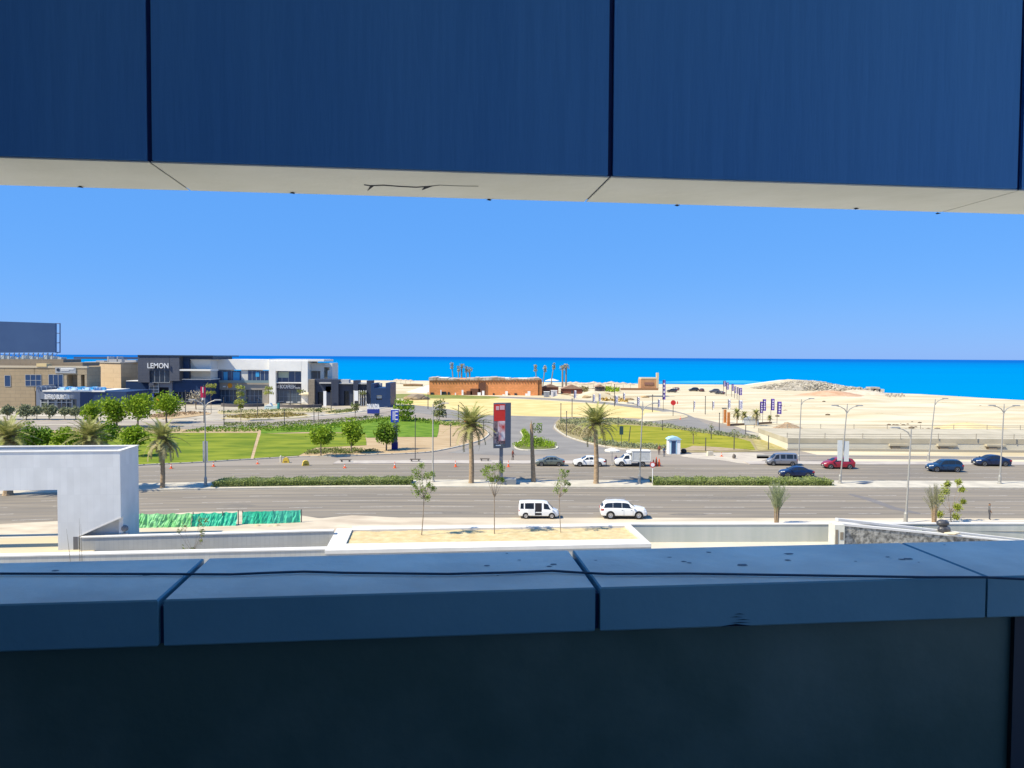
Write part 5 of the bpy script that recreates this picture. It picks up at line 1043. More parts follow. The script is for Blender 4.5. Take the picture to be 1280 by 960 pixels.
# white building
d = 268; t = bld('white_mall_building', 'white two storey mall building with blue upper windows and the white sign BOCAFRESH', 330, 500, d)
P(t, 'upper_wall', palew, d, (263, 462.2, 272, 478.3), (301.5, 462.2, 310, 478.3), th=16); P(t, 'parapet', whitew, d, (263, 449.3, 337, 462), th=18, off=.5)
P(t, 'lower_wall', panel_mat('tan_band', (.34, .31, .27), (.28, .25, .22), 2.5, 1.3, .8, .03), d, (262, 478.4, 337, 487), (262, 487, 271, 503), (296.5, 487, 307, 503), (328, 487, 337, 503), th=16, off=.6)
P(t, 'corner_frame', whitew, d, (336.5, 451.5, 344.3, 504.5), (376.8, 451.5, 384.6, 504.5), (344.3, 451.5, 376.8, 463.7), th=14, off=2)
P(t, 'roof_edge', roofw, d, (336.2, 449.2, 405, 451.4), th=14, off=1.5)
window(t, d, 272, 463.5, 301.5, 478, glassb, 5, 1, mat('light_frame', (.2, .3, .42), .5), 0); window(t, d, 310, 463.5, 336, 478, glassb, 5, 1, off=0); window(t, d, 344.5, 463.9, 376.6, 478, glassb, 4, 1, off=0)
P(t, 'reflection_blind', mat('blind_pale', (.35, .42, .36), .6), d, (348, 465, 361, 472), th=.02, off=.08)
P(t, 'bright_pane', mat('pane_cyan', (.05, .32, .62), .3), d, (279.5, 465, 284.5, 477), (291.5, 465, 299.5, 477), (319.5, 465, 324, 471), th=.02, off=.09)
P(t, 'balcony_rail', mat('rail_glass', (.18, .25, .27), .3), d, (263, 475.5, 336, 478.3), th=.1, off=1.2); P(t, 'floor_band', whitew, d, (344.4, 477.9, 376.7, 479.1), th=1.4, off=1.6)
window(t, d, 271, 487.2, 296.4, 502.5, shopg, 5, 2, off=-.3); window(t, d, 307, 487.2, 328, 502.5, shopg, 4, 2, off=-.3); window(t, d, 344.5, 487.5, 376.6, 503.5, shopg, 6, 2, mat('dframe', (.12, .16, .22), .5), .4)
P(t, 'sign_board', mat('sign_dark', (.06, .06, .085), .6), d, (344.4, 479.2, 376.7, 487.4), th=.5, off=.7)
s_ = D(349.8, 485.6, d - .8); e_ = D(369, 480.8, d - .8); text('BOCAFRESH', 'sign_lettering', signw, t, s_, e_.z - s_.z, e_.x - s_.x, .15, bold=.012)
s_ = D(369.5, 485.9, d - .8); e_ = D(375.5, 483.2, d - .8); text('market', 'sign_lettering', signw, t, s_, e_.z - s_.z, e_.x - s_.x, .15)
P(t, 'sign_lettering', signw, d, (346, 482.5, 346.5, 485), (347.6, 481.5, 348.1, 485), (278.5, 482.5, 282, 484), (284, 483, 284.6, 485.5), th=.1, off=.9)
mb = MB(); c = D(287.3, 482, d - .8); mb.lathe(c, [(.85, 0), (.85, .2)], 12, 'y'); mb.build('orange_emblem', mat('orange_sign', (.75, .28, .02), .7), t, world=True)
P(t, 'side_wing', palew, d, (384.7, 453.8, 405, 463.5), (384.7, 463.5, 388.3, 476), (400.5, 463.5, 404.8, 474), (404.8, 453.8, 415.3, 459), (412, 459, 415.3, 474), (409.5, 463, 411.9, 474), th=9, off=-2)
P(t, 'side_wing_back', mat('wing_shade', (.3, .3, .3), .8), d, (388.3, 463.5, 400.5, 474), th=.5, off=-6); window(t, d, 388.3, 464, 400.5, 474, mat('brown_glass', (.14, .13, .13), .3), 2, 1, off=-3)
mb = MB()
# black pavilion
d = 257; t = bld('black_pavilion', 'long low black clad pavilion with square piers at the right end of the mall', 430, 505, d)
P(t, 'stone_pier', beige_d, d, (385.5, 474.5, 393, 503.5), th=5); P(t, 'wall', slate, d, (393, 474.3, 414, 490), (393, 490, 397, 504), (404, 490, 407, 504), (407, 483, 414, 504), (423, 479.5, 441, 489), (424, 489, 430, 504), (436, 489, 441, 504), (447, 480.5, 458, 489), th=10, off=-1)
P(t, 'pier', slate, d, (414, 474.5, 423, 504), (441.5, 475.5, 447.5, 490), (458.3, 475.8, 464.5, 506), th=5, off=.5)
P(t, 'roof_slab', mat('roof_pale', (.45, .44, .42), .8), d, (399, 478, 414, 479.5), (423, 478.7, 441.5, 480), (447.5, 478.5, 458.3, 480.3), th=11, off=.1)
P(t, 'doorway', glassd, d, (397, 490, 404, 504), (430, 489, 436, 503.5), th=.2, off=-2); P(t, 'shade_interior', mat('interior_grey', (.25, .25, .27), .8), d, (447.5, 489, 458.3, 504), th=.2, off=-5)
P(t, 'column', whitew, d, *[(x, 488, x + .9, 505) for x in (442, 448.5, 451, 454, 457)], th=.4, off=1)
for x0, x1, y0, y1 in ((404.2, 407.8, 489, 503.5), (443, 447.6, 488.5, 501)): P(t, 'banner_panel', signw, d, (x0, y0, x1, y1), th=.2, off=2)
d = 250; a, b_, c = D(462, 509, 257), D(488, 512, 250), D(488, 479, 250)
P(t, 'end_block', navy, d, (463.5, 479.5, 467.5, 511.5), (467.5, 485, 470.5, 511), (470.5, 485, 477.5, 494), (477.5, 485, 482, 511), (482, 478.8, 488, 512), (470.5, 500, 477.5, 511), th=12, off=0)
P(t, 'window', mat('window_sky', (.5, .52, .5), .4), d, (470.7, 494, 477.3, 498), th=.2, off=-.5); P(t, 'window', glassd, d, (470.7, 498, 477.3, 500), th=.2, off=-.5)
P(t, 'roof_units', mat('roof_unit', (.42, .42, .42), .6), d, (426, 474.5, 436, 478.5), (473, 479, 476, 484), th=3, off=-8)
# forecourt ring benches
for i, (x0, x1, y) in enumerate(((271, 327, 508.8), (344, 400, 509.8))):
    a = G(x0, y); b_ = G(x1, y); mb = MB(); n = 14; cx = (a.x + b_.x) / 2; rx = (b_.x - a.x) / 2
    for k in range(n):
        u0 = math.pi * (1 + k / n); u1 = math.pi * (1 + (k + 1) / n)
        q = [(cx + rx * math.cos(u0), a.y + 4 + 4 * math.sin(u0)), (cx + rx * math.cos(u1), a.y + 4 + 4 * math.sin(u1))]
        mb.prism([q[0], q[1], (cx + (q[1][0] - cx) * .9, q[1][1] + .9), (cx + (q[0][0] - cx) * .9, q[0][1] + .9)], 0, 1.0)
    tag(mb.build('curved_bench', mat('bench_dark', (.10, .09, .09), .8)), ('long curved dark bench before the two shop windows of the white building', 'long curved dark bench before the BOCAFRESH corner')[i], 'bench', 'curved benches of the forecourt')
# low letter sign
d = 226; t = bld('letter_sign', 'white block letters standing on a blue plinth at the mall drive', 468, 517, d, 'sign')
mb = MB(); a = G(459, 517.3); b_ = G(476, 516.5); mb.box((a.x, a.y, 0), (b_.x, a.y + .9, D(460, 511.6, a.y).z)); mb.build('plinth', mat('plinth_blue', (.02, .04, .25), .6), t, world=True)
zb = D(460, 511.5, a.y).z; h = D(460, 505, a.y).z - zb
text('DIN INDIA', 'letters', signw, t, (a.x - .1, a.y + .3, zb + .01), h, b_.x - a.x + .2, .35, bold=.04)
mb = MB(); c = G(471, 520.5); mb.box((c.x - .7, c.y, 0), (c.x + .7, c.y + .6, .9), taper=.05); tag(mb.build('litter_bin', glassd), 'small dark box on the kerb in front of the letter sign', 'bin')
# teal booth
c = G(340, 512); t = thing('teal_booth', 'small teal and white kiosk stand between the forecourt benches', 'stand', (c.x, c.y, 0))
mb = MB(); mb.box((-2.2, -.6, .1), (1.8, .6, 1.2)); mb.build('counter', mat('pale_teal', (.5, .62, .62), .7), t); mb = MB(); mb.box((1.85, -.7, 0), (2.3, .7, 2.1)); mb.build('side_panel', mat('teal', (.05, .3, .3), .6), t)
mb = MB(); mb.extr([(-1.9, -.7, 1.2), (.2, -.7, 1.2), (-.4, -.7, 2.1)], (0, 1.4, 0)); mb.build('canopy', signw, t)
# parasols
def parasol(loc, r, h, m, label, group, pm=None, n=8):
    t = thing('parasol', label, 'parasol', loc, 0, group); mb = MB(); vs = [(0, 0, h)]; k = 3
    for j in range(1, k + 1):
        for i in range(n): a = 6.283 * (i + .5) / n; q = r * j / k; vs.append((q * math.cos(a), q * math.sin(a), h - .30 * r * (j / k) ** 1.1))
    for i in range(n): a = 6.283 * (i + .5) / n; vs.append((r * .99 * math.cos(a), r * .99 * math.sin(a), h - .30 * r - .18))
    fs = [(0, 1 + i, 1 + (i + 1) % n) for i in range(n)] + [(1 + j * n + i, 1 + (j + 1) * n + i, 1 + (j + 1) * n + (i + 1) % n, 1 + j * n + (i + 1) % n) for j in range(k) for i in range(n)]
    mb.add(vs, fs); mb.build('canopy', m, t); mb = MB(); mb.tube([(0, 0, 0), (0, 0, h - .02)], .04 if r < 3 else .07, 6); mb.lathe((0, 0, 0), [(.3, 0), (.3, .08), (.06, .12)], 10); mb.build('pole', pm or mat('pole_grey', (.3, .3, .3), .5), t); return t
cv = mat('canvas_white', (.72, .70, .64), .9, trans=.2); cvb = mat('canvas_beige', (.60, .53, .38), .9, trans=.2)
g = G(765, 581.5); parasol((g.x, g.y, .02), 1.28, 2.75, cv, 'white octagonal parasol beside the parked pickup', None)
g = G(757, 582); t = thing('side_table', 'small dark table under the white parasol', 'table', (g.x - .2, g.y, .02)); mb = MB(); mb.box((-.35, -.25, .55), (.35, .25, .95), taper=.02); mb.build('box_top', blk, t)
for x in (-.3, .3):
    for y in (-.2, .2): mb = MB(); mb.box((x - .02, y - .02, 0), (x + .02, y + .02, .548)); mb.build('leg', blk, t)
g = G(385, 505); parasol((g.x, g.y, .05), 3.1, 4.4, cvb, 'large beige parasol right of the BOCAFRESH corner', None)
for i, (x, y) in enumerate(((352, 503.5), (362, 504.5), (376, 504.5))):
    g = G(x, y + 1); t = thing('cafe_table', ('pale cafe table at the left below the BOCAFRESH sign', 'pale cafe table in the middle below the BOCAFRESH sign', 'pale cafe table beside the beige parasol')[i], 'table', (g.x, g.y, .05), 0, 'cafe tables'); mb = MB(); mb.lathe((0, 0, .72), [(1.2, 0), (1.2, .06)], 12); mb.build('tabletop', signw, t); mb = MB(); mb.lathe((0, 0, 0), [(.4, 0), (.4, .05), (.06, .1), (.06, .72)], 8); mb.build('pedestal', blk, t)
# ---------------------------------------------------------------- brick beach building
d = 335; t = bld('brick_building', 'long orange brown brick building with palm leaf fringed roof before the sea', 607, 495, d)
brick = panel_mat('orange_brick', (.78, .31, .12), (.56, .24, .11), 1.6, .75, .9, .06, c2=(.64, .26, .09), off=.5)
P(t, 'wall', brick, d, (536.5, 474.3, 672.5, 496), th=18); P(t, 'side_wall', mat('brick_side_shaded', (.32, .14, .055), .9, (.38, .17, .07), .5), d, (672.5, 474.5, 677.5, 496), th=17.5, off=-.3)  # right return is a darker brick, its shade put into the colour
mb = MB(); rn = random.Random(8); x = 536
while x < 674:
    y0 = 473.0 + .9 * math.sin(x * .08) + rn.uniform(-.3, .3); w_ = rn.uniform(3, 6); mb.bp(d, x, y0 - rn.random() * .6, x + w_ + .3, 475.2 + rn.random() * .5, th=17, off=.3); x += w_
mb.build('roof', mat('thatch', (.30, .21, .14), .95, (.55, .50, .44), .25), t, world=True)
mb = MB(); x = 538
while x < 671: mb.extr([D(x, 475.3, d - .35), D(x + 2.6, 475.3, d - .35), D(x + 2.2, 478.3, d - .35)], (0, .3, 0)); x += 3.6
mb.build('eave_brackets', mat('bracket_brown', (.20, .10, .05), .9), t, world=True)
P(t, 'roof_cover', roofw, d, (541, 472.2, 560, 473.4), (616, 472.4, 636, 473.6), (648, 473, 674, 474.2), th=10, off=-4)
P(t, 'entrance', mat('entrance_brown', (.13, .06, .04), .9), d, (598, 478.5, 607, 495.5), (583, 489, 590, 495), (588, 486, 600, 494.5), th=.3, off=.5)
P(t, 'door', glassd, d, (552, 489.5, 557.5, 491.8), (559.5, 490, 562, 492.2), (616, 491.5, 618, 494), (643, 491.5, 646, 495), (538, 490.5, 542, 492.5), th=.2, off=.2)
P(t, 'white_door', signw, d, (577, 487.5, 579.3, 492.8), (597, 490.5, 601, 494), (602.5, 488.5, 605.5, 494), (631.5, 489, 634.8, 496), (550.5, 487.5, 551.8, 492.5), (568.5, 491, 570, 493), (628, 493, 631, 495.5), th=.3, off=.6)
d = 322; P(t, 'white_door', signw, d, (659.5, 489, 663, 496), (656.5, 492, 659.4, 496.5), th=.6, off=-9.5)
t = bld('brick_gatehouse', 'small brick gatehouse with a thin tower on the beach right of the parasols', 812, 485, 330)
P(t, 'wall', mat('gatehouse_brick', (.42, .22, .11), .9, (.48, .27, .14), .6), 330, (801, 474, 822, 486.5), th=7); P(t, 'roof', mat('parapet_cream', (.55, .45, .3), .9), 330, (801.5, 472.2, 822, 473.9), th=7, off=.1)
P(t, 'tower', mat('parapet_cream', (.55, .45, .3), .9), 330, (820.5, 466, 823.5, 486), th=1.5, off=.3); P(t, 'sign_panel', mat('sign_brown', (.25, .13, .10), .8), 330, (805.5, 478, 817, 481), th=.2, off=.2)
P(t, 'low_wall', mat('dark_wood', (.28, .15, .08), .9), 330, (776, 485.3, 823, 487.6), th=1.2, off=1.2)
# village behind: huts, thatched parasols
for i, (x0, x1, y0, y1, dd, lb_) in enumerate(((678, 698, 483, 491, 350, 'long low red brown hut right of the brick building'), (744 - 42, 764 - 42 + 6, 485, 491.5, 352, 'dark red hut with pointed roof right of the tall palms'), (530 - 26, 532 - 5, 479.5, 485.5, 430, 'ochre flat hut left of the brick building near the sea'), (745, 756, 482.5, 487, 380, 'small dark hut among the thatched parasols'))):
    t = bld('beach_hut', lb_, (x0 + x1) / 2, y1, dd, 'hut', 'huts on the beach'); mw = mat('hut_wall_%s' % ('red', 'deep', 'ochre', 'dim')[i], ((.26, .10, .06), (.20, .07, .05), (.5, .33, .14), (.1, .08, .08))[i], .9)
    P(t, 'wall', mw, dd, (x0, y0 + 1, x1, y1 + .6), th=6); a, b_ = D(x0 - 1, y0 + 1.1, dd - .4), D(x1 + 1, y0 + 1.1, dd - .4); mm = (a + b_) / 2 + Vector((0, 0, (1.4, 2.0, .3, 1.2)[i]))
    mb = MB(); mb.extr([a, b_, mm], (0, 7, 0)); mb.build('roof', mat('hut_roof', (.33, .22, .16), .95, (.28, .18, .13), 1), t, world=True); P(t, 'door', glassd, dd, ((x0 + x1) / 2 - 1, y1 - 3.2, (x0 + x1) / 2 + 1, y1 + .4), th=.1, off=.1)
thatch = mat('thatch_parasol', (.40, .31, .22), .95, (.5, .42, .32), 1)
g = G(690, 483); parasol((g.x, g.y, 0), 4.2, 4.6, roofw, 'large white domed tent canopy behind the red brown hut', 'beach canopies', n=10); g = G(697, 482.5)
first = None
xs_ = [713, 720, 727, 735, 742, 749, 757, 764, 771, 779, 788, 704]
nm_ = ['first', 'second', 'third', 'fourth', 'fifth', 'sixth', 'seventh', 'eighth', 'ninth', 'tenth', 'last', 'separate']
for i, x in enumerate(xs_):
    g = G(x, 485.2 + (i % 3) * .5); lb_ = ('%s thatched parasol of the row along the shore, counted from the tall palms' % nm_[i]) if i < 11 else 'thatched parasol just left of the tall palm pair'
    if first is None: first = parasol((g.x, g.y, 0), 3.0, 3.6, thatch, lb_, 'thatched parasols on the beach', n=10)
    else: dup(first, (g.x, g.y, 0), i * .3, lb_, 'thatched parasols on the beach', .85 + .3 * ((i * 37) % 10) / 10)
for i, x in enumerate((496, 501, 507, 513)):
    g = G(x, 479.5 + i * .3); dup(first, (g.x, g.y, 0), i, '%s thatched parasol near the sea behind the black pavilion' % ('leftmost', 'second', 'third', 'rightmost')[i], 'thatched parasols near the mall', .8)
g = G(960 + 24, 540); tt = thing('fallen_thatch_roof', 'collapsed brown thatched canopy on the sand behind the right lawn', 'canopy', (g.x, g.y, 0))
mb = MB(); rn = random.Random(3)
for k in range(26):
    a = 3.14 * 2 * k / 26; e = Vector((math.cos(a) * 4.6, math.sin(a) * 2.2, rn.uniform(.1, .5))); mb.extr([(0, 0, 2.3), e, Vector((math.cos(a + .26) * 4.6, math.sin(a + .26) * 2.2, rn.uniform(.1, .5)))], (0, 0, .06))
mb.build('thatch', mat('old_thatch', (.28, .19, .12), .95, (.42, .31, .2), 2), tt)
for x, y in ((-2.5, 0), (2.5, 0), (.7, -1)): mb = MB(); mb.tube([(x, y, 0), (x, y, 1.4)], .08, 5); mb.build('post', bark, tt)
# ---------------------------------------------------------------- billboard totem by the road
b = G(634, 606); t = thing('roadside_billboard', 'tall red advertising billboard on a grey post in the median', 'billboard', (b.x, b.y, .15)); y = b.y - .2
pF = [D(614.5, 558.5, y - 1.0), D(632, 562.6, y + .0), D(633.2, 504.2, y + .0), D(618.5, 502.4, y - 1.0)]
A0, A1 = D(616.5, 560, y), D(632.4, 562, y); zb, zt2 = D(616, 560, y).z, D(618, 503.5, y).z; W0 = 616.8; W1 = 632.2
xl, xr = D(W0, 530, y).x, D(W1, 530, y).x; dep = .9; sk = .35
def bb(mb, x0, x1, z0, z1, y0, y1): return mb.prism([(x0, y0 + sk * (0 if True else 0)), (x1, y0), (x1 + .0, y1), (x0, y1)], z0, z1)
mb = MB(); mb.prism([(xl, y - .35), (xr, y), (xr + .68, y + .75), (xl + .6, y + .5)], zb, zt2); mb.build('case', mat('case_grey', (.15, .16, .19), .6), t, world=True)
def face(x0, x1, z0, z1, nm, m, off=.02):
    X = lambda f: xl + (xr - xl) * f; Yv = lambda f: y - .35 + .35 * f; H = lambda f: zb + (zt2 - zb) * f
    mb = MB(); q = [Vector((X(x0), Yv(x0) - off, H(z0))), Vector((X(x1), Yv(x1) - off, H(z0))), Vector((X(x1), Yv(x1) - off, H(z1))), Vector((X(x0), Yv(x0) - off, H(z1)))]; mb.extr(q, (0, off * .6, 0)); return mb.build(nm, m, t, world=True)
redp = mat('poster_red', (.62, .035, .025), .5); face(.04, .96, .06, .975, 'poster', mat('poster_dark', (.10, .05, .05), .5, (.35, .25, .25), 1.6)); face(.05, .95, .60, .97, 'poster_block', redp, .04)
face(.36, .95, .16, .60, 'poster_picture', mat('poster_mix', (.50, .03, .02), .6, (.70, .62, .62), 1.3, detail=5, stretch=(1, 1, .7)), .045); face(.1, .42, .10, .36, 'poster_picture', mat('poster_mix2', (.07, .05, .07), .6, (.5, .42, .42), 2.4), .05); face(.03, .97, .03, .09, 'poster_footer', mat('poster_foot', (.10, .12, .13), .6), .055)
face(.2, .46, .845, .93, 'poster_mark', mat('pink_white', (.72, .45, .45), .6), .06); face(.52, .9, .85, .945, 'poster_mark', mat('pink_white', (.72, .45, .45), .6), .06); face(.2, .6, .05, .075, 'poster_mark', signw, .065)
mb = MB(); c = D(626.5, 570, y + .2); mb.box((c.x - .24, y + .05, .15), (c.x + .24, y + .5, zb)); mb.build('post', mat('post_grey', (.17, .18, .20), .6), t, world=True)
mb = MB(); a = G(622, 601.8, .15); e = G(645, 602, .15); mb.box((a.x, y - .6, .15), (e.x, y + 1.1, .85)); mb.build('base', mat('base_grey', (.22, .23, .24), .8), t, world=True)
# ---------------------------------------------------------------- street lamps
steel = mat('galvanised', (.36, .35, .32), .45, metal=.3); steeld = mat('dark_steel', (.07, .07, .075), .5)
def lamp(loc, h, arms, label, group='street lamps of the coast road', lean=0, m=None, name='street_lamp'):
    m = m or steel; t = thing(name, label, 'street lamp', loc, 0, group); mb = MB()
    mb.tube([(0, 0, 0), (lean * .5, 0, h * .5), (lean, 0, h)], [.11, .09, .065], 8); mb.build('pole', m, t)
    mb = MB(); mb.lathe((0, 0, 0), [(.3, 0), (.3, .12), (.2, .2), (.19, 1.0), (.13, 1.15), (.12, 1.2)], 10); mb.build('base', m, t)
    for sg in arms:
        mb = MB(); pts = [(lean, 0, h - .9), (lean + sg * .35, 0, h - .35), (lean + sg * .9, 0, h - .05), (lean + sg * 1.5, 0, h + .08)]; mb.tube(pts, [.07, .06, .05, .045], 6); mb.build('arm', m, t)
        mb = MB(); a = lean + sg * 1.2; b2 = lean + sg * 2.15; mb.extr([(min(a, b2), -.14, h + .06), (max(a, b2), -.14, h + .06), (max(a, b2) - (0 if sg < 0 else .1), -.12, h + .2), (min(a, b2) + (.1 if sg < 0 else 0), -.12, h + .2)], (0, .28, 0)); mb.build('lamp_head', m, t)
    if len(arms) > 1: mb = MB(); mb.tube([(lean, 0, h - .1), (lean, 0, h + .35)], .05, 5); mb.build('tip', m, t)
    return t
def L(px, py, ptop, arms, label, lean=0, z=.15, **k):
    b = G(px, py, z); h = D(px, ptop, b.y).z - z; return lamp((b.x, b.y, z), h, arms, label, lean=lean, **k)
l1 = L(257, 607.5, 501, (-1, 1), 'grey double street lamp in the median left of the long hedge', 0)
L(541, 602, 505, (1,), 'slim street lamp in the median behind the leftmost planter tree', 0, m=mat('lamp_tan', (.40, .38, .34), .5))
L(799, 604, 505, (-1, 1), 'slim street lamp in the median behind the parked pickup', .35)
l2 = L(1050, 604, 508, (-1, 1), 'double street lamp with a pair of white banners in front of the red hatchback', .75)
L(1249.5, 604.5, 508, (-1, 1), 'double street lamp in the median in front of the dark blue low sedan', .3)
L(998, 577, 499, (1,), 'single arm street lamp beyond the silver minibus', .3, z=.0)
L(1160.5, 576, 499, (1,), 'single arm street lamp beyond the blue wagon', .9, z=.0)
L(1132, 654, 536, (-1,), 'tall slim street lamp behind the street wall at the small notice', .35, z=.1)
ban = mat('banner_white', (.62, .64, .62), .8)
def banners(t, zc, hh, w, lean, m, dz=0):
    for sg in (-1, 1): mb = MB(); x0 = lean * .45 + sg * .12; mb.box((min(x0, x0 + sg * w), -.02, zc - hh / 2 + (dz if sg > 0 else 0)), (max(x0, x0 + sg * w), .02, zc + hh / 2 + (dz if sg > 0 else 0))); mb.build('banner', m, t)
banners(l2, D(1050, 563, l2.location.y).z - .15, 2.75, .66, .75, ban, -.12); banners(l1, D(257, 564, l1.location.y).z - .15, 2.6, .2, 0, mat('banner_grey', (.35, .36, .4), .8))
b = G(255, 529); t = thing('red_banner_post', 'red banner with white mark hung on a far pole above the double street lamp', 'banner', b); mb = MB(); mb.tube([(0, 0, 0), (0, 0, D(255, 481, b.y).z)], .12, 6); mb.build('pole', steeld, t)
mb = MB(); p0, p1 = D(250.8, 497, b.y) - b, D(256.6, 483.5, b.y) - b; mb.box((p0.x, -.03, p0.z), (p1.x, .03, p1.z)); mb.build('banner', mat('banner_red', (.50, .02, .08), .7), t); mb = MB(); mb.box((p0.x + .5, -.05, p0.z + 1.2), (p1.x - .4, -.034, p0.z + 2.6)); mb.box((p0.x + .3, -.05, p0.z - .6), (p1.x - .2, .03, p0.z - .05)); mb.build('white_mark', signw, t)
# thin garden lamps and stakes
gl0 = None
def post(px, py, ptop, label, m=steeld, r=.05, head=True, group='thin garden lamp posts', z=.12, name='garden_lamp', cat='garden lamp', lean=0):
    b = G(px, py, z); h = D(px, ptop, b.y).z - z; t = thing(name, label, cat, b, 0, group); mb = MB(); rr = max(r, b.y * .00045); mb.tube([(0, 0, 0), (lean, 0, h)], [rr * 1.2, rr], 6); mb.build('pole', m, t)
    if head: mb = MB(); mb.lathe((lean, 0, h), [(rr * 1.9, 0), (rr * 1.9, .14), (rr, .2)], 8); mb.build('lamp_head', m, t)
    return t
for px, py, pt_, lb_ in ((519, 574, 520, 'thin dark garden lamp between totem and tall palm'), (563, 558, 532, 'garden lamp on the brown mulch left of the tall palm'), (604.5, 542, 526, 'garden lamp at the tip of the brown mulch'), (535, 511, 491, 'garden lamp before the grass strip left of the brick building'), (573, 527, 507, 'pale garden lamp by the roundabout'), (280, 532, 498, 'garden lamp in front of the two shop windows'), (322, 520, 500, 'garden lamp between the curved benches'), (363, 508, 489, 'garden lamp below the BOCAFRESH sign'), (355.5, 534, 513, 'garden lamp on the upper lawn edge below the oval bed'), (392.5, 529, 507, 'dark garden lamp left of the thin young tree'), (414, 513, 489, 'garden lamp in front of the black pavilion piers'), (232, 516, 489, 'garden lamp before the dark blue wing'), (708, 545, 515, 'garden lamp on the left tip of the right lawn'), (701, 525, 505, 'pale lamp post on the yellow field edge'), (715, 521, 499, 'dark lamp post on the yellow field edge'), (768, 508, 481, 'lamp post at the perimeter road above the tall palm'), (815.5, 515, 494, 'lamp post at the perimeter road right of the slim street lamp'), (881.5, 518, 496, 'lamp post on the sand right of the round red sign'), (899, 540, 517, 'lamp post before the orange gate columns')):
    post(px, py, pt_, lb_)
tw = 'dark young trunks on the right lawn'
for i, (px, py, pt_) in enumerate(((753.5, 539.5, 528), (786, 552, 533), (828, 538, 525), (866.5, 555, 541), (882, 563.5, 547), (889, 549, 534), (917.5, 562, 541), (772.5, 534, 521), (960.5, 562, 544.5), (932, 543, 531))):
    t = post(px, py, pt_, ('short dark trunk beside the tall palm crown', 'leaning dark trunk right of the green notice', 'dark trunk at the upper lawn edge beside the slim street lamp', 'young trunk with small crown mid lawn', 'dark trunk right of the white kiosk', 'dark trunk near the upper lawn edge', 'tallest dark trunk near the right lawn end', 'dark trunk above the green notice', 'dark trunk on the dry crop patch', 'dark trunk beside the sand at the lawn end')[i], bark if i == 3 else steeld, .08, False, tw, .15, 'bare_sapling', 'tree', lean=.3 if i == 1 else 0)
    if i in (3, 5, 6):
        mb = MB(); rn = random.Random(i); h = D(px, pt_, t.location.y).z
        for k in range(70): mb.leaf(Vector((rn.gauss(0, .35), rn.gauss(0, .35), h - .1 + rn.gauss(0, .3))), .13, rn)
        mb.build('leaves', leafO, t)
b = G(776.5, 559, .15); t = thing('green_notice', 'dark green notice board on a thin post on the right lawn', 'sign', b); h = D(776, 533, b.y).z; mb = MB(); mb.tube([(0, 0, 0), (0, 0, h)], .05, 6); mb.build('post', steeld, t); mb = MB(); mb.box((-.36, -.06, h - 1.7), (.36, -.0, h - .1)); mb.build('board', mat('board_green', (.03, .07, .07), .6), t)
b = G(815.5, 606.5, .15); t = thing('traffic_sign', 'small round red and white traffic sign on a white post at the hedge end', 'sign', b); h = D(815, 579, b.y).z; mb = MB(); mb.tube([(0, 0, 0), (0, 0, h)], .045, 6); mb.build('post', signw, t); mb = MB(); mb.lathe((0, -.06, h - .35), [(.38, 0), (.38, .03)], 16, 'y'); dd = mb.build('disc', mat('sign_red', (.55, .03, .03), .6), t); mb = MB(); mb.lathe((0, -.075, h - .35), [(.26, 0), (.26, .012)], 16, 'y'); mb.build('face', signw, dd)
b = G(841.3, 520.5); t = thing('round_sign', 'round red sign on a dark post where the perimeter road bends', 'sign', b); h = D(841, 499.5, b.y).z; mb = MB(); mb.tube([(0, 0, 0), (0, 0, h - .4)], .09, 6); mb.build('post', steeld, t); mb = MB(); mb.lathe((0, -.1, h - .9), [(.76, 0), (.76, .06)], 14, 'y'); mb.build('disc', mat('sign_red', (.55, .03, .03), .6), t); mb = MB(); mb.box((1.1, -.1, h - 1.3), (1.35, 0, h - .5)); mb.build('side_flag', mat('sign_red', (.55, .03, .03), .6), t)
# blue totem
b = G(493, 562, .12); t = thing('blue_totem', 'tall blue totem sign with white mark behind the dark round lawn tree', 'sign', b, 0); y = b.y
def tb(mb, x0, y0, x1, y1, th=.5, off=0): a = D(x0, y1, y) - b; c = D(x1, y0, y) - b; return mb.box((a.x, -off, a.z), (c.x, th - off, c.z))
blu = mat('totem_blue', (.015, .05, .42), .5); mb = MB(); tb(mb, 488.5, 512.5, 498, 528); mb.build('panel', blu, t); mb = MB(); tb(mb, 490.6, 528, 496.4, 553); mb.build('post', mat('totem_grey', (.12, .16, .24), .6), t); mb = MB(); tb(mb, 489.4, 553, 497, 561.8); mb.build('base', mat('totem_navy', (.01, .02, .20), .5), t)
mb = MB(); tb(mb, 491, 514, 491.9, 525, .02, .03); tb(mb, 493.2, 514, 494.1, 525, .02, .03)
for q in (514, 518.5, 523.6): tb(mb, 494.3, q, 497.2, q + 1.3, .02, .03)
mb.build('white_mark', signw, t); mb = MB(); tb(mb, 488.6, 511.7, 498, 512.4); mb.build('cap', signw, t)
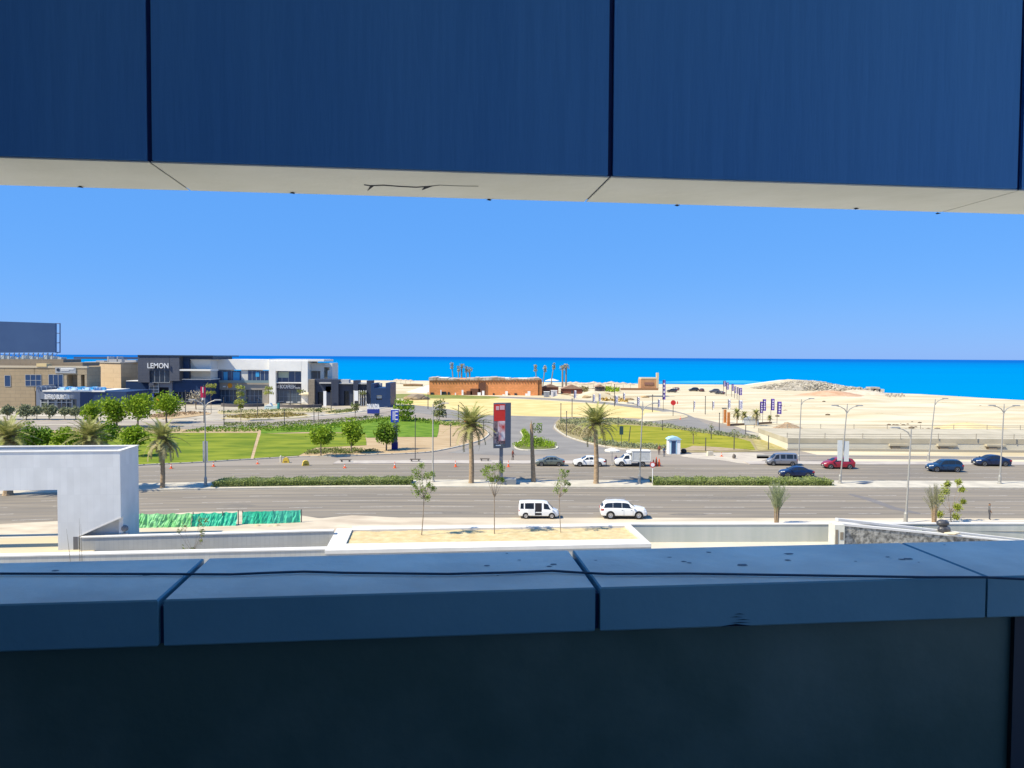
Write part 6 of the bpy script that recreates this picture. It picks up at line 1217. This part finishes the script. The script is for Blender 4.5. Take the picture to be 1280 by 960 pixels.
# ---------------------------------------------------------------- flags
pur = mat('flag_purple', (.10, .055, .34), .8, (.14, .08, .40), 2); wf = mat('flag_white', (.72, .70, .72), .8)
def flag(px, ybase, y0, y1, x0, x1, label, m, mark, group):
    b = G(px, ybase); y = b.y; t = thing('banner_flag', label, 'flag', b, 0, group); mb = MB(); mb.tube([(0, 0, 0), (0, 0, D(px, y0, y).z)], max(.05, y * .0003), 5); mb.build('pole', steeld, t)
    a = D(x0, y1, y) - b; c = D(x1, y0, y) - b; mb = MB(); n = 6; vs = []
    for i in range(n + 1): f = i / n; vs += [(a.x + (c.x - a.x) * f, .12 * math.sin(f * 5), a.z), (a.x + (c.x - a.x) * f, .12 * math.sin(f * 5 + .6), c.z)]
    mb.add(vs, [(2 * i, 2 * i + 2, 2 * i + 3, 2 * i + 1) for i in range(n)]); mb.build('cloth', m, t)
    w_, h_ = c.x - a.x, c.z - a.z; mb = MB()
    for k in range(4): mb.box((a.x + w_ * .3, -.22, a.z + h_ * (.14 + .2 * k)), (a.x + w_ * (.62 + .1 * (k % 2)), -.2, a.z + h_ * (.25 + .2 * k)))
    mb.build('mark', mark, t)
FG = 'purple banner flags'; FW = 'white banner flags'
flag(829, 513, 475, 499.5, 828, 832, 'tallest purple banner flag beside the small brick gatehouse', pur, wf, FG)
for i, (px, yb, y0, y1, x0, x1) in enumerate(((904.3, 493, 476, 483, 904, 907.5), (907.8, 495, 478, 487, 908, 911), (914.5, 496, 480, 488.5, 914.7, 917.3), (918, 498, 483, 491.5, 918, 920.3), (921.3, 499, 484, 492, 921.4, 923.3), (923.8, 500, 485, 494, 924, 927.6))):
    flag(px, yb, y0, y1, x0, x1, '%s small purple flag of the far row of six on the beach' % ('first', 'second', 'third', 'fourth', 'fifth', 'last')[i], pur, wf, FG)
for i, (px, yb, y0, y1, x0, x1) in enumerate(((949.8, 525, 502, 516.5, 950, 954), (953.2, 528, 499, 513.5, 953.2, 957.6), (963.4, 526, 498.5, 513, 963.8, 968.2), (971.2, 530, 502, 517.5, 971.4, 977))):
    flag(px, yb, y0, y1, x0, x1, '%s large purple flag of the near group of four on the sand' % ('leftmost', 'second', 'third', 'rightmost')[i], pur, wf, FG)
bm = mat('mark_blue', (.06, .08, .35), .7)
for i, (px, yb, y0, y1, x0, x1) in enumerate(((717.5, 500, 488, 498, 717.6, 720.5), (741, 503, 493, 502, 741.2, 744), (748.5, 503, 492, 501.5, 748.7, 751), (779, 502, 491, 500.5, 779.2, 781.4), (769, 506, 494.5, 504, 769.1, 772.6), (796.5, 509, 496, 507, 796.8, 799.6), (822.5, 511, 499, 509, 822.8, 825.2), (867, 515, 501, 512, 867, 869), (890.5, 513, 501.5, 510.5, 890.6, 893), (910, 512, 499, 511, 910.1, 913.3), (923.5, 514, 500, 512.5, 923.8, 928.4))):
    flag(px, yb, y0, y1, x0, x1, '%s of the white flags with blue marks spread over the sand, counted from the left' % ('first', 'second', 'third', 'fifth', 'fourth', 'sixth', 'seventh', 'eighth', 'ninth', 'tenth', 'last')[i], wf, bm, FW)
# gate columns, dry palms, wall
ora = mat('gate_orange', (.50, .19, .05), .85, (.42, .15, .04), 1.2)
for i, (x0, x1, y0, y1) in enumerate(((905.3, 908.3, 512, 528.5), (909.6, 912.8, 515.5, 532.5))):
    b = G((x0 + x1) / 2, y1); a = D(x0, y1, b.y); c = D(x1, y0, b.y); mb = MB(); mb.box((a.x, b.y, 0), (c.x, b.y + .7, c.z), taper=.02); tag(mb.build('gate_column', ora), ('taller left orange gate column at the sand entrance', 'right orange gate column at the sand entrance')[i], 'gate column', 'orange gate columns')
b = G(906, 530); a = D(902.5, 511, b.y + .3); c = D(908.5, 509.8, b.y + .3); mb = MB(); mb.box((a.x, b.y + .2, a.z), (c.x, b.y + .5, c.z)); mb.tube([(a.x + .3, b.y + .35, 0), (a.x + .3, b.y + .35, a.z)], .06, 5); tag(mb.build('gate_arm', steeld), 'short dark bar on a thin post beside the taller orange gate column', 'barrier')
for i, (px, yb, top, rp, hp) in enumerate(((921, 530, 516, 7, 3), (930, 531, 519, 6, 3), (945, 532, 517, 7, 2), (962, 528, 522, 3.5, 2))):
    palm((px, yb), top, rp, ('dry drooping palm right of the orange columns', 'second dry drooping palm right of the orange columns', 'dense brown dry palm below the four purple flags', 'small bent dry palm at the end of the low sand wall')[i], .12, 14, 8, 30 + i, group='dry palms at the sand entrance', skirt=False, drop=3)
a = G(912, 532.5); c = G(965, 529.5); mb = MB(); mb.prism([(a.x, a.y), (c.x, c.y), (c.x, c.y + .3), (a.x, a.y + .3)], 0, .5); tag(mb.build('low_fence', mat('fence_brown', (.20, .13, .08), .9)), 'low brown fence line running right from the orange gate columns', 'fence')
b = G(939, 531.5); t = thing('pale_tent', 'small pale grey shelter between the dry palms', 'shelter', b); mb = MB(); mb.box((-1.9, 0, .1), (1.9, 1.5, 1.5)); mb.build('side', mat('tent_pale', (.5, .52, .52), .8), t); mb = MB(); mb.extr([(-2.1, -.1, 1.5), (2.1, -.1, 1.5), (.6, -.1, 2.1), (-1.0, -.1, 2.1)], (0, 1.7, 0)); mb.build('roof', mat('tent_roof', (.42, .45, .48), .8), t)
# kiosk
b = G(843, 568); t = thing('guard_kiosk', 'small white guard kiosk with pale blue roof at the lawn edge', 'kiosk', b); hw = 9 * b.y / F; zt3 = D(843, 549.5, b.y).z
mb = MB(); mb.box((-hw * .82, 0, 0), (hw * .82, 1.7, zt3)); mb.build('wall', mat('kiosk_white', (.74, .76, .78), .6), t); mb = MB(); mb.extr([(-hw, -.2, zt3), (hw, -.2, zt3), (hw * .6, -.2, zt3 + .35), (0, -.2, zt3 + .5), (-hw * .6, -.2, zt3 + .35)], (0, 2.1, 0)); mb.build('roof', mat('kiosk_blue', (.35, .58, .72), .6), t)
mb = MB(); mb.box((-hw * .42, -.03, .15), (hw * .18, -.003, zt3 - .25)); mb.build('door', glassb, t); mb = MB(); mb.box((-hw * .55, -.05, .1), (-hw * .44, -.002, zt3 - .15)); mb.box((hw * .2, -.05, .1), (hw * .3, -.002, zt3 - .15)); mb.build('door_frame', mat('kiosk_blue', (.35, .58, .72), .6), t)
b = G(855, 567); t = thing('dark_bin', 'dark bin and bundle right beside the white kiosk', 'bin', b); mb = MB(); mb.blob((0, .3, .4), (.55, .4, .45), 2, .1, 2); mb.build('bag', blk, t)
# cones and barriers
orc = mat('cone_orange', (.78, .12, .03), .6)
def cone(px, py, label, hpx=None, z=.02):
    b = G(px, py, z); h = .75 if not hpx else hpx * b.y / F; t = thing('traffic_cone', label, 'traffic cone', b, 0, 'orange traffic cones'); mb = MB(); mb.lathe((0, 0, 0), [(.15, .04), (.05, h * .72), (.035, h)], 10); mb.build('cone', orc, t); mb = MB(); mb.box((-.24, -.24, 0), (.24, .24, .05)); mb.build('base', orc, t); mb = MB(); mb.lathe((0, 0, h * .5), [(.105, 0), (.085, h * .16)], 10); mb.build('white_band', signw, t)
for px, py, hp, lb_ in ((214, 585.5, 6, 'orange cone just right of the slim palm'), (267, 583, 6, 'orange cone right of the double lamp pole'), (322, 580, 5, 'orange cone below the gap in the lawn'), (431, 585, 5, 'orange cone below the first low bench'), (493.5, 585, 8, 'tall orange cone below the blue totem'), (569.5, 583.5, 8, 'tall orange cone left of the tall palm trunk'), (635.5, 583.5, 8, 'tall orange cone right of the billboard post'), (581, 527, 8, 'orange red cone at the roundabout left of the palm crown'), (902, 570.5, 5, 'small orange cone right of the white block'), (850.5, 524, 4, 'orange cone on the inner pavement near the round red sign')):
    cone(px, py, lb_, hp)
b = G(820, 583); t = thing('cone_stack', 'leaning stacks of orange cones right of the white pickup', 'traffic cones', (b.x, b.y, .02))
for x, y_, h in ((-.4, 0, 1.0), (.1, .3, 1.6), (.5, .1, 1.2)):
    for k in range(3): mb = MB(); mb.lathe((x, y_, k * .22), [(.3, 0), (.3, .05), (.17, .06), (.05, h * .6), (.04, h * .62)], 10); mb.build('cone', orc, t)
yb = mat('barrier_yellow', (.72, .50, .06), .6)
for i, (px, py) in enumerate(((357, 578.8), (382.5, 582.3))):
    b = G(px, py); t = thing('barrier_block', ('yellow plastic barrier block beside the small white post', 'yellow plastic barrier block on the kerb line, the right one')[i], 'barrier', (b.x, b.y, .02), (.1, .4)[i], 'yellow barrier blocks'); mb = MB(); mb.extr([(-.55, 0, 0), (.55, 0, 0), (.4, 0, .62), (.2, 0, .8), (-.2, 0, .8), (-.4, 0, .62)], (0, .5, 0)); mb.build('body', yb, t)
    mb = MB(); mb.box((-.25, -.01, .1), (.25, -.002, .3)); mb.build('slot', mat('slot_dark', (.3, .2, .05), .8), t)
b = G(351, 578); mb = MB(); mb.lathe(b, [(.16, 0), (.16, .9), (.1, 1.1)], 8); tag(mb.build('marker_post', cream), 'short cream marker post left of the first yellow barrier block', 'post')
for i, (px, py, w_) in enumerate(((432, 578.5, 14), (519, 577.8, 13), (606, 577.2, 12))):
    b = G(px, py); w2 = w_ * b.y / F / 2; t = thing('low_bench', ('dark low bench left of the others on the far pavement', 'dark low bench at the foot of the thin garden lamp', 'dark low bench right of the tall palm')[i], 'bench', (b.x, b.y, .13), 0, 'dark low benches on the far pavement'); mb = MB(); mb.box((-w2, -.25, .3), (w2, .25, .42)); mb.build('seat', mat('bench_wood', (.12, .10, .08), .8), t)
    for sg in (-1, 1): mb = MB(); mb.box((sg * w2 * .7 - .1, -.2, 0), (sg * w2 * .7 + .1, .2, .298)); mb.build('leg', mat('bench_leg', (.2, .19, .17), .8), t)
b = G(888, 570); t = thing('stone_block', 'pale broken block lying right of the kiosk', 'block', b); mb = MB(); mb.box((-.55, 0, 0), (.55, .7, .8), taper=.08, rz=.2); mb.build('block', mat('blk_pale', (.58, .53, .42), .9, (.5, .45, .36), 2), t)
b = G(918, 573.5); t = thing('dark_stone', 'dark leaning stone on the sandy verge left of the silver minibus', 'stone', b); mb = MB(); mb.blob((0, .2, .35), (.3, .25, .5), 2, .12, 3); mb.build('stone', mat('stone_dark', (.15, .13, .11), .9), t)
# pale dust where the service area meets the verge
sheet('dust', arc([(850, 570), (870, 566), (944, 566), (960, 570), (958, 574), (940, 579), (925, 579), (900, 575), (870, 573), (850, 570)], 3)[:-1], mat('dust', (.40, .35, .29), .95, (.48, .43, .35), .5), .03)
sheet('manhole_cover', [(1069, 604), (1083, 602.5), (1092, 603.2), (1080, 605.2)], mat('manhole', (.03, .05, .09), .7), .17)
# ---------------------------------------------------------------- green tarpaulin fence
t = thing('tarpaulin_fence', 'low fence of green and turquoise sheeting on the sand beside the near carriageway', 'fence', (-38, 76, 0)); rn = random.Random(12)
from mathutils import noise as nz
def cloth(px0, px1, ya, yb_, ta, tb_, nm, m, sag, fold, seed, seg=90):
    rr = random.Random(seed); mb = MB(); vs = []; rows = 9; ph = [rr.uniform(0, 6) for _ in range(4)]
    for i in range(seg + 1):
        f = i / seg; b = G(px0 + (px1 - px0) * f, ya + (yb_ - ya) * f); ht = D(px0 + (px1 - px0) * f, ta + (tb_ - ta) * f, b.y).z
        for j in range(rows + 1):
            g_ = j / rows; L2 = abs(px1 - px0) * .25; d_ = fold * (2.6 * nz.noise(Vector((f * L2 + .8 * g_ * math.sin(f * 7 + ph[1]), g_ * 1.2, seed * 3.7))) + 1.6 * nz.noise(Vector((f * L2 * 2.3 - g_ * 2.5, g_ * 2.6, seed * 9.1))) + 1.2 * nz.noise(Vector((f * L2 * .7 + g_ * 1.5, g_ * 4.5 + f * 3, seed * 1.3)))) * (.35 + .65 * math.sin(math.pi * min(1, g_ + .08))); vs.append((b.x, b.y + d_ + (1 - g_) * -.35 * sag, ht * g_ * (1 - .07 * abs(math.sin(f * 12 + ph[3])) * sag)))
    mb.add(vs, [(i * (rows + 1) + j, (i + 1) * (rows + 1) + j, (i + 1) * (rows + 1) + j + 1, i * (rows + 1) + j + 1) for i in range(seg) for j in range(rows)]); return mb.build(nm, m, t, world=True)
gr1 = mat('tarp_green', (.13, .46, .16), .55, (.22, .58, .26), .6, trans=.15, spec=.5); gr2 = mat('tarp_turquoise', (.02, .46, .27), .55, (.05, .56, .37), .6, trans=.15, spec=.5)
cloth(168, 241, 658.8, 657.8, 641.5, 641.0, 'green_sheet', gr1, 1.4, .075, 1); cloth(241, 297, 657.5, 656.2, 641.0, 639.6, 'turquoise_sheet', gr2, 1.2, .06, 2); cloth(303, 341, 655.0, 654.4, 639.3, 638.6, 'turquoise_sheet', gr2, .4, .035, 3); cloth(341, 376, 654.4, 653.0, 638.6, 637.5, 'turquoise_sheet', mat('tarp_mint', (.06, .52, .33), .6, (.12, .62, .44), .8, trans=.15), .3, .045, 4)
for px, yb_, yt in ((168, 659, 641), (241, 657.8, 640.5), (278, 657, 639.8), (297.5, 656.3, 638), (303, 655.2, 638.5), (341, 654.5, 638), (376.5, 653.2, 636.8)):
    b = G(px, yb_); mb = MB(); mb.tube([b + Vector((0, .1, 0)), b + Vector((0, .1, D(px, yt, b.y).z))], .05, 6); mb.build('post', mat('post_dark', (.1, .1, .09), .8), t, world=True)
for i, (px, py, s2) in enumerate(((322, 657.5, .5), (346, 657.2, .55), (337, 657.8, .4))):
    b = G(px, py); mound('sand_heap', px, py, 14, s2 * .5, .5, mat('heap_sand', (.45, .36, .22), .95, (.52, .42, .28), 1), 50 + i)
# black plastic bundle and little notice on the wall
bx = (1186 - 640) / F * 72.0; fb = (1186 - 1056) / 234; b = Vector((bx, 72.2, 0)); t = thing('plastic_bundle', 'two black plastic wrapped bundles stacked on the sloping ramp wall below the sapling', 'bundle', (b.x, 72.1, 0)); bpm = mat('black_plastic', (.035, .035, .04), .35, (.08, .08, .085), 2.5, spec=.5, bump=.6)
z0 = ra.z + (rb.z - ra.z) * fb + .1
mb = MB(); mb.blob((0, 0, z0 + .42), (.62, .4, .36), 3, .05, 1); mb.build('lower_bundle', bpm, t, smooth=True, ang=80); mb = MB(); mb.blob((-.1, .1, z0 + 1.0), (.58, .4, .34), 3, .05, 2); mb.build('upper_bundle', bpm, t, smooth=True, ang=80)
mb = MB(); mb.blob((.55, -.3, z0 + .12), (.8, .4, .14), 2, .1, 4); mb.build('cream_cloth', mat('cream_cloth', (.6, .52, .38), .9), t)
a = D(1133, 662, 74.6); b2 = D(1140.5, 652.5, 74.6); wa_, wc_ = G(788, 655, .8), G(1420, 653.5, .8); wy = wa_.y + (wc_.y - wa_.y) * (a.x - wa_.x) / (wc_.x - wa_.x); t = thing('wall_notice', 'small pale green panel in a grey frame on the street wall', 'notice', (a.x, wy - 1.0, a.z))
aa = D(1133.5, 661.5, 76.2); bb2 = D(1140.2, 653.6, 76.2)
mb = MB(); mb.box((aa.x - bb2.x * 0 - a.x - .12, .9, aa.z - a.z - .1), (bb2.x - a.x + .12, .98, bb2.z - a.z + .08)); mb.build('frame', mat('notice_frame', (.2, .22, .2), .6), t); mb = MB(); mb.box((aa.x - a.x, .85, aa.z - a.z), (bb2.x - a.x, .895, bb2.z - a.z)); mb.build('panel', mat('notice_green', (.5, .62, .5), .6), t)
# ---------------------------------------------------------------- rock heap on the shore
rn = random.Random(21)
mound('rubble_mound', 1008, 486, 125, 4.5, 30, mat('rubble', (.25, .22, .17), .95, (.40, .36, .29), .8), 3, y=1)
mound('rubble_mound', 1074, 492, 80, 2.0, 16, mat('rubble2', (.46, .38, .28), .95, (.54, .48, .38), .4), 4); mound('red_earth', 1040, 494.5, 90, 2.4, 10, mat('red_earth', (.42, .25, .15), .95, (.50, .33, .22), .4), 6)
mb = MB(); c0 = G(1008, 486); c1 = G(1066, 491)
for k in range(2000):
    if k < 1600:
        a = rn.uniform(0, 6.28); q = math.sqrt(rn.random()); rx = 68 * c0.y / F * .97; x = c0.x + math.cos(a) * q * rx; y_ = c0.y + math.sin(a) * q * 30; z = 4.3 * max(0, math.sin((1 - q) * math.pi / 2)) ** 1.5
    else:
        a = rn.uniform(0, 6.28); q = math.sqrt(rn.random()); x = c1.x + math.cos(a) * q * 14; y_ = c1.y + math.sin(a) * q * 16; z = 2.7 * max(0, math.sin((1 - q) * math.pi / 2)) ** 1.5
    s2 = rn.uniform(.3, .9); mb.cur = rn.choice((0, 0, 1, 2)); mb.blob((x, y_, z), (s2 * rn.uniform(.7, 1.4), s2, s2 * rn.uniform(.5, .9)), 1, .25, k)
kind(mb.build('boulders', [mat('boulder_a', (.30, .27, .21), .95), mat('boulder_b', (.20, .18, .145), .95), mat('boulder_c', (.42, .38, .31), .95)]), 'stuff', 'heap of pale grey boulders on the shore')
d = 388; t = bld('ruined_hut', 'small ruined concrete hut on the shore right of the boulders', 1093, 490, d, 'hut'); pc = mat('ruin', (.38, .33, .27), .9, (.48, .43, .36), 1)
P(t, 'wall', pc, d, (1088.5, 485.5, 1092, 494), (1095, 485.5, 1098.5, 491), th=4); P(t, 'roof', pc, d, (1088, 484, 1100, 486), th=5, off=.3); P(t, 'rear_wall', mat('ruin_dark', (.14, .11, .09), .9), d, (1092, 486, 1095, 495), th=.5, off=-2); P(t, 'annex', mat('ruin_pale', (.55, .5, .42), .9), d, (1100.5, 486.5, 1105.5, 493), th=3)
mb = MB()
for k in range(11): p = G(1108 + k * 2.2, 495 + (k % 3) * .8); mb.box((p.x - .4, p.y, 0), (p.x + .4, p.y + .6, .9 + .4 * (k % 2)))
tag(mb.build('broken_wall', pc), 'line of broken wall pieces right of the ruined hut', 'ruin')
# dark debris on the beach
mb = MB()
for k in range(70):
    px, py = rn.choice(((rn.uniform(960, 1270), rn.uniform(500, 530)), (rn.uniform(1150, 1176), rn.uniform(536, 539.5)), (rn.uniform(1110, 1150), rn.uniform(526, 545)), (rn.uniform(975, 990), rn.uniform(507, 514))))
    p = G(px, py, .1); s2 = rn.uniform(.12, .5); mb.blob((p.x, p.y, s2 * .4), (s2 * 1.8, s2, s2 * .7), 1, .2, k)
kind(mb.build('debris', mat('debris_brown', (.16, .12, .08), .95)), 'stuff', 'scattered small brown debris on the beach')

# small cabins beside the brick building
for i, (x0, x1, y0, y1, c_, lb_) in enumerate(((689, 696.5, 488.5, 497, (.62, .60, .62), 'white cabin in front of the long red brown hut'), (680, 687, 490, 496.5, (.28, .30, .33), 'grey generator box beside the white cabin'), (571, 574, 478, 478.5, (.3, .3, .3), ''))[:2]):
    g = G((x0 + x1) / 2, y1); a = D(x0, y1, g.y); c = D(x1, y0, g.y); t = thing('cabin', lb_, 'cabin', g); w2 = (c.x - a.x) / 2; mb = MB(); mb.box((-w2, 0, 0), (w2, 2.4, c.z)); mb.build('body', mat('cabin_%d' % i, c_, .7, tuple(v * .85 for v in c_), 1.5), t)
    mb = MB(); mb.box((-w2 - .1, -.1, c.z + .002), (w2 + .1, 2.5, c.z + .15)); mb.build('roof', roofw, t); mb = MB(); mb.box((-w2 * .3, -.04, .1), (w2 * .4, -.003, c.z * .8)); mb.build('door', mat('cabin_door', (.2, .22, .28), .6), t)
for i, (x, y, s2) in enumerate(((707, 494.5, 1.1), (712, 495.5, .8), (724, 496, .9), (733, 497.5, 1.2), (757, 493, 1.0), (770, 497, .8), (786, 500, 1.0), (806, 497, .9), (520, 499.5, 2.4), (512, 500, 1.6))):
    g = G(x, y); mb = MB(); mb.blob((g.x, g.y, s2 * .3), (s2 * 1.7, s2, s2 * .6), 2, .2, 70 + i); mb.blob((g.x + s2 * 1.2, g.y, s2 * .2), (s2, s2 * .7, s2 * .45), 2, .2, 90 + i)
    tag(mb.build('material_heap', mat('heap_%d' % (i % 3), ((.30, .22, .13), (.42, .30, .16), (.22, .18, .14))[i % 3], .95)), '%s of the low brown material heaps on the sand around the perimeter road' % ('first', 'second', 'third', 'fourth', 'fifth', 'sixth', 'seventh', 'eighth', 'large left', 'small left')[i], 'heap', 'low brown heaps')
